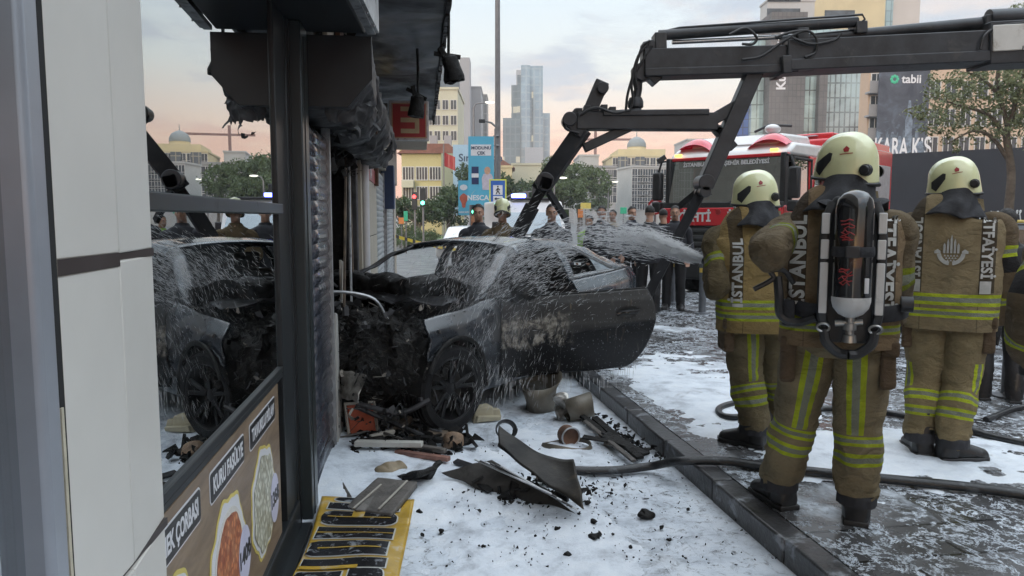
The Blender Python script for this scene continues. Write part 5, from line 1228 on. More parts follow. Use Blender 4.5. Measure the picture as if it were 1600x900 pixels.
back_text(jB, bB, 'İSTANBUL', -.182, 1.28, .42, .092, False); back_text(jB, bB, 'İTFAİYESİ', .182, 1.28, .42, .092, True)
# A: the one with the nozzle
locA = Vector((1.585, 4.72, PZ)); rA = R(-1); lA = localiser(locA, rA)
fa = footl(locA, rA, 1178, 700); fa2 = footl(locA, rA, 1222, 684)
hA = HMX((-.015, .06, 1.605), R(76), R(-10))
mA = (leg_mat('leg_left_dark', srgb(118, 106, 80), .47, .05, .10, .48, ((.50, .555), (.58, .63)), ysat=.75), leg_mat('leg_right_dark', srgb(118, 106, 80), .35, .05, .08, .48, ((.50, .555), (.58, .63)), ysat=.75), M_seatc)
M_jackA = canvas('jacket_canvas_lit', srgb(146, 124, 80), strip=(.146, .225), bands=((.905, .965), (.835, .888)), ysat=.8)
pA, jA, bA = build_person('firefighter in brown gear aiming the water jet at the wreck', locA, rA,
    ((fa.x, fa.y + .05, 0, R(50), .02), (fa2.x, fa2.y + .05, 0, R(30), .03)), (0, 0, .86), (-.02, .03, 1.42),
    (lA(1122, 448, 4.62), lA(1238, 440, 4.72)), (lA(1118, 408, 4.92), lA(1180, 420, 4.98)), hA, M_jackA, mA, M_slvA, GF, hem=.76, hairy=False)
helmet(pA, hA @ Matrix.Translation((0, 0, .035))); neck_flap(pA, hA @ Matrix.Translation((0, 0, .035)), 1.42, Vector((-.02, .0, 0)), .175, R(58))
back_text(jA, bA, 'İSTANBUL', -.178, 1.15, .40, .080, False); back_patch(jA, bA, -.208, -.148, .98 - .055, .945 - .0)
# C: the one on the right with the emblem on the back
locC = Vector((2.71, 4.56, PZ)); rC = R(-31); lC = localiser(locC, rC)
fc1 = footl(locC, rC, 1437, 712); fc2 = footl(locC, rC, 1487, 722)
hC = HMX((.0, .04, 1.675), R(86), R(-12))
mC = (leg_mat('leg_left_clean', srgb(136, 122, 92), .66, .055, .36, .54, ((.56, .615), (.645, .70))), leg_mat('leg_right_clean', srgb(136, 122, 92), .34, .055, .34, .54, ((.56, .615), (.645, .70))), canvas('seat_canvas_clean', srgb(130, 116, 88)))
pC, jC, bC = build_person('firefighter in brown gear with a silver emblem on the back, head turned left', locC, rC,
    ((fc1.x, fc1.y + .05, 0, R(22), .02), (fc2.x, fc2.y + .05, 0, R(-55), .02)), (0, 0, .90), (0, 0, 1.49),
    (lC(1434, 432, 4.95), lC(1570, 428, 4.45)), (lC(1420, 500, 5.1), lC(1554, 505, 4.6)), hC, M_jack, mC, M_slvC, GF, hem=.80, hairy=False)
helmet(pC, hC @ Matrix.Translation((0, 0, .035))); neck_flap(pC, hC @ Matrix.Translation((0, 0, .035)), 1.49, Vector((0, -.02, 0)), .175, R(66))
back_text(jC, bC, 'İSTANBUL', -.182, 1.30, .36, .078, False); back_text(jC, bC, 'İTFAİYESİ', .182, 1.30, .36, .078, True)
back_patch(jC, bC, -.212, -.154, 1.03, 1.105); back_patch(jC, bC, .154, .212, 1.03, 1.105)
# municipal emblem: a fan of spires over an open ring
g = B(); cx, cz = 0.0, 1.27
def flat(pts): n0 = len(g.v); g.add([(cx + a, 0, cz + b) for a, b in pts], [tuple(range(len(pts)))])
for k, (dx, h_) in enumerate(((-.036, .060), (-.018, .085), (0, .11), (.018, .085), (.036, .060))):
    flat([(dx - .006, -.002), (dx + .006, -.002), (dx + .006, h_ * .75), (dx, h_), (dx - .006, h_ * .75)])
for r0, r1, a0, a1 in ((.052, .074, 185, 262), (.052, .074, 278, 355)):
    for k in range(8):
        a = R(lerp(a0, a1, k / 8)); b_ = R(lerp(a0, a1, (k + 1) / 8)); flat([(r0 * math.cos(a), r0 * math.sin(a)), (r0 * math.cos(b_), r0 * math.sin(b_)), (r1 * math.cos(b_), r1 * math.sin(b_)), (r1 * math.cos(a), r1 * math.sin(a))])
for s_ in (-1, 1): flat([(s_ * .055, -.004), (s_ * .088, -.004), (s_ * .088, .010), (s_ * .070, .022), (s_ * .055, .010)])
for r_, cnt in ((0, 5), (1, 4), (2, 3)):
    for k in range(cnt):
        x_ = (k - (cnt - 1) / 2) * .016; z_ = -.010 - r_ * .014; flat([(x_ - .006, z_ - .011), (x_ + .006, z_ - .011), (x_, z_)])
me = g.mesh('back_emblem', M_refl, smooth=0); wrap_back(me, bC); o = bpy.data.objects.new('back_emblem', me); COL.objects.link(o); o.parent = jC
# D: at the right edge, close to the camera
locD = Vector((2.11, 2.44, PZ)); rD = R(-34); lD = localiser(locD, rD)
M_jackD = canvas('jacket_canvas_edge', srgb(104, 86, 62), bands=((.90, .965), (.83, .885)), ysat=.95)
mD = (leg_mat('leg_left_edge', srgb(84, 70, 54), .62, .05, .30, .54), leg_mat('leg_right_edge', srgb(84, 70, 54), .4, .05, .30, .54), M_seatc)
pD, jD, bD = build_person('firefighter in brown gear cut off by the right edge, nearest the camera', locD, rD,
    ((-.13, .0, 0, R(10), .02), (.14, -.02, 0, R(-10), .02)), (0, 0, .91), (0, .04, 1.46),
    (lD(1618, 470, 2.55), (.34, .05, 1.15)), (lD(1615, 560, 2.72), (.30, .25, 1.0)), HMX((.05, .06, 1.70), R(10), R(-10)), M_jackD, mD, M_slvC, GF, hem=.77, hairy=False)
helmet(pD, HMX((.05, .06, 1.735), R(10), R(-10))); neck_flap(pD, HMX((.05, .06, 1.735), R(10), R(-10)), 1.46, Vector((0, -.0, 0)), .16)
# ---------------------------------------------------------------- breathing apparatus on B's back
M_cyl = pm('gloss_black_cylinder', (.010, .010, .011), .12, var=.2, coat=.6, dirt=.06, dirtcol=(.08, .08, .08), dscale=16)
M_cylw = pm('cylinder_white', (.52, .52, .51), .3, var=.05, dirt=.1)
M_web = pm('black_webbing', (0, 0, 0)); M_brass = pm('nickel_valve', (.35, .35, .34), .3, metal=.8, var=.2)
ba = thing('breathing_apparatus', 'black air cylinder with straps on the back of the firefighter by the kerb', 'breathing apparatus', locB, rB)
yb = -.180; cyy = yb - .125; cx0 = .035
B().lathe([(0, .265), (.022, .262), (.050, .248), (.070, .222), (.079, .18), (.080, -.18), (.079, -.205)], 40, Matrix.Translation((cx0, cyy, 1.335))).build('cylinder', M_cyl, ba)
B().lathe([(.0795, -.195), (.0795, -.215), (.072, -.245), (.050, -.272), (.024, -.285), (.0, -.286)], 40, Matrix.Translation((cx0, cyy, 1.335))).build('cylinder_end', M_cylw, ba)
B().lathe([(.02, 0), (.02, -.03), (.028, -.032), (.028, -.06), (.018, -.064), (.018, -.08), (.026, -.084), (.030, -.115), (0, -.118)], 20, Matrix.Translation((cx0, cyy, 1.055))).build('valve', M_brass, ba)
g = B(); g.tube([(cx0 - .06, cyy - .055 * 0, 1.02), (cx0 + .05, cyy, 1.03)], .014, 10); g.build('valve_branch', M_brass, ba)
g = B(); pts = [(-.10, .98), (-.05, .92), (.12, .92), (.17, .98), (.15, 1.2), (.155, 1.5), (.10, 1.575), (-.04, 1.575), (-.085, 1.5), (-.085, 1.2)]
g.prism(pts, 0, .035, MX((1, 0, 0), (0, 0, 1), (0, -1, 0), (0, yb + .005, 0))); g.build('back_plate', M_blk, ba, bevel=.012)
for s_ in (-1, 1):
    g = B(); xx = cx0 + s_ * .112
    g.tube(cat([(cx0 + s_ * .085, yb - .06, 1.545), (xx, yb - .085, 1.44), (xx + s_ * .004, yb - .09, 1.25), (xx, yb - .085, 1.05), (cx0 + s_ * .09, yb - .06, .98)], 6), .016, 8, flat=1.3); g.build('frame_rail', M_blk, ba)
    for z0, z1 in ((1.41, 1.50), (1.30, 1.385), (1.06, 1.285)): B().box((xx - .017, yb - .112, z0), (xx + .017, yb - .100, z1)).build('reflective_strip', M_cylw, ba, bevel=.004)
    g = B(); g.tube(cat([(cx0 + s_ * .07, yb - .02, 1.53), (cx0 + s_ * .12, yb + .04, 1.555), (cx0 + s_ * .13, yb + .15, 1.55), (cx0 + s_ * .15, yb + .32, 1.46)], 6), [(.009, .028)] * 19, 10, up=(1, 0, 0)); g.build('shoulder_strap', M_web, ba)
    g = B(); g.tube(cat([(cx0 + s_ * .09, yb - .03, 1.05), (cx0 + s_ * .19, yb - .0, 1.06), (cx0 + s_ * .245, yb + .10, 1.07), (cx0 + s_ * .25, yb + .22, 1.06)], 6), [(.008, .038)] * 19, 10, up=(0, 0, 1)); g.build('waist_belt', M_web, ba)
    g = B(); q = (cx0 + s_ * .105, yb - .095, .995); g.tube([(q[0] + .026 * math.cos(a), q[1], q[2] + .018 * math.sin(a)) for a in [k * PI / 8 for k in range(17)]], .0055, 6, caps=False); g.build('buckle', M_brass, ba)
    g = B(); g.tube(cat([(cx0 + s_ * .10, yb - .08, .985), (cx0 + s_ * .09, yb - .09, .93), (cx0 + s_ * .04, yb - .09, .885), (cx0, yb - .1, .88)], 6), .022, 8); g.build('lower_frame', M_blk, ba)
g = B(); g.tube([(cx0 + .083 * math.cos(a), cyy + .083 * math.sin(a), 1.335) for a in [k * PI / 16 for k in range(33)]], [(.004, .022)] * 33, 8, caps=False, up=(0, 0, 1)); g.build('cylinder_strap', M_web, ba)
B().box((cx0 - .035, cyy - .094, 1.31), (cx0 + .02, cyy - .082, 1.36)).build('strap_buckle', M_blk, ba, bevel=.004)
B().box((cx0 + .045, cyy - .070, 1.16), (cx0 + .062, cyy - .062, 1.225)).build('cylinder_label', M_pwhite, ba, bevel=.002)
M_redp = pm('red_paint_pen', (.35, .02, .02), .5)
random.seed(5)
for zc, n_ in ((1.43, 9), (1.24, 7)):
    for k in range(n_):
        z = zc + (k - n_ / 2) * .011; a0 = R(-128 + random.uniform(-6, 6)); a1 = R(-100 + random.uniform(-8, 10)); 
        B().tube([(cx0 + .0812 * math.cos(a), cyy + .0812 * math.sin(a), z + random.uniform(-.008, .008)) for a in (a0, lerp(a0, a1, .4), lerp(a0, a1, .7), a1)], .0022, 5).build('red_scribble', M_redp, ba)
g = B(); a = Vector((-.235, yb + .02, 1.20)); g.tube(cat([(-.20, yb, 1.18), (-.245, yb - .03, 1.24), (-.30, yb - .03, 1.235), (-.29, yb - .03, 1.20), (-.37, yb - .05, 1.15)], 6), .012, 8); g.build('loose_hose', M_hose, ba)
g = B(); g.tube(cat([(-.27, yb - .02, 1.21), (-.26, yb - .03, 1.12), (-.25, yb - .01, 1.03), (-.18, yb - .01, 1.0), (-.10, yb - .03, 1.03)], 6), .020, 8); g.build('supply_hose', M_hose, ba)
g = B(); g.lathe([(0, .03), (.035, .028), (.035, -.02), (0, -.02)], 18, MX((0, 1, 0), (0, 0, 1), (1, 0, 0), (.265, yb + .02, 1.10))); g.build('regulator', M_blk, ba)
B().box((-.245, yb - .0, .98), (-.19, yb + .08, 1.10)).build('belt_pouch', M_web, ba, bevel=.012)
# lamp on the helmet of B
# ================================================================ BACKGROUND (distances estimated, each thing at its own depth)
MESHC = {}
def inst(name, me, parent, loc, rz=0, sc=(1, 1, 1), mw=None):
    o = bpy.data.objects.new(name, me); COL.objects.link(o); o.parent = parent; o.location = loc; o.rotation_euler = (0, 0, rz); o.scale = sc; return o
M_win = pm('window_dark', (.05, .06, .07), .15, var=.5, scale=.8); M_wfr = pm('window_frame_white', (.55, .54, .52), .5)
def winmesh(w, h, frame=True, bars=1):
    k = (round(w, 2), round(h, 2), frame, bars)
    if k not in MESHC:
        g = B(); g.box((-w / 2, -.04, 0), (w / 2, .0, h), 0)
        if frame:
            f = .07
            g.box((-w / 2 - f, -.09, -f), (w / 2 + f, -.002, 0), 1); g.box((-w / 2 - f, -.09, h), (w / 2 + f, -.002, h + f), 1); g.box((-w / 2 - f, -.09, 0), (-w / 2, -.002, h), 1); g.box((w / 2, -.09, 0), (w / 2 + f, -.002, h), 1)
            for b_ in range(bars): x_ = -w / 2 + w * (b_ + 1) / (bars + 1); g.box((x_ - .03, -.09, 0), (x_ + .03, -.041, h), 1)
        MESHC[k] = g.mesh('window', [M_win, M_wfr], smooth=0)
    return MESHC[k]
def facade(name, label, px0, px1, pyt, Y, depth, mat, cols=0, rows=0, z0=2.5, ww=1.1, wh=1.4, rz=0.0, frame=True, bars=1, gap=None, side=0, cat='building', parapet=True, cx=None):
    x0 = at(px0, 300, Y).x; x1 = at(px1, 300, Y).x; zt = at((px0 + px1) / 2, pyt, Y).z; Wd = (x1 - x0) / max(.3, math.cos(rz)); 
    r = thing(name, label, cat, ((x0 + x1) / 2, Y, 0), rz)
    B().box((-Wd / 2, 0, 0), (Wd / 2, depth, zt)).build('wall', mat, r, smooth=0)
    if parapet: B().box((-Wd / 2 - .15, -.15, zt), (Wd / 2 + .15, depth + .15, zt + .35)).build('parapet', mat, r, smooth=0)
    if cols:
        me = winmesh(ww, wh, frame, bars); st = Wd / cols; sz_ = (zt - z0 - .6) / rows
        for j in range(rows):
            for i in range(cols):
                if gap and (i, j) in gap: continue
                inst('window', me, r, (-Wd / 2 + st * (i + .5), 0, z0 + j * sz_))
        if side:
            n_ = max(1, int(depth / st)); 
            for j in range(rows):
                for i in range(min(n_, side)): inst('window', me, r, (-Wd / 2, depth - st * (i + .6), z0 + j * sz_), R(-90)) if side > 0 else None
    return r, Wd, zt
def curtain(name, c1, c2, mull, wx, wz, rough=.12, metal=.3, msz=.08, lit=0.0, sc=1.0, blotch=.3):
    m, t = custom(name); o = t.obj(); X, Y, Z = t.xyz(o); v = t.comb(t.math('ADD', X, Y), Z)
    br = t.n('ShaderNodeTexBrick', {'Vector': v, 'Color1': c1, 'Color2': c2, 'Mortar': mull, 'Scale': 1.0, 'Mortar Size': msz, 'Mortar Smooth': 0.0, 'Bias': 0.0, 'Brick Width': wx, 'Row Height': wz}); br.offset = 0
    c = t.mix(t.math('MULTIPLY', t.smooth(t.noise(o, .12, 5, .6, .6), .4, .65), blotch), br.outputs[0], tuple(min(1, k * 2.2 + .05) for k in c1))
    p = t.n('ShaderNodeBsdfPrincipled', {'Base Color': c, 'Metallic': metal, 'Roughness': rough})
    if lit:
        wn = t.n('ShaderNodeTexWhiteNoise'); fl = t.comb(t.math('FLOOR', t.math('DIVIDE', t.math('ADD', X, Y), wx * 2)), t.math('FLOOR', t.math('DIVIDE', Z, wz))); t.set(wn, 'Vector', fl)
        t.set(p, 'Emission Color', (1, .82, .5, 1)); t.set(p, 'Emission Strength', t.math('MULTIPLY', t.math('GREATER_THAN', wn.outputs[0], 1 - lit), t.math('MULTIPLY', .35, t.math('GREATER_THAN', .5, br.outputs[1]))))
    fin(t, p); return m
C_ylw = pm('yellow_render', (.52, .45, .22), .8, var=.06, scale=.4, dirt=.06); C_crm = pm('cream_facade', (.50, .48, .36), .8, var=.05, scale=.3, dirt=.05, dscale=.4, dirtcol=(.3, .28, .22))
C_sage = pm('sage_render', (.27, .29, .20), .8, var=.06, scale=.4); C_grey = pm('grey_facade', (.28, .28, .28), .8, var=.08, scale=.3); C_grey2 = pm('pale_grey_facade', (.40, .40, .39), .8, var=.06, scale=.3)
C_peach = pm('peach_facade', (.50, .37, .27), .8, var=.06, scale=.3, dirt=.06, dscale=.5, dirtcol=(.3, .2, .15)); C_tile = pm('roof_tiles', (.20, .085, .06), .8, var=.2, scale=2); C_sand = pm('sand_facade', (.52, .44, .26), .8, var=.06, scale=.3)
C_conc = pm('tower_concrete', (.30, .30, .31), .7, var=.06, scale=.1); C_dome = pm('dome_lead', (.20, .22, .22), .6, var=.1)
# -- left group
r, wd_, zt = facade('apartment_block', 'low yellow apartment block with white window bands and red roof behind the road', 628, 712, 240, 70, 12, C_ylw, 4, 3, 1.5, 1.0, 1.15, bars=3)
g = B(); g.prism([(-wd_ / 2 - .4, zt), (wd_ / 2 + .4, zt), (wd_ / 2 - .6, zt + .9), (-wd_ / 2 + 1, zt + .9)], -.3, 12.3, MX((1, 0, 0), (0, 0, 1), (0, -1, 0), (0, 12, 0))); rf_ = g.build('roof', C_tile, r, smooth=0)
for x_ in (-.2, 1.2): B().box((x_, 3, zt + .6), (x_ + .7, 3.7, zt + 2.0)).build('chimney', C_conc, rf_, smooth=0)
B().box((wd_ / 2 - 1.3, -.3, 0), (wd_ / 2 + .02, -.02, zt)).build('green_corner', C_sage, r, smooth=0)
for j in range(3):
    zz_ = 1.5 + j * (zt - 2.1) / 3; B().box((-wd_ / 2 + .1, -.9, zz_ - .75), (-wd_ / 2 + 1.2, -.1, zz_ - .1)).build('balcony', C_crm, r, smooth=0)
bb = thing('wall_billboard', 'pale blue billboard on the side of the yellow apartment block', 'billboard', (at(725, 250, 68).x, 68, 0))
B().box((-1.0, 0, at(720, 268, 68).z - 4), (1.9, .3, at(720, 226, 68).z)).build('panel', pm('billboard_blue', (.28, .42, .55), .6, var=.1, scale=.4), bb, smooth=0)
text('Sıra Sende', .95, pm('navy_print', (.02, .05, .10), .5), bb, MX((1, 0, 0), (0, 0, 1), (0, -1, 0), (1.5, -.02, at(720, 247, 68).z)), bold=.02)
facade('apartment_block', 'tall cream apartment block with small paired windows below the dark tower', 640, 716, 140, 110, 14, C_crm, 6, 7, 4, .8, 1.3)[0]
r, wd_, zt = facade('office_tower', 'dark blue grey office tower behind the cream apartment block', 668, 727, 100, 190, 6, curtain('dark_curtain', (.055, .085, .11), (.07, .10, .13), (.04, .05, .06), 1.6, 3.4, .2, .2), cat='tower')
B().box((wd_ / 2 - 1.2, -.5, 0), (wd_ / 2 + 1.3, 6, zt + 1.5)).build('side_core', C_conc, r, smooth=0)
r, _, _ = facade('office_tower', 'plain grey concrete tower beside the dark blue grey one', 733, 752, 137, 200, 20, C_conc, cat='tower')
facade('office_tower', 'narrow grey ribbed tower right of the plain concrete one', 752, 761, 149, 215, 14, curtain('ribbed', (.12, .12, .12), (.16, .16, .15), (.3, .3, .29), 1.2, 2.6, .5, 0, .12), cat='tower')
# -- twin glass tower
TG = curtain('blue_glass', (.16, .23, .29), (.19, .27, .33), (.26, .32, .36), 3.0, 4.0, .1, .35, .35); TGd = curtain('dark_blue_glass', (.05, .085, .10), (.075, .11, .13), (.12, .15, .16), 2.6, 3.6, .15, .2, .3, lit=.10)
rt = thing('glass_tower', 'slender stepped glass skyscraper standing clear against the sky', 'tower', (at(825, 200, 380).x, 380, 0)); K = lambda px: at(px, 200, 380).x - rt.location.x; ZK = lambda py: at(825, py, 380).z
for nm, p0, p1, py, y0, y1, mt in (('main_slab', 822, 848, 103, 0, 22, TG), ('side_slab', 808, 822, 118, -1.5, 20, TGd), ('white_fin', 807, 815, 97, 20, 30, C_conc), ('top_glazing', 814, 828, 103, -2, 10, TG), ('low_wing', 786, 813, 186, -4, 16, TGd), ('mid_wing', 799, 809, 133, 0, 18, TGd), ('right_wing', 847, 860, 175, 4, 20, TG), ('centre_rib', 830.5, 833, 142, -1, 0, TGd), ('base_box', 820, 848, 232, -6, 0, C_conc)):
    B().box((K(p0), y0, 0), (K(p1), y1, ZK(py))).build(nm, mt, rt, smooth=0)
# -- low blocks between
for i, (a, b, t_, Y, m_, lab, cols, rows) in enumerate(((757, 800, 262, 120, C_sand, 'low sand block with a red roof just left of the traffic mast', 5, 1), (800, 868, 258, 135, C_crm, 'long low cream block under the glass skyscraper', 8, 1), (905, 935, 244, 160, C_grey2, 'small pale block above the central trees', 5, 3), (925, 962, 262, 120, C_grey, 'grey block left of the domed building', 4, 4), (868, 912, 262, 190, C_grey, 'grey rooftop far behind the central trees', 6, 2), (1072, 1112, 219, 180, C_grey2, 'pale office block above the fire engine cab', 8, 6), (1050, 1165, 252, 140, C_grey2, 'long pale grey block behind the fire engine', 12, 5))):
    r, wd_, zt = facade('town_block', lab, a, b, t_, Y, 14, m_, cols, rows, 4, 1.2, 1.5)
    if i in (0,): g = B(); g.prism([(-wd_ / 2 - .5, zt), (wd_ / 2 + .5, zt), (wd_ / 2 - 2, zt + 1.6), (-wd_ / 2 + 2, zt + 1.6)], -.3, 10, MX((1, 0, 0), (0, 0, 1), (0, -1, 0), (0, 10, 0))); g.build('roof', C_tile, r, smooth=0)
# -- domed building
r, wd_, zt = facade('domed_building', 'sand coloured building with a small lead dome on its roof', 956, 1034, 245, 150, 16, C_sand, 8, 6, 5, 1.0, 1.7)
for x_ in (-wd_ * .30, wd_ * .05): B().box((x_ - .9, -.5, 0), (x_ + .9, -.01, zt)).build('glazed_bay', curtain('bay' + str(int(x_)), (.05, .06, .07), (.07, .08, .09), (.3, .26, .18), 1.0, 2.6, .3, 0), r, smooth=0)
xd = at(1003, 200, 150).x - r.location.x; zd = at(1003, 236, 150).z
B().lathe([(2.6, zt - 1), (2.6, zd - .3), (2.8, zd), (2.1, zd + .1), (1.9, zd + 1.3)], 16, Matrix.Translation((xd, 6, 0))).build('drum', C_sand, r)
B().lathe([(2.0, zd + 1.3), (1.95, zd + 2.0), (1.5, zd + 2.8), (.7, zd + 3.3), (.1, zd + 3.5), (.06, zd + 4.6), (0, zd + 4.7)], 16, Matrix.Translation((xd, 6, 0))).build('dome', C_dome, r)
B().box((xd - 4.5, 1, zt), (xd + 5, 14, zt + 1.6)).build('attic', C_sand, r, smooth=0)
facade('town_block', 'grey office block standing against the domed building', 986, 1062, 262, 138, 14, C_grey2, 9, 6, 3, 1.0, 1.5, rz=R(12))
# construction crane far away
tc = thing('tower_crane', 'faint red tower crane on the horizon left of the domed building', 'crane', (at(930, 250, 260).x, 260, 0))
g = B(); z_ = at(930, 218, 260).z; g.bar((0, 0, 0), (0, 0, z_ + 3), .9, .9); g.build('mast', C_tile, tc, smooth=0); g = B(); g.bar((-8, 0, z_), (14, 0, z_), .7, .7); g.build('jib', C_tile, tc, smooth=0)
# -- big glass complex on the right
gx = thing('glass_complex', 'large faceted glass office complex rising behind the fire engine', 'building', (at(1270, 200, 115).x, 115, 0)); K = lambda px: at(px, 200, 115).x - gx.location.x; ZK = lambda py: at(1270, py, 115).z
CG = curtain('pale_glass', (.24, .33, .34), (.30, .38, .38), (.06, .07, .07), 1.05, 2.1, .08, .45, .09, blotch=.5); CD = curtain('brown_slab', (.085, .08, .078), (.11, .10, .095), (.06, .058, .055), .62, .9, .6, 0, .05); CB = curtain('blue_panels', (.03, .07, .22), (.06, .12, .3), (.05, .06, .08), .9, 1.2, .2, .1); CV = curtain('ribbed_glass', (.22, .29, .31), (.28, .34, .35), (.05, .05, .055), .8, 2.2, .1, .4, .11, blotch=.5)
for nm, p0, p1, py, y0, y1, mt in (('blue_wing', 1158, 1178, 150, 2, 5, CB), ('glass_face', 1176, 1198, 60, 1, 5, CG), ('brown_face', 1196, 1251, 22, -1.2, 5, CD), ('glass_face', 1250, 1276, 60, .5, 5, CG), ('stair_core', 1275, 1288, 70, -.6, 5, CD), ('ribbed_face', 1287, 1352, 55, 0, 5, CV), ('top_ledge', 1250, 1352, 42, 1.5, 5, CG)):
    B().box((K(p0), y0, 0), (K(p1), y1, ZK(py))).build(nm, mt, gx, smooth=0)
text('Kuveyt Türk', 1.9, M_pwhite, gx, MX((0, 0, 1), (-1, 0, 0), (0, -1, 0), (K(1214), -1.26, ZK(92))), bold=.06)
r, wd_, zt = facade('tower_block', 'cream tower block rising behind the glass complex', 1262, 1370, -60, 150, 4, C_sand, cat='tower')
for k in range(10): B().box((-wd_ / 2 + 2, -.12, 10 + k * 6), (wd_ / 2 - 6, -.01, 12.2 + k * 6)).build('window_band', M_win, r, smooth=0)
r, wd_, zt = facade('tower_block', 'pale stone tower block at the right of the cream one', 1368, 1423, -30, 158, 4, pm('stone_facade', (.46, .43, .40), .8, var=.05, scale=.2), cat='tower')
B().box((-wd_ / 2 - .1, -.6, 0), (-wd_ / 2 + 1.6, -.02, zt)).build('glazed_edge', CG, r, smooth=0)
r, wd_, zt = facade('tower_block', 'white stepped tower with a rounded glazed corner behind the crane arm', 1190, 1262, 2, 140, 4, C_grey2, cat='tower')
for k in range(14): B().box((-wd_ / 2 - .1, -.15, 8 + k * 3), (-wd_ / 2 + 6, -.01, 9.8 + k * 3)).build('window_band', M_win, r, smooth=0)
# -- banner building and peach building
r, wd_, zt = facade('balcony_block', 'brown block with stacked balconies left of the film banner', 1350, 1372, 98, 64, 1.6, C_peach, 1, 6, 3, .8, 1.5)
for j in range(6): B().box((-.9, -.9, 2.3 + j * (zt - 3) / 6), (.9, 0, 2.45 + j * (zt - 3) / 6)).build('balcony', C_conc, r, smooth=0); B().box((-.9, -.9, 2.45 + j * (zt - 3) / 6), (.9, -.84, 3.3 + j * (zt - 3) / 6)).build('balcony_rail', C_conc, r, smooth=0)
fb_ = thing('film_banner', 'giant dark film poster hung on the peach building', 'banner', (at(1410, 200, 62).x, 62, 0))
M_ban, t = custom('banner_print'); o_ = t.obj(); X_, Y_, Z_ = t.xyz(o_)
c = t.ramp(t.noise(o_, .55, 6, .6, .5), [(.35, srgb(52, 56, 66)), (.55, srgb(72, 76, 86)), (.7, srgb(98, 112, 128))]); c = t.mix(t.math('MULTIPLY', t.smooth(t.noise(o_, 1.1, 6, .7, 1.0), .5, .6), t.smooth(Z_, 10.5, 7)), c, srgb(120, 138, 152))
fin(t, t.n('ShaderNodeBsdfPrincipled', {'Base Color': c, 'Roughness': .6}))
zb0, zb1 = at(1410, 243, 62).z, at(1410, 96, 62).z; w2 = (at(1449, 200, 62).x - at(1370, 200, 62).x) / 2
B().box((-w2, 0, zb0 - 2), (w2, .12, zb1)).build('sheet', M_ban, fb_, smooth=0)
TX = lambda x, z: MX((1, 0, 0), (0, 0, 1), (0, -1, 0), (x, -.03, z))
text('tabii', .95, M_pwhite, fb_, TX(.55, at(1410, 124, 62).z), bold=.02)
g = B()
for k in range(8): a = k * PI / 4; g.ell((-.85 + .25 * math.cos(a), -.03, at(1410, 124, 62).z + .25 * math.sin(a)), (.13, .02, .13), 8, 6)
g.build('logo', pm('logo_green', (.05, .42, .24), .5), fb_)
text('KARA KIŞ', 1.75, M_pwhite, fb_, TX(.1, at(1410, 232, 62).z) @ Matrix.Diagonal((.62, 1.25, 1, 1)), bold=.03)
M_sil = pm('banner_figure', srgb(112, 124, 138), .6, var=.5, scale=2)
for k, (x_, h_) in enumerate(((-1.3, 2.6), (-.8, 3.3), (-.2, 2.9), (.5, 5.0), (1.2, 3.6), (1.6, 2.4))):
    g = B(); z_ = 6.0 if k != 3 else 7.2; pts = [(-.28, 0), (.28, 0), (.30, h_ * .6), (.14, h_ * .72), (.16, h_ * .86), (.08, h_), (-.08, h_), (-.16, h_ * .86), (-.14, h_ * .72), (-.30, h_ * .6)]; g.prism([(x_ + a, z_ + b * .8) for a, b in pts], 0, .006, MX((1, 0, 0), (0, 0, 1), (0, -1, 0), (0, -.006 - .004 * k, 0))); g.build('printed_figure', M_sil, fb_, smooth=0)
facade('apartment_block', 'long peach apartment block behind the black hoarding', 1440, 1660, 98, 66, 4, C_peach, 9, 5, 2.4, .85, 1.4)
# -- black hoarding
hd = thing('hoarding', 'black site hoarding running behind the firefighters at the right', 'fence', (0, 0, 0))
M_hrd = pm('hoarding_black', srgb(44, 47, 54), .55, var=.1, scale=.8, dirt=.05, dirtcol=(.08, .08, .08))
a, b = at(1384, 241, 27), at(1680, 226, 23)
n_ = 9
for k in range(n_):
    p, q = Vector(a).lerp(b, k / n_), Vector(a).lerp(b, (k + 1) / n_); g = B(); d = (q - p); d.z = 0; d.normalize(); nn = Vector((-d.y, d.x, 0)) * .04
    g.add([(p.x, p.y, 0), (q.x, q.y, 0), (q.x, q.y, q.z), (p.x, p.y, p.z), (p.x + nn.x, p.y + nn.y, 0), (q.x + nn.x, q.y + nn.y, 0), (q.x + nn.x, q.y + nn.y, q.z), (p.x + nn.x, p.y + nn.y, p.z)], [(0, 1, 2, 3), (7, 6, 5, 4), (0, 4, 5, 1), (1, 5, 6, 2), (2, 6, 7, 3), (3, 7, 4, 0)]); g.build('panel', M_hrd, hd, smooth=0)
for k in range(8):  # extra panels added out of view to darken what the shop pane mirrors
    y0 = 22 - k * 2.6; B().box((21.0, y0 - 2.6, 0), (21.06, y0, 3.6)).build('panel', M_hrd, hd, smooth=0)
rb = thing('apartment_block', 'grey block past the right edge, added to darken the shop window reflection', 'building', (26, -2, 0), R(-90))  # unseen block added so the left shop pane mirrors something dark
B().box((-18, 0, 0), (14, 8, 17)).build('wall', C_grey, rb, smooth=0)
for j in range(5):
    for i in range(10): inst('window', winmesh(1.3, 1.5), rb, (-16 + i * 3.0, 0, 2.5 + j * 2.9))
random.seed(3)
M_graf = pm('graffiti_white', srgb(190, 196, 200), .6)
for k in range(9):
    x_ = 1535 + k * 7.5; g = B(); yb_ = 25.0 - (x_ - 1384) / 296 * 4 + 1.62; pts = [at(x_ + random.uniform(-4, 4), 337 + random.uniform(-8, 8), yb_) for _ in range(5)]
    g.tube(cat(pts, 4), .018, 4); g.build('graffiti_stroke', M_graf, hd)

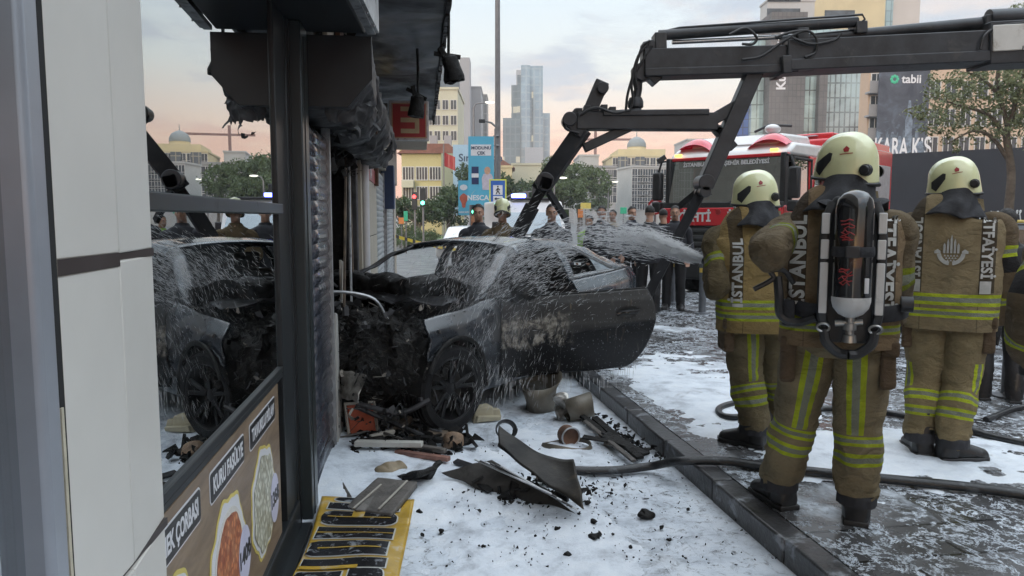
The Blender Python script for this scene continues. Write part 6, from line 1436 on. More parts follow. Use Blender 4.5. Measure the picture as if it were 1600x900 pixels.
# ---------------------------------------------------------------- trees
def leaf_mat(name, cols):
    m, t = custom(name); o = t.obj(); n = t.noise(o, 1.1, 4, .6); n2 = t.noise(o, 9, 2, .5)
    c = t.mix(.45, t.ramp(n, [(.3, cols[0]), (.5, cols[1]), (.7, cols[2])]), t.ramp(n2, [(.3, cols[0]), (.7, cols[2])]))
    d = t.n('ShaderNodeBsdfPrincipled', {'Base Color': c, 'Roughness': .6}); tr = t.n('ShaderNodeBsdfTranslucent', {'Color': c}); mx = t.n('ShaderNodeMixShader'); t.set(mx, 0, .25); t.set(mx, 1, d); t.set(mx, 2, tr); fin(t, mx); return m
L_dark = leaf_mat('leaves_dark', ((.025, .045, .018), (.045, .075, .028), (.07, .11, .04))); L_mid = leaf_mat('leaves_mid', ((.045, .07, .025), (.075, .11, .04), (.11, .15, .06))); L_pale = leaf_mat('leaves_pale', ((.09, .11, .05), (.14, .17, .08), (.22, .24, .13)))
M_bark = pm('bark', (.11, .09, .07), .85, var=.3, scale=6, bump=1, bscale=18)
def crown_mesh(blobs, n, ls, seed):
    random.seed(seed); g = B(); tot = sum(b[3] ** 3 for b in blobs)
    for (cx, cy, cz, r_) in blobs:
        k = int(n * r_ ** 3 / tot)
        while k > 0:
            cl = Vector([random.gauss(0, 1) for _ in range(3)]).normalized() * r_ * random.uniform(.35, 1.0) ** .6; cl.z *= .8
            m_ = random.randint(8, 20); k -= m_
            for _ in range(m_):
                p = Vector((cx, cy, cz)) + cl + Vector([random.gauss(0, 1) for _ in range(3)]) * r_ * .13; s_ = ls * random.uniform(.6, 1.4)
                a = Vector([random.uniform(-1, 1) for _ in range(3)]).normalized(); b_ = a.cross(Vector([random.uniform(-1, 1) for _ in range(3)])).normalized()
                g.add([p - a * s_, p + b_ * s_ * .45, p + a * s_, p - b_ * s_ * .45], [(0, 1, 2, 3)])
    return g
def tree(label, loc, th, tr, blobs, n, ls, leafm, seed, name='tree', group=None, limbs=True):
    r = thing(name, label, 'tree', loc, 0, group); g = B(); random.seed(seed)
    g.tube(cat([(0, 0, -.1), (.03 * th, 0, th * .35), (-.02 * th, .02 * th, th * .7), (0, 0, th)], 5), [lerp(tr * 1.25, tr * .7, i / 15) for i in range(16)], 10)
    if limbs:
        for (cx, cy, cz, rr) in blobs:
            g.tube(cat([(0, 0, th * random.uniform(.65, .95)), (cx * .4, cy * .4, lerp(th, cz, .5)), (cx, cy, cz)], 4), [tr * .5 * (1 - i / 12) for i in range(9)], 6)
    g.build('trunk', M_bark, r); crown_mesh(blobs, n, ls, seed).build('crown', leafm, r, smooth=0); return r
def blobs(n, rx, ry, z0, z1, r0, r1, seed):
    random.seed(seed); return [(random.uniform(-rx, rx), random.uniform(-ry, ry), random.uniform(z0, z1), random.uniform(r0, r1)) for _ in range(n)]
T1 = at(905, 330, 75)
tree('broad green tree in the middle distance behind the left crane leg', (T1.x, 75, 0), 3.5, .25, blobs(9, 2.6, 2, 4.0, 6.6, 1.2, 1.9, 1), 7000, .17, L_mid, 1)
tree('green tree overlapping the broad one on its left', (at(870, 330, 68).x, 68, 0), 2.6, .22, blobs(7, 1.9, 1.5, 3.0, 4.9, 1.0, 1.5, 2), 5000, .16, L_mid, 2)
tree('dark tree behind the pedestrian crossing sign', (at(800, 330, 60).x, 60, 0), 2.2, .2, blobs(7, 2.2, 1.5, 2.2, 4.2, .9, 1.4, 3), 4500, .15, L_dark, 3)
tree('dark pine right of the tall pole', (at(748, 330, 66).x, 66, 0), 3.4, .2, blobs(6, 1.1, 1, 3, 5.6, .8, 1.2, 4), 3500, .14, L_dark, 4)
tree('dark bushy tree left of the blue banners', (at(701, 330, 48).x, 48, 0), 1.6, .15, blobs(6, .9, .8, 1.4, 3.2, .6, 1.0, 5), 3500, .11, L_dark, 5)
tree('low round tree by the traffic light', (at(655, 330, 46).x, 46, 0), 1.2, .13, blobs(7, 1.6, .8, 1.2, 2.6, .6, .9, 6), 3800, .10, L_dark, 6)
tree('small tree beside the distant grey blocks', (at(938, 330, 90).x, 90, 0), 2.4, .2, blobs(5, 1.5, 1.2, 3.0, 6.0, .9, 1.3, 7), 2600, .16, L_mid, 7)
tree('low bush clump below the broad tree', (at(845, 335, 55).x, 55, 0), .8, .1, blobs(7, 3.4, .8, .9, 1.9, .6, .9, 8), 3600, .11, L_dark, 8)
# street tree at the right
TY = 19.0; tx0 = at(1577, 330, TY)
def tp(px, py, dy=0): v = at(px, py, TY + dy); return (v.x - tx0.x, dy, v.z)
r = thing('street_tree', 'slender street tree with sparse pale leaves in front of the hoarding', 'tree', (tx0.x, TY, 0)); g = B()
g.tube(cat([(0, 0, -.1), tp(1576, 330), tp(1580, 270), tp(1573, 215), tp(1578, 185)], 5), [.13 - .003 * i for i in range(21)], 10)
for k, (pts) in enumerate(([(1573, 215), (1545, 180), (1500, 165), (1455, 150)], [(1575, 200), (1560, 150), (1530, 120), (1500, 112)], [(1578, 190), (1590, 150), (1600, 110), (1610, 60)], [(1576, 250), (1550, 215), (1520, 205), (1480, 225)], [(1578, 190), (1610, 170), (1650, 140)], [(1560, 150), (1560, 110), (1575, 70), (1590, 35)])):
    dy = random.uniform(-.8, .8); g.tube(cat([tp(*q, dy * i / 3) for i, q in enumerate(pts)], 5), [.06 - .0028 * i for i in range(5 * (len(pts) - 1) + 1)], 6)
g.build('trunk', M_bark, r)
bl = []
random.seed(21)
for px, py, rr in ((1455, 165, .55), (1480, 135, .6), (1500, 170, .65), (1470, 205, .45), (1515, 120, .55), (1530, 160, .7), (1545, 200, .5), (1500, 215, .45), (1560, 125, .6), (1575, 165, .6), (1595, 130, .6), (1610, 170, .7), (1600, 90, .5), (1585, 50, .4), (1600, 30, .45), (1575, 210, .35), (1630, 120, .9), (1640, 200, .8), (1447, 190, .3), (1490, 230, .25)):
    v = tp(px, py, random.uniform(-.7, .7)); bl.append((v[0], v[1], v[2], rr))
crown_mesh(bl, 7200, .052, 22).build('crown', L_pale, r, smooth=0)

# ---------------------------------------------------------------- street furniture beyond the wreck
M_pole = pm('galvanised_pole', (.20, .19, .19), .5, metal=.3, var=.1)
def bx(px, Y): return at(px, 340, Y).x
tp_ = thing('tall_pole', 'tall thin grey mast rising out of the top of the photo', 'pole', (bx(778, 30), 30, 0))
B().tube([(0, 0, 0), (0, 0, 14)], (.125, .09), 14).build('shaft', M_pole, tp_); g = B(); zc = at(778, 197, 30).z
g.tube([(0, -.05, zc - .1), (-.25, -.05, zc + .12), (-.55, -.05, zc + .2)], .04, 8); g.build('camera_arm', M_pole, tp_); B().box((-.75, -.12, zc + .12), (-.5, .02, zc + .26)).build('camera', M_blk, tp_, bevel=.02)
for z_ in (at(778, 213, 30).z, at(778, 228, 30).z): B().ell((-.05, -.12, z_), (.13, .10, .05), 10, 6).build('spot_lamp', M_pole, tp_)
def banner(px0, px1, py0, py1, Y, label, draw):
    x0, x1 = at(px0, 300, Y).x, at(px1, 300, Y).x; z0, z1 = at(px0, py1, Y).z, at(px0, py0, Y).z
    r = thing('street_banner', label, 'banner', ((x0 + x1) / 2, Y, 0), group='advertising banners by the road'); w2 = (x1 - x0) / 2
    B().box((-w2, 0, z0), (w2, .05, z1)).build('sheet', M_bblue, r, smooth=0); B().tube([(w2 + .05, .05, 0), (w2 + .05, .05, z1 + .3)], .04, 8).build('mast', M_pole, r)
    draw(r, w2, z0, z1); return r
M_bblue = pm('banner_blue', srgb(86, 168, 196), .5, var=.06, scale=.8); M_nv = pm('navy_print', (0, 0, 0))
FZ = lambda x, z, e=.004: MX((1, 0, 0), (0, 0, 1), (0, -1, 0), (x, -e, z))
def d1(r, w2, z0, z1):
    H = z1 - z0
    o = B().box((-w2 * .8, -.006, z1 - H * .28), (w2 * .78, 0, z1 - H * .12)).build('slogan_panel', M_pwhite, r, smooth=0)
    text('MODUNU', .17, M_nv, o, FZ(0, z1 - H * .17, .01), bold=.005); text('ÇEK', .17, M_nv, o, FZ(0, z1 - H * .245, .01), bold=.005)
    B().box((-w2 * .75, -.01, z0 + H * .30), (-w2 * .2, 0, z0 + H * .56)).build('printed_can', pm('can_navy', (.015, .03, .10), .4), r, smooth=0)
    B().box((-w2 * .75, -.014, z0 + H * .40), (-w2 * .2, -.011, z0 + H * .46)).build('can_band', M_pwhite, r, smooth=0)
    g = B(); g.prism([(.05, 0), (.42, 0), (.45, .5), (.38, .62), (.1, .62), (.02, .45)], 0, .006, FZ(0, z0 + H * .22)); g.build('printed_coat', pm('print_lilac', (.5, .45, .52), .6), r, smooth=0)
    g = B(); g.prism([(.24 + .12 * math.cos(a), .74 + .15 * math.sin(a)) for a in [k * PI / 8 for k in range(16)]], 0, .008, FZ(0, z0 + H * .22)); g.build('printed_face', pm('print_skin', (.55, .33, .22), .6), r, smooth=0)
    text('NESCAFÉ', .27, M_pwhite, r, FZ(0, z0 + H * .10), bold=.008)
def d2(r, w2, z0, z1):
    H = z1 - z0; g = B(); g.prism([(w2 * .8 * math.cos(a) * (.8 + .3 * math.sin(3 * a)), .3 * math.sin(a)) for a in [k * PI / 8 for k in range(16)]], 0, .006, FZ(0, z0 + H * .42)); g.build('printed_cups', pm('print_red', (.45, .10, .06), .6), r, smooth=0)
    g = B(); g.prism([(w2 * .7 * math.cos(a), .12 * math.sin(a)) for a in [k * PI / 8 for k in range(16)]], 0, .006, FZ(0, z0 + H * .8)); g.build('slogan_panel', M_pwhite, r, smooth=0); text('NESCAFÉ', .10, M_pwhite, r, FZ(0, z0 + H * .08), bold=.003)
banner(732, 772, 213, 320, 29, 'large light blue drinks banner with a woman and a can', d1)
banner(716, 733, 282, 336, 31, 'narrow blue drinks banner left of the large one', d2)
banner(764, 776, 321, 345, 30, 'short blue drinks banner under the crossing sign', lambda *a: None)
ps_ = thing('crossing_sign', 'blue and white pedestrian crossing sign with a yellow border', 'sign', (bx(778, 27), 27, 0))
x0, x1, z0, z1 = -.31, .31, at(778, 318, 27).z, at(778, 280, 27).z
B().box((x0, -.02, z0), (x1, .03, z1)).build('border', pm('sign_lime', (.62, .66, .10), .4), ps_, smooth=0); B().box((x0 + .05, -.026, z0 + .05), (x1 - .05, -.02, z1 - .05)).build('blue_field', pm('sign_blue', (.03, .12, .42), .4), ps_, smooth=0)
B().box((-.17, -.031, z0 + .07), (.17, -.026, z0 + .27)).build('arrow_field', M_pwhite, ps_, smooth=0); B().box((-.17, -.031, z0 + .31), (.17, -.026, z0 + .66)).build('figure_field', M_pwhite, ps_, smooth=0)
g = B(); zc = z0 + .17; g.prism([(-.13, 0), (-.05, .06), (-.05, .018), (.13, .018), (.13, -.018), (-.05, -.018), (-.05, -.06)], 0, .005, FZ(0, zc, .031)); g.build('arrow', M_ink, ps_, smooth=0)
zc = z0 + .33; g = B(); g.ell((0, -.034, zc + .28), (.03, .004, .03), 10, 6)
for a, b in (((0, .24), (0, .13)), ((0, .13), (-.07, .0)), ((0, .13), (.07, .01)), ((0, .22), (-.07, .13)), ((0, .22), (.075, .15))): g.bar((a[0], -.036, zc + a[1]), (b[0], -.036, zc + b[1]), .035, .004, up=(0, 1, 0))
g.build('walking_figure', M_ink, ps_, smooth=0); B().tube([(.0, .06, 0), (.0, .06, z1)], .04, 8).build('post', M_pole, ps_)
M_grn = pm('signal_green', (.1, .8, .5), .3, emit=(.1, 1, .55, 1), es=6); M_rdl = pm('signal_red', (.8, .05, .05), .3, emit=(1, .05, .05, 1), es=5)
def signal(px, pyl, Y, label, m_, n_=3, on_=0):
    r = thing('traffic_light', label, 'traffic light', (bx(px, Y), Y, 0), group='traffic lights by the junction'); z = at(px, pyl, Y).z
    B().tube([(0, .1, 0), (0, .1, z + .3)], .05, 8).build('post', M_pole, r); B().box((-.14, -.1, z - .18), (.14, .08, z + .75)).build('housing', M_blk, r, bevel=.02); B().lathe([(0, .0), (.10, 0), (.10, -.03)], 14, FX(0, -.11, z + (0 if m_ is M_grn else .5))).build('lens', m_, r)
signal(661, 317, 38, 'traffic light showing green by the low round tree', M_grn); signal(648, 322, 40, 'traffic light showing red left of the green one', M_rdl)
signal(741, 331, 33, 'traffic light showing green below the large banner', M_grn)
ma = thing('signal_mast', 'grey curved mast arm carrying a dark signal over the road', 'mast', (bx(824, 40), 40, 0)); z = at(838, 300, 40)
B().tube([(0, 0, 0), (0, 0, 3.0)], .07, 8).build('post', M_pole, ma); B().tube(cat([(bx(778, 40) - ma.location.x, 0, at(0, 322, 40).z), (-.9, 0, at(0, 305, 40).z), (.5, 0, at(0, 298, 40).z)], 5), .04, 6).build('arm', M_pole, ma)
B().box((.25, -.2, at(0, 316, 40).z), (.75, .1, at(0, 290, 40).z)).build('signal_head', M_blk, ma, bevel=.03)
def lamp_post(px, pyt, Y, label, arm=.9, sgn=1, lit=True):
    r = thing('street_lamp', label, 'street lamp', (bx(px, Y), Y, 0), group='street lamps along the road'); z = at(px, pyt, Y).z; B().tube([(0, 0, 0), (0, 0, z - .4), (sgn * .15, 0, z - .1), (sgn * arm, 0, z)], (.09, .06, .05, .04), 8).build('post', M_pole, r)
    B().ell((sgn * (arm + .2), 0, z), (.35, .12, .08), 10, 6).build('lantern', pm('lantern_lit', (.6, .6, .55), .4, emit=(1, .95, .8, 1), es=1.5) if lit else M_pole, r)
lamp_post(741, 160, 52, 'street lamp with a lit head in front of the grey towers'); lamp_post(866, 278, 62, 'street lamp before the broad green tree', .5); lamp_post(950, 284, 80, 'small street lamp left of the domed building', .5)
fl_ = thing('flagpole', 'thin pole flying a small red flag before the yellow block', 'flagpole', (bx(694, 55), 55, 0)); z = at(694, 238, 55).z
B().tube([(0, 0, 0), (0, 0, z + .6)], .05, 6).build('pole', M_pole, fl_); g = B(); g.grid(lambda u, v: Vector((.05 + u * .8, .08 * math.sin(u * 5), z - 1.0 * v - u * .35)), 10, 6); g.build('flag', M_signred, fl_)
# police van with blue light, white car, park lawn and road surfaces
struct(B().quad((-14, 42, -.01), (-3, 42, -.01), (-3, 66, -.01), (-14, 66, -.01)).build('lawn', pm('grass', (.07, .11, .035), .9, var=.3, scale=2), smooth=0))
struct(B().box((-14, 41.6, -.02), (-3, 42, .12)).build('road_kerb', C_conc, smooth=0))
for k, (px, Y, s_, lab) in enumerate(((632, 40, .8, 'round clipped bush nearest the pale shutter'), (645, 41, .7, 'round clipped bush right of the first one'), (672, 44, .6, 'small clipped bush on the lawn edge'))):
    r = thing('bush', lab, 'bush', (bx(px, Y), Y, 0)); crown_mesh([(0, 0, s_ * .7, s_)], 1400, .06, 30 + k).build('foliage', L_mid, r, smooth=0); B().tube([(0, 0, 0), (0, 0, s_)], .05, 6).build('stem', M_bark, r)
def van():
    Y = 21; r = thing('ambulance', 'white van with a flashing blue roof light behind the left crane strap', 'van', (bx(838, Y), Y, -.02), R(8)); 
    YZ_ = MX((0, 1, 0), (0, 0, 1), (1, 0, 0))
    g = B(); g.prism([(.0, .35), (-.02, .95), (.35, 1.1), (.75, 1.75), (1.0, 2.1), (1.3, 2.12), (5.2, 2.15), (5.2, .35)], -.95, .95, YZ_); g.build('body', M_white, r, bevel=.06)
    g = B(); g.quad((-.86, .36, 1.14), (.86, .36, 1.14), (.78, .745, 1.76), (-.78, .745, 1.76)); g.v = [(a, b - .03, c + .015) for a, b, c in g.v]; g.build('windscreen', M_wind, r, smooth=0)
    B().box((-.8, -.06, .5), (.8, .02, .8)).build('grille', M_blk, r, bevel=.02); B().box((-.93, -.1, .28), (.93, .2, .5)).build('bumper', M_blk, r, bevel=.04)
    for s_ in (-1, 1):
        B().box((s_ * .72 - .16, -.05, .75), (s_ * .72 + .16, .02, .95)).build('headlight', pm('lamp_glass', (0, 0, 0)), r, bevel=.03); B().box((s_ * 1.08 - .09, .75, 1.15), (s_ * 1.08 + .09, .85, 1.5)).build('mirror', M_blk, r, bevel=.03)
        for yy in (.9, 4.2): B().lathe([(0, .1), (.3, .1), (.34, .06), (.34, -.1), (0, -.1)], 20, Matrix.Translation((s_ * .88, yy, .34)) @ Matrix.Rotation(R(90), 4, 'Y')).build('wheel', M_tyre, r)
    B().box((-.6, .95, 2.12), (.6, 1.25, 2.2)).build('light_bar', M_blk, r, bevel=.02); B().box((-.55, .92, 2.2), (-.15, 1.2, 2.32)).build('blue_light', pm('blue_beacon', (.1, .15, .9), .3, emit=(.15, .2, 1, 1), es=9), r, bevel=.03)
van()
wc = thing('parked_car', 'small white car half hidden behind the police officer in the back', 'car', (bx(742, 26), 26, -.02), R(-12)); g = B()
g.prism([(-2.0, .3), (-2.05, .7), (-1.3, .85), (-.6, 1.3), (.7, 1.33), (1.4, .95), (2.0, .88), (2.05, .3)], -.82, .82, MX((0, 1, 0), (0, 0, 1), (1, 0, 0))); g.build('body', M_white, wc, bevel=.08)
g = B(); g.prism([(-1.15, .88), (-.58, 1.24), (.62, 1.27), (1.2, .95)], -.835, .835, MX((0, 1, 0), (0, 0, 1), (1, 0, 0))); g.build('window', M_win, wc); 
for s_ in (-1, 1):
    for yy in (-1.25, 1.3): B().lathe([(0, .1), (.28, .1), (.31, .06), (.31, -.1), (0, -.1)], 20, Matrix.Translation((s_ * .76, yy, .31)) @ Matrix.Rotation(R(90), 4, 'Y')).build('wheel', M_tyre, wc)
    B().box((s_ * .6 - .15, -2.08, .6), (s_ * .6 + .15, -2.0, .72)).build('headlight', M_tail, wc, bevel=.02)
tx = thing('parked_car', 'dark taxi with a yellow roof line at the right edge of the photo', 'car', (bx(1640, 9.5), 9.5, .12), R(60)); g = B()
g.prism([(-2.1, .3), (-2.15, .75), (-1.2, .88), (-.5, 1.40), (.8, 1.42), (1.5, 1.0), (2.1, .95), (2.15, .3)], -.85, .85, MX((0, 1, 0), (0, 0, 1), (1, 0, 0))); g.build('body', pm('dark_car_paint', (.012, .013, .016), .2, coat=.6), tx, bevel=.08)
g = B(); g.prism([(-1.05, .92), (-.48, 1.32), (.74, 1.34), (1.3, 1.0)], -.865, .865, MX((0, 1, 0), (0, 0, 1), (1, 0, 0))); g.build('window', M_win, tx); 
for s_ in (-1, 1): B().tube([(s_ * .8, -1.1, .98), (s_ * .78, -.5, 1.42), (s_ * .78, .8, 1.44), (s_ * .8, 1.4, 1.06)], .02, 6).build('roof_trim', M_yel, tx)
for s_ in (-1, 1):
    for yy in (-1.3, 1.35): B().lathe([(0, .1), (.28, .1), (.31, .06), (.31, -.1), (0, -.1)], 20, Matrix.Translation((s_ * .78, yy, .31)) @ Matrix.Rotation(R(90), 4, 'Y')).build('wheel', M_tyre, tx)
# small things by the road
for k, (px, py0, py1, w_, Y, m_, lab) in enumerate(((872, 324, 347, 9, 25, M_signred, 'red upright shop totem right of the white van'), (885, 327, 350, 8, 26, L_dark, 'dark green litter bin behind the red totem'), (907, 327, 340, 8, 40, pm('orange_sign', (.6, .2, .05), .5), 'orange square board in front of the far blocks'), (915, 317, 327, 16, 45, M_yel, 'yellow vehicle hood behind the road'), (745, 337, 362, 18, 30, pm('kiosk_orange', (.45, .18, .08), .5, var=.5, scale=2), 'orange and white poster kiosk under the narrow banner'), (634, 330, 345, 6, 33, pm('green_sign', (.05, .45, .25), .5), 'small green sign on a post past the shutters'), (627, 340, 350, 8, 34, pm('orange_sign', (0, 0, 0)), 'orange hanging board past the far shutter'), (974, 324, 334, 10, 40, pm('green_sign', (0, 0, 0)), 'green street name board behind the crowd'))):
    r = thing('street_sign', lab, 'sign', (bx(px, Y), Y, 0)); x_ = w_ / 2 / 1155 * Y; za, zb = at(px, py1, Y).z, at(px, py0, Y).z
    B().box((-x_, -.03, za), (x_, .03, zb)).build('board', m_, r, bevel=.01); B().tube([(0, .05, 0), (0, .05, zb)], .03, 6).build('post', M_pole, r)
nt = thing('traffic_sign', 'round no left turn sign behind the police officers', 'sign', (bx(1024, 20), 20, 0)); z = at(1024, 323, 20).z
B().lathe([(0, .0), (.21, 0), (.21, -.02)], 24, FX(0, 0, z)).build('disc', M_pwhite, nt); B().lathe([(.16, .004), (.215, .004)], 24, FX(0, -.004, z)).build('red_ring', M_signred, nt)
g = B(); g.tube([(.06, -.012, z - .12), (.06, -.012, z + .02), (.0, -.012, z + .07), (-.09, -.012, z + .05)], .018, 6); g.bar((-.1, -.01, z + .12), (.12, -.01, z - .12), .03, .004, up=(0, 1, 0)); g.build('arrow', M_ink, nt); B().tube([(0, .04, 0), (0, .04, z)], .03, 8).build('post', M_pole, nt)
# police tape
M_tape, t = custom('police_tape'); o_ = t.obj(); X_, Y_, Z_ = t.xyz(o_); wv = t.n('ShaderNodeTexWave', {'Scale': 2.2}); t.set(wv, 'Vector', o_); fin(t, t.n('ShaderNodeBsdfPrincipled', {'Base Color': t.mix(t.math('GREATER_THAN', wv.outputs[1], .72), srgb(214, 190, 60), (.02, .02, .02)), 'Roughness': .4}))
g = B(); pa, pb = at(618, 372, 17.0), at(800, 388, 24); g.grid(lambda u, v: Vector(pa.lerp(pb, u)) + Vector((0, .02 * math.sin(u * 40), -.35 * math.sin(u * PI) * .6 + .075 * v)), 60, 1)
o = g.build('police_tape', M_tape, smooth=60); tag(o, 'yellow and black police tape strung across the road behind the wreck', 'tape')
# ================================================================ HOSES, BOLLARDS, DEBRIS
def gnd(px, py, z=0.0): return on(px, py, z)
M_fhose = pm('wet_black_hose', (.016, .017, .019), .28, var=.3, dirt=.12, dirtcol=srgb(130, 136, 142), dscale=9, bump=.4, bscale=60)
def hose(pts, r, label):
    g = B(); P_ = [on(px, py, z) + Vector((0, 0, r)) for px, py, z in pts]; g.tube(cat(P_, 10), r, 14, flat=.85); o = g.build('fire_hose', M_fhose); tag(o, label, 'hose', 'black fire hoses on the ground')
hose([(868, 737, .02), (900, 742, .005), (960, 742, .005), (1020, 735, .02), (1062, 728, .115), (1130, 728, .125), (1200, 737, .122), (1300, 748, .122), (1400, 758, .122), (1500, 768, .122), (1570, 777, .122), (1720, 800, .122)], .030, 'thick black fire hose lying across the kerb behind the boots')
hose([(1190, 632, .12), (1150, 634, .12), (1124, 643, .12), (1130, 655, .12), (1165, 656, .12), (1215, 648, .12), (1300, 643, .12), (1370, 648, .12), (1430, 658, .12), (1490, 668, .12), (1560, 690, .12), (1700, 715, .12)], .026, 'black fire hose with a looped end between the firefighters legs')
hose([(1540, 660, .12), (1600, 640, .12), (1700, 640, .12)], .022, 'thin black hose in the foam at the right')
M_bol = pm('bollard_grey', (.10, .11, .125), .45, var=.12, dirt=.12, dirtcol=(.2, .2, .2)); M_org = pm('reflective_orange', (.75, .28, .03), .4, var=.06); M_oy = pm('reflective_yellow', (.72, .52, .10), .4, var=.06)
def bollard(px, py, label, bend=0):
    p = on(px, py, .12); r = thing('bollard', label, 'bollard', p, 0, 'grey street bollards'); hh = .98
    B().lathe([(0, 0), (.12, 0), (.12, .015), (.06, .03), (.055, .04), (.055, .64)], 20).build('post', M_bol, r); B().lathe([(.0565, .64), (.0565, .71)], 20).build('lower_band', M_oy, r); B().lathe([(.055, .71), (.055, .78)], 20).build('middle', M_bol, r); B().lathe([(.0565, .78), (.0565, .86)], 20).build('upper_band', M_org, r); B().lathe([(.055, .86), (.055, .92), (.045, .955), (0, .965)], 20).build('cap', M_bol, r)
bollard(1097, 490, 'grey bollard with orange bands in front of the fire engine'); bollard(1575, 620, 'grey bollard with orange bands at the right behind the firefighters'); bollard(1052, 474, 'grey bollard among the police officers legs')
# fallen yellow sign
M_ysign = pm('fallen_sign_yellow', (.48, .30, .035), .3, var=.2, scale=6, dirt=.2, dirtcol=srgb(190, 196, 204), dscale=10, coat=.3)
M_bsign = pm('fallen_sign_black', (.012, .012, .014), .25, var=.3, scale=6, dirt=.22, dirtcol=srgb(196, 202, 210), dscale=14)
fs = thing('fallen_sign', 'fallen yellow sign sheet with black letter bars lying in the foam', 'sign', Vector((-.535, 3.92, .045)), R(4), rot=(R(-.5), R(3), R(4)))
def fsp(u, v, e=0): q = Vector((-.50 + u * .50 - v * .02 + (.06 * math.sin(v * 2) if u < .1 else 0), -v * 1.35, 0)); q.z = noise.noise(q * 3) * .018 + e + (.02 * (1 - v) ** 3 if v < .2 else 0); return q
g = B(); g.grid(fsp, 30, 60); o = g.build('sheet', M_ysign, fs, smooth=70); m_ = o.modifiers.new('s', 'SOLIDIFY'); m_.thickness = .003; m_.offset = 1
def glyph(u0, u1, v0, v1, r0=0, r1=0, e=.006, mt=None, nm='letter_bar'):
    g = B(); n = 26
    def f(a, b):
        vv = lerp(v0, v1, b); k = abs(2 * b - 1); uu0 = u0 + r0 * (1 - math.sqrt(max(0, 1 - k * k))); uu1 = u1 - r1 * (1 - math.sqrt(max(0, 1 - k * k))); return fsp(lerp(uu0, uu1, a), vv, e)
    g.grid(f, n, 10); g.build(nm, mt or M_bsign, fs, smooth=0)
M_out = pm('sign_white_outline', (.5, .5, .47), .4, var=.1)
for (u0, u1, v0, v1, r0, r1) in ((.16, .80, .012, .045, .1, .0), (.12, .86, .062, .115, 0, 0), (.10, .86, .135, .245, .1, .12), (.09, .86, .270, .365, 0, 0), (.06, .84, .390, .500, .12, 0), (.06, .86, .525, .590, 0, 0), (.05, .50, .615, .70, .08, 0), (.56, .86, .60, .70, 0, .05), (.05, .86, .725, .80, 0, 0), (.05, .86, .83, .93, .1, .1)):
    glyph(u0 - .014, u1 + .014, v0 - .006, v1 + .006, r0, r1, .004, M_out, 'letter_outline'); glyph(u0, u1, v0, v1, r0, r1, .0065)
for (u0, u1, v0, v1) in ((.16, .80, .186, .193), (.40, .52, .135, .185), (.12, .86, .316, .322), (.20, .78, .442, .450), (.05, .62, .578, .60)): glyph(u0, u1, v0, v1, 0, 0, .009, M_ysign, 'letter_gap')
# debris on the foam
def deb(name, label, cat_, mat, builder, loc, rot=(0, 0, 0), group=None, bevel=0, smooth=40, crum=0, cs=6, sol=0):
    g = B(); builder(g)
    if crum: g.v = [tuple(Vector(q) + noise.noise_vector(Vector(q) * cs) * crum) for q in g.v]
    o = g.build(name, mat, smooth=smooth, bevel=bevel); o.location = loc; o.rotation_euler = rot
    if sol: m_ = o.modifiers.new('s', 'SOLIDIFY'); m_.thickness = sol
    return tag(o, label, cat_, group)
M_slate = pm('scorched_panel', (.10, .09, .08), .6, var=.35, scale=8, bump=.5, dirt=.25, dirtcol=(.02, .018, .016), dscale=9)
def quadplate(corners, name, label, cat_, mat, n=24, crum=.012, th=.02, cs=7, lines=None, **k):
    P_ = [Vector(c) for c in corners]; c0 = sum(P_, Vector()) / 4
    g = B(); g.grid(lambda u, v: P_[0].lerp(P_[1], u).lerp(P_[3].lerp(P_[2], u), v) - c0, n, n)
    g.v = [tuple(Vector(q) + noise.noise_vector((Vector(q) + c0) * cs) * crum) for q in g.v]
    o = g.build(name, mat, smooth=50); o.location = c0; m_ = o.modifiers.new('s', 'SOLIDIFY'); m_.thickness = th; m_.offset = 0
    tag(o, label, cat_); 
    for (u0, v0, u1, v1) in (lines or ()):
        h = B(); a = P_[0].lerp(P_[1], u0).lerp(P_[3].lerp(P_[2], u0), v0) - c0; b = P_[0].lerp(P_[1], u1).lerp(P_[3].lerp(P_[2], u1), v1) - c0; h.bar(a + Vector((0, 0, th / 2 + .008)), b + Vector((0, 0, th / 2 + .008)), .010, .006); h.build('white_strip', M_palew, o)
    return o
quadplate([on(538, 800, .06), on(612, 808, .06), on(652, 757, .10), on(590, 750, .10)], 'scorched_board', 'grey brown scorched board with white strips above the yellow sign', 'board', M_slate, th=.035, crum=.006, lines=((.2, 0, .28, .75), (.7, .05, .78, .95)))
quadplate([on(517, 752, .03), on(534, 750, .05), on(553, 783, .05), on(541, 790, .03)], 'broken_tile', 'small grey slab lying at the foot of the dark shutter', 'slab', M_slate, th=.02, crum=.003)
quadplate([on(555, 798, .09), on(570, 782, .10), on(585, 775, .09), on(572, 800, .07)], 'broken_tile', 'dark chip lying on the left of the scorched board', 'slab', M_slate, th=.012, crum=.003)
quadplate([on(618, 748, .02), on(655, 745, .12), on(690, 722, .12), on(672, 750, .02)], 'twisted_bracket', 'twisted black bracket joining the scorched board and grey metal', 'scrap', M_char, th=.03, crum=.03, cs=12)
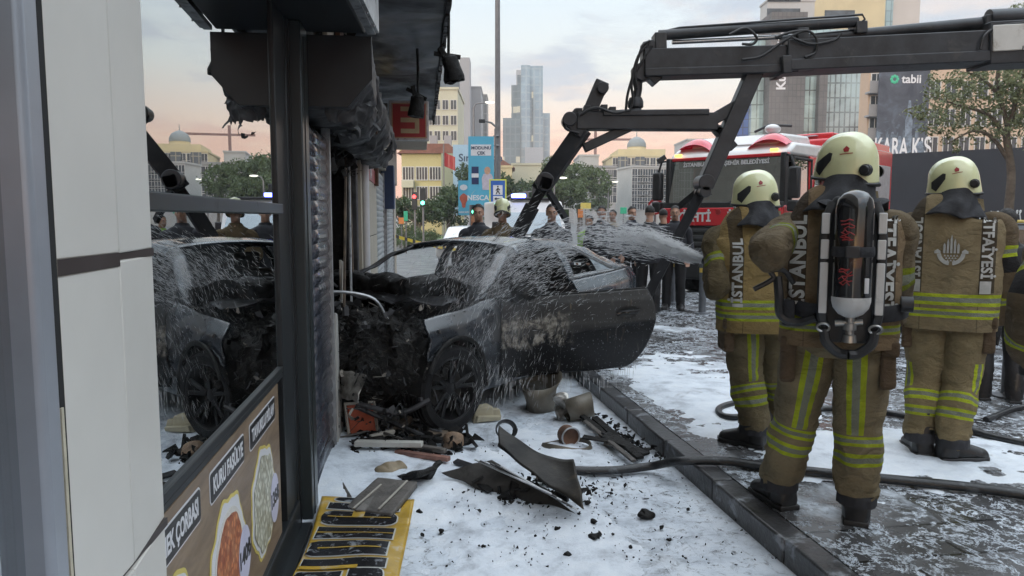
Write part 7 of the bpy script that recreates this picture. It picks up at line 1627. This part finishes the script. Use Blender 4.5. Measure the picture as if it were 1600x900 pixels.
# curved scorched metal sheet
sc0 = on(850, 790, .0)
def sheet(u, v, inner=0):
    A_, B_, C_, D_ = at(779, 664, 4.35), at(897, 722, 4.05), at(914, 797, 3.72), at(778, 694, 4.20)
    q = A_.lerp(B_, u).lerp(D_.lerp(C_, u), v) - sc0; q += Vector((0, -.09, -.02)) * math.sin(v * PI) - Vector((0, 0, .05)) * math.sin(u * PI) * (1 - v); return q + noise.noise_vector(q * 6) * .018 + Vector((0, .06 * inner, -.02 * inner))
M_sheet = pm('scorched_sheet_metal', (.020, .018, .015), .5, spec=.25, metal=.1, var=.7, scale=4, bump=.3, bscale=20, dirt=.25, dirtcol=(.10, .075, .05), dscale=5)
g = B(); g.grid(sheet, 36, 20); o = g.build('curved_metal_sheet', M_sheet, smooth=60); o.location = sc0; m_ = o.modifiers.new('s', 'SOLIDIFY'); m_.thickness = .008; tag(o, 'large curved black metal sheet standing in the foam before the wreck', 'metal sheet')
g = B(); g.grid(lambda u, v: sheet(u, v * .8 + .15, 1), 30, 14); g.build('inner_layer', M_soot, o, smooth=60).modifiers.new('s', 'SOLIDIFY').thickness = .006
quadplate([on(690, 738, .06), on(767, 716, .16), on(902, 800, .02), on(760, 770, .0)], 'folded_metal', 'grey folded metal sheet lying left of the curved black one', 'metal sheet', pm('grey_scorched_metal', (.05, .047, .043), .55, spec=.25, var=.5, scale=5, bump=.3, dirt=.3, dirtcol=(.015, .013, .012), dscale=5), crum=.03, th=.006, cs=5)
for k in range(6):
    a = at(742 + k * 8, 718 + k * 2, 4.02 - .02 * k); b = at(862 + k * 8, 772 + k * 5, 3.74); g = B(); g.bar((0, 0, 0), b - a, .012, .008); o = g.build('metal_lath', M_trim if k in (0, 2, 5) else M_soot, bevel=.002); o.location = a
    tag(o, 'thin metal strip fanned out on the folded metal sheet', 'strip', 'thin metal strips fanned out between the two sheets')
deb('black_tube', 'long black burnt tube slanting from the car front to the foam', 'tube', M_char, lambda g: g.tube(cat([(0, 0, .32), (.22, -.05, .24), (.55, -.12, .10), (.82, -.22, .05)], 6), .032, 10), on(540, 665, 0) + Vector((0, 0, .0)))
deb('black_tube', 'thinner black tube crossing the long one near the wall', 'tube', M_soot, lambda g: g.tube(cat([(0, 0, .26), (.2, .02, .16), (.5, -.1, .07)], 6), .018, 8), on(556, 690, 0))
deb('scorched_beam', 'square scorched beam leaning against the front wheel', 'beam', M_wood, lambda g: g.bar((0, 0, .02), (.36, .42, .30), .05, .05), on(606, 690, 0), bevel=.004)
for k, (px, py, L, wd, th, rz, m_, lab) in enumerate(((668, 688, .42, .14, .03, -12, M_wood, 'brown scorched plank in front of the wheel'), (640, 676, .40, .12, .03, -20, M_palew, 'pale plank under the brown scorched plank'), (608, 713, .46, .07, .035, -6, pm('white_batten', (.45, .44, .40), .6, var=.1, dirt=.3), 'dirty white batten lying across the rubble'), (660, 722, .40, .05, .03, -24, pm('rust_pink', (.24, .12, .09), .6, var=.4, dirt=.4), 'reddish strip bundle right of the white batten'), (652, 712, .42, .05, .03, -20, M_slate, 'grey strip beside the reddish bundle'), (598, 697, .18, .04, .03, 35, M_palew, 'short pale stick near the orange box'), (630, 704, .3, .05, .02, -40, M_char, 'charred stick in the middle of the rubble'), (690, 702, .3, .06, .03, -8, M_char, 'charred stick just below the brown plank'), (575, 705, .22, .05, .02, 20, M_char, 'charred stick nearest the shutter'))):
    deb('plank', lab, 'plank', m_, lambda g: g.box((-L / 2, -wd / 2, 0), (L / 2, wd / 2, th)), on(px, py, 0) + Vector((0, 0, .03 + .02 * (k % 3))), (R(random.uniform(-4, 8)), R(random.uniform(-6, 6)), R(rz)), 'broken planks and strips heaped before the wreck', bevel=.004, crum=.004)
ob = thing('orange_box', 'broken orange box with pale torn edge near the shutter', 'box', on(566, 690, 0) + Vector((0, .05, .03)), R(15))
g = B(); g.grid(lambda u, v: Vector((-.10 + .2 * u - .02 * v, 0, .24 * v)) , 10, 10); g.v = [tuple(Vector(q) + noise.noise_vector(Vector(q) * 9) * .02) for q in g.v]; o = g.build('orange_face', pm('orange_paint', (.52, .11, .05), .5, var=.2, dirt=.2), ob); o.modifiers.new('s', 'SOLIDIFY').thickness = .02
g = B(); g.tube([(-.10, 0, .0), (-.12, 0, .24), (.08, 0, .24), (.10, 0, .0)], .012, 6); g.v = [tuple(Vector(q) + noise.noise_vector(Vector(q) * 20) * .015) for q in g.v]; g.build('torn_edge', M_palew, ob)
g = B(); g.box((-.1, .03, 0), (.08, .16, .18)); g.build('box_body', M_char, ob, bevel=.01)
deb('rubble_lump', 'round charred lump at the right end of the planks', 'lump', pm('brown_lump', (.20, .13, .08), .7, var=.5, scale=9, bump=1, dirt=.35), lambda g: g.ell((0, 0, .06), (.085, .07, .06), 24, 16), on(708, 702, 0), crum=.03, cs=12)
deb('crumpled_bag', 'crumpled beige bag lying in front of the white batten', 'bag', pm('beige_bag', (.28, .22, .14), .6, var=.3, bump=.8, bscale=16), lambda g: g.ell((0, 0, .035), (.11, .06, .05), 30, 20), on(610, 742, 0), (0, 0, .5), crum=.032, cs=14)
deb('torn_cushion', 'pale yellowish torn foam block behind the wheel', 'foam block', pm('yellow_foam_block', (.38, .34, .24), .8, var=.15, dirt=.2), lambda g: (g.cbox((0, 0, .06), (.14, .10, .12)), g.cbox((.11, .02, .05), (.1, .08, .09)), g.cbox((.04, -.06, .03), (.2, .04, .05))), on(752, 658, 0), (0, 0, .4), crum=.03, cs=14, bevel=.01)
bn = deb('bent_bin', 'bent beige metal bin under the open door', 'bin', pm('beige_metal', (.13, .115, .09), .5, metal=.1, var=.2, dirt=.25), lambda g: g.tube([(0, 0, .02), (0, 0, .1), (0, 0, .2), (0, 0, .27)], (.13, .14, .16, .17), 24, caps=False), on(848, 650, 0) + Vector((0, .25, 0)), (R(14), R(-6), 0), crum=.09, cs=5, sol=.006)
deb('crumpled_can', 'crumpled silver foil beside the bent bin', 'foil', M_silver, lambda g: g.ell((0, 0, .1), (.05, .05, .11), 24, 16), on(877, 655, 0), crum=.06, cs=16)
deb('tin_can', 'beige tin lying on its side by the foil', 'tin', pm('beige_metal', (0, 0, 0)), lambda g: g.tube([(0, 0, .09), (.2, .06, .13)], (.085, .095), 24, caps=False), on(884, 660, 0), crum=.02, cs=8, sol=.004)
rc = thing('round_tin', 'round rusty tin standing on its rim near the kerb', 'tin', on(892, 697, 0) + Vector((0, 0, .065)), R(20)); YM = MX((1, 0, 0), (0, 0, 1), (0, -1, 0))
B().lathe([(.0, -.02), (.05, -.015), (.062, .0), (.066, .0), (.066, -.09), (0, -.09)], 28, YM).build('tin_body', M_rust if 'M_rust' in globals() else M_wood, rc); B().tube([YM @ Vector((.066 * math.cos(k * PI / 12), .066 * math.sin(k * PI / 12), .0)) for k in range(25)], .006, 6, caps=False).build('rim', M_trim, rc)
g = B(); c0 = on(885, 700, 0); g.tube([(.17 * math.cos(a), .10 * math.sin(a), .02 + .015 * math.sin(a * 2)) for a in [k * PI / 16 for k in range(33)]], [(.005, .02)] * 33, 6, caps=False, up=(0, 0, 1)); o = g.build('metal_ring', pm('ring_metal', (.16, .14, .11), .5, metal=.4, var=.3)); o.location = c0; tag(o, 'thin metal ring lying round the rusty tin', 'ring')
o = deb('speaker_ring', 'dark round ring behind the curved metal sheet', 'ring', M_soot, lambda g: g.tube([(.07 * math.cos(a), .03 * math.sin(a), .07 + .055 * math.sin(a)) for a in [k * PI / 14 for k in range(29)]], [(.006, .03)] * 29, 8, caps=False), on(790, 700, 0) + Vector((0, .1, .03)), (0, 0, .3))
for k, (px, py, px2, py2, w_, lab) in enumerate(((930, 662, 1000, 722, .05, 'charred lath nearest the kerb'), (915, 668, 988, 725, .03, 'pale scorched lath running beside the kerb'), (945, 690, 1010, 715, .08, 'broad charred strip in the pile by the kerb'), (905, 655, 960, 690, .04, 'charred lath at the far end of the pile by the kerb'))):
    a, b = on(px, py, .02), on(px2, py2, .02); g = B(); g.bar((0, 0, .05), b - a + Vector((0, 0, .02)), w_, .02); g.v = [tuple(Vector(q) + noise.noise_vector(Vector(q) * 8) * .02) for q in g.v]; o = g.build('charred_lath', M_char if k != 1 else M_slate, bevel=.003); o.location = a; tag(o, lab, 'plank', 'charred laths beside the kerb')
M_lump = M_char
def scrap_field(name, label, n, rng, size, seed):
    random.seed(seed); g = B()
    for _ in range(n):
        px, py = rng(); c = on(px, py, 0); s_ = size * random.uniform(.3, 1.3); M = Matrix.Rotation(random.uniform(0, 6.28), 4, Vector([random.uniform(-1, 1) for _ in range(3)]).normalized()); M.translation = c + Vector((0, 0, .012 + random.random() * size))
        k = random.randint(3, 6); g.prism([(s_ * random.uniform(.4, 1) * math.cos(6.28 * i / k), s_ * random.uniform(.2, .9) * math.sin(6.28 * i / k)) for i in range(k)], 0, s_ * .25, M)
    o = g.build(name, M_lump, smooth=0); tag(o, label, 'rubble', kind='stuff')
scrap_field('rubble', 'black rubble and splinters heaped below the burnt engine', 420, lambda: (random.uniform(540, 720), random.uniform(660, 718)), .035, 41)
scrap_field('rubble', 'black splinters in the pile beside the kerb', 160, lambda: (lambda t_: (lerp(915, 1025, t_) + random.uniform(-22, 18), lerp(655, 722, t_) + random.uniform(-10, 8)))(random.random()), .03, 42)
scrap_field('rubble', 'larger charred flakes piled between the wheel and the planks', 110, lambda: (random.gauss(650, 45), random.gauss(694, 10)), .07, 45)
scrap_field('rubble', 'charred flakes under the curved metal sheet', 50, lambda: (random.gauss(850, 38), random.gauss(768, 12)), .06, 46)
scrap_field('ash_crumbs', 'fine black crumbs scattered over the white foam', 480, lambda: (random.gauss(900, 150), random.uniform(690, 890)), .009, 43)
scrap_field('ash_crumbs', 'fine dark scraps under the two metal sheets', 240, lambda: (random.gauss(860, 60), random.gauss(775, 16)), .018, 44)
random.seed(9)
for k, (px, py, s_) in enumerate(((1010, 810, .045), (930, 845, .04), (928, 820, .02), (887, 872, .02), (1033, 828, .016), (955, 775, .015), (918, 790, .022), (1045, 848, .015), (690, 835, .018), (655, 805, .02), (755, 858, .014), (985, 858, .013), (905, 806, .012), (870, 830, .016), (1075, 800, .015), (660, 840, .014))):
    g = B(); g.ell((0, 0, s_ * .35), (s_, s_ * .7, s_ * .5), 18, 12); g.v = [tuple(Vector(q) + noise.noise_vector(Vector(q) * (1.1 / s_) + Vector((k * 3, 0, 0))) * s_ * .5) for q in g.v]; o = g.build('charred_lump', M_char, smooth=30); o.location = on(px, py, .0) + Vector((0, 0, .01)); o.rotation_euler = (0, 0, k)
    tag(o, 'small charred lump lying alone on the white foam', 'lump', 'charred lumps scattered over the foam')
random.seed(61)
for k in range(30):
    if k < 20: px, py, L, rz = random.gauss(640, 42), random.uniform(664, 712), random.uniform(.12, .36), random.gauss(-25, 45)
    elif k < 26: px, py, L, rz = random.gauss(830, 55), random.uniform(735, 780), random.uniform(.12, .3), random.gauss(-35, 20)
    else: px, py, L, rz = random.gauss(960, 25), random.uniform(668, 705), random.uniform(.15, .3), random.gauss(-55, 20)
    g = B(); w_ = random.uniform(.015, .06); g.box((-L / 2, -w_ / 2, 0), (L / 2, w_ / 2, .015)); g.v = [tuple(Vector(q) + noise.noise_vector(Vector(q) * 12 + Vector((k, 0, 0))) * .012) for q in g.v]
    o = g.build('charred_stick', (M_char, M_char, M_slate, M_wood, M_soot)[k % 5], bevel=.002); o.location = on(px, py, 0) + Vector((0, 0, random.uniform(.015, .07))); o.rotation_euler = (R(random.uniform(-25, 25)), R(random.uniform(-16, 16)), R(rz))
    tag(o, 'short charred stick tangled in the rubble ' + ('before the front wheel' if k < 20 else 'under the two metal sheets' if k < 26 else 'beside the kerb'), 'stick', 'charred sticks in the rubble ' + ('before the front wheel' if k < 20 else 'under the metal sheets' if k < 26 else 'beside the kerb'))
# ================================================================ BYSTANDERS
M_navy = pm('navy_uniform', (.016, .018, .026), .7, var=.25, scale=6, bump=.4); M_navy2 = pm('black_uniform', (.010, .010, .012), .7, var=.25, scale=6, bump=.4); M_denim = pm('dark_denim', (.02, .025, .04), .8, var=.3)
def bystander(px, pyhead, Y, label, face=180, jm=None, tm=None, z=.12, skin=None, hgt=1.0, arms=0, mous=False, polis=False, head_yaw=0, lean=0.0):
    p = at(px, pyhead, Y); loc = Vector((p.x, Y, z)); sc = (p.z - z) / 1.665   # eyes level with the pixel
    va = -math.atan2(p.x, Y); rz = va + R(face)
    el_ = ((-.27, .02, 1.10), (.27, .02, 1.10)); hd = ((-.24, .12, .86), (.24, .12, .86))
    if arms == 1: hd = ((-.05, .25, 1.10), (.05, .25, 1.06))
    if arms == 2: hd = ((-.20, .10, .86), (.16, .26, 1.34))
    jm = jm or M_navy; tm = tm or M_navy2
    HM = HMX((0, .03 + lean, 1.66), R(head_yaw), R(-3))
    r, jk, bv = build_person(label, loc, rz, ((-.12, .03, 0, R(8), .02), (.13, -.03, 0, R(-8), .02)), (0, 0, .90), (0, lean, 1.45), el_, hd, HM, jm, (tm, tm, tm), jm, 'bystanders and police behind the wreck', gear='plain', hem=.84, skin=skin, mous=mous, detail=.5, sc=sc)
    if polis:
        me = text_mesh('POLİS', .085, bold=.002, cut=.03)
        for v in me.vertices: v.co = Vector((v.co.x, 0, v.co.y + 1.34))
        wrap_back(me, bv, .006); me.materials.clear(); me.materials.append(M_refl); o = bpy.data.objects.new('back_lettering', me); COL.objects.link(o); o.parent = jk
    return r, HM
bystander(748, 333, 10.6, 'police officer in a dark jacket behind the car roof, left of the helmeted firefighter', 172, z=0)
r, HM = bystander(785, 333, 10.2, 'firefighter in a brown coat and open helmet facing the camera behind the roof', 178, jm=canvas('coat_khaki', srgb(108, 94, 70)), tm=M_seatc, z=0, arms=1)
helmet(r, HM @ Matrix.Translation((0, -.012, .070)) @ Matrix.Rotation(R(8), 4, 'X'))
bystander(862, 333, 10.4, 'dark haired man in a dark jacket right of the crane strap', 184, z=0, skin=M_skin)
bystander(940, 333, 12.6, 'dark haired man whose head shows over the water spray, furthest left', 176, skin=M_skin2)
bystander(958, 337, 14.6, 'man in a beige jacket behind the spray with his head just showing', 160, jm=pm('beige_jacket', (.26, .22, .16), .8), tm=M_denim, skin=M_skin2)
bystander(987, 333, 13.2, 'man in dark denim behind the spray, left of the officer seen from behind', 200, jm=M_denim, skin=M_skin)
bystander(1015, 333, 11.6, 'police officer seen from behind with white lettering on the back', -8, polis=True)
bystander(1037, 337, 12.8, 'balding officer between the lettered one and the moustached one', 25, jm=M_navy2)
bystander(1055, 333, 11.9, 'moustached officer facing the camera beside the fire engine', 178, mous=True, arms=0)
bystander(922, 346, 13.4, 'bystander with a lime green vest behind the spray', 140, jm=pm('lime_vest', (.30, .55, .08), .7), skin=M_skin2)
bystander(1574, 348, 5.9, 'grey haired person in dark clothes behind the right firefighter', 20, jm=M_navy2, z=.12)
# ================================================================ WATER
M_jet, t = custom('water_droplets')
df = t.n('ShaderNodeBsdfDiffuse', {'Color': (.95, .96, .97, 1)}); tl = t.n('ShaderNodeBsdfTranslucent', {'Color': (.95, .96, .97, 1)}); gl = t.n('ShaderNodeBsdfGlossy', {'Roughness': .2})
m1 = t.n('ShaderNodeMixShader'); t.set(m1, 0, .5); t.set(m1, 1, df); t.set(m1, 2, tl); m2 = t.n('ShaderNodeMixShader'); t.set(m2, 0, .25); t.set(m2, 1, m1); t.set(m2, 2, gl)
tr = t.n('ShaderNodeBsdfTransparent'); mx = t.n('ShaderNodeMixShader'); t.set(mx, 0, .62); t.set(mx, 1, tr); t.set(mx, 2, m2); fin(t, mx)
NOZ = at(1099, 406, 4.98)
path = cat([NOZ, at(1000, 372, 5.25), at(900, 362, 5.6), at(800, 385, 5.95), at(735, 440, 6.1), at(700, 500, 6.05)], 20); NP = len(path)
def streak(g, c, d, L, r_):
    d = d.normalized(); a = d.orthogonal().normalized(); b_ = d.cross(a); p0, p1 = c - d * L, c + d * L * .6
    vs = [p0] + [c + (a * math.cos(k * 2.094) + b_ * math.sin(k * 2.094)) * r_ for k in range(3)] + [p1]
    g.add(vs, [(0, 2, 1), (0, 3, 2), (0, 1, 3), (4, 1, 2), (4, 2, 3), (4, 3, 1)])
random.seed(77); g = B()
for i in range(9500):
    q = random.random() ** 1.25; k = q * (NP - 2); i0 = int(k); c = path[i0].lerp(path[i0 + 1], k - i0); d = path[i0 + 1] - path[i0]
    spread = .008 + .22 * q ** .9 + .05 * q * q
    off = Vector((random.gauss(0, .5), random.gauss(0, 1), random.gauss(0, .85))) * spread
    off.z -= abs(random.gauss(0, .6)) * spread * (1.2 if q > .35 else .3)
    cl = noise.noise((c + off) * 4.5 + Vector((0, 0, i * 0)))
    if q > .2 and cl < random.uniform(-.35, .12): continue
    d = d.normalized() + Vector((random.gauss(0, .10), random.gauss(0, .10), random.gauss(-.10, .16))) * (.5 + q)
    streak(g, c + off, d, random.uniform(.014, .060) * (1.3 - .4 * q), random.uniform(.0008, .0030) * (1.25 - .4 * q))
for i in range(420):      # dense core near the nozzle
    q = random.random() ** .8 * .22; k = q * (NP - 2); i0 = int(k); c = path[i0].lerp(path[i0 + 1], k - i0); d = path[i0 + 1] - path[i0]
    streak(g, c + Vector([random.gauss(0, 1) for _ in range(3)]) * (.004 + .16 * q), d + Vector([random.gauss(0, .05) for _ in range(3)]), random.uniform(.03, .09), random.uniform(.0012, .0032))
o = g.build('water_spray', M_jet, smooth=0); tag(o, 'white water jet breaking into droplets from the nozzle to the car', 'water', kind='stuff')
# water sheeting off the roof, fender and door
g = B()
for i in range(2000):
    px = random.gauss(760, 48); py = random.uniform(400, 640); Y = 5.75 - (py - 400) / 240 * .35 + random.gauss(0, .12); c = at(px, py, Y)
    if noise.noise(c * 6) < random.uniform(-.2, .35): continue
    streak(g, c, Vector((random.gauss(-.25, .15), random.gauss(0, .1), -1)), random.uniform(.015, .06), random.uniform(.0006, .0016))
for i in range(1500):
    px = random.gauss(790, 75); py = random.gauss(440, 34); c = at(px, py, random.uniform(5.7, 6.6))
    streak(g, c, Vector((random.gauss(-.8, .3), random.gauss(0, .2), random.gauss(-.6, .3))), random.uniform(.015, .05), random.uniform(.0008, .0022))
o = g.build('falling_water', M_jet, smooth=0); tag(o, 'thin falling water running off the wreck beside the front wheel', 'water', kind='stuff')
g = B()
for i in range(150):
    u = random.random(); q = (car.matrix_basis @ Matrix.Translation(DO) @ Matrix.Rotation(DANG, 4, 'Z')) @ (door_pt(u, 0) + Vector((0, .02, 0))); L = random.uniform(.02, .14) * (1 if random.random() < .6 else .4)
    z_ = q.z - random.random() ** 2 * .12; g.tube([(q.x, q.y, z_), (q.x, q.y, z_ - L)], (.0022, .0012), 5)
o = g.build('dripping_water', M_jet, smooth=0); tag(o, 'drips of water hanging from the bottom edge of the open door', 'water', kind='stuff')
# nozzle in A's hands
nz = thing('hose_nozzle', 'short black fire nozzle held by the left firefighter', 'nozzle', NOZ); d = (path[3] - path[0]).normalized(); 
B().tube([-d * .30, -d * .12, -d * .05, Vector((0, 0, 0))], (.022, .026, .034, .030), 14).build('barrel', M_blk, nz); B().tube([-d * .2, -d * .2 + Vector((0, 0, -.12))], (.016, .018), 10).build('grip', M_blk, nz)
B().tube(cat([-d * .28, -d * .45 + Vector((0, 0, -.05)), -d * .55 + Vector((.0, .1, -.35)), -d * .5 + Vector((0, .15, -.8)), -d * .7 + Vector((.1, .2, -1.12))], 8), .03, 12).build('hose_end', M_fhose, nz)

M_mist2, t = custom('drifting_mist'); o_ = t.obj(); ln = t.n('ShaderNodeVectorMath', operation='LENGTH'); t.set(ln, 0, t.scl(o_, (1.5, 1.3, 1.25)))
pv = t.n('ShaderNodeVolumePrincipled', {'Color': (.90, .93, .97, 1)}); t.set(pv, 'Density', t.math('MULTIPLY', t.math('MULTIPLY', t.smooth(ln.outputs['Value'], 1.0, .2), t.smooth(t.noise(o_, 4, 5, .65, .6), .38, .66)), .35)); t.set(t.n('ShaderNodeOutputMaterial'), 'Volume', pv)
o = B().ell((0, 0, 0), (.66, .75, .78), 24, 16).build('water_mist', M_mist2); o.location = at(735, 490, 5.75); tag(o, 'thin mist hanging over the burnt bonnet and front wheel', 'mist', kind='stuff')
# ---------------------------------------------------------------- evening air
hz = B().box((-420, -40, -1.2), (520, 480, 130)).build('haze', None, smooth=0); hz.data.materials.clear()
M_hz, t = custom('evening_air'); t.set(t.n('ShaderNodeOutputMaterial'), 'Volume', t.n('ShaderNodeVolumePrincipled', {'Color': (.94, .94, .96, 1), 'Density': .0006})); hz.data.materials.append(M_hz); tag(hz, 'thin pale evening haze between the street and the far towers', 'haze', kind='stuff')
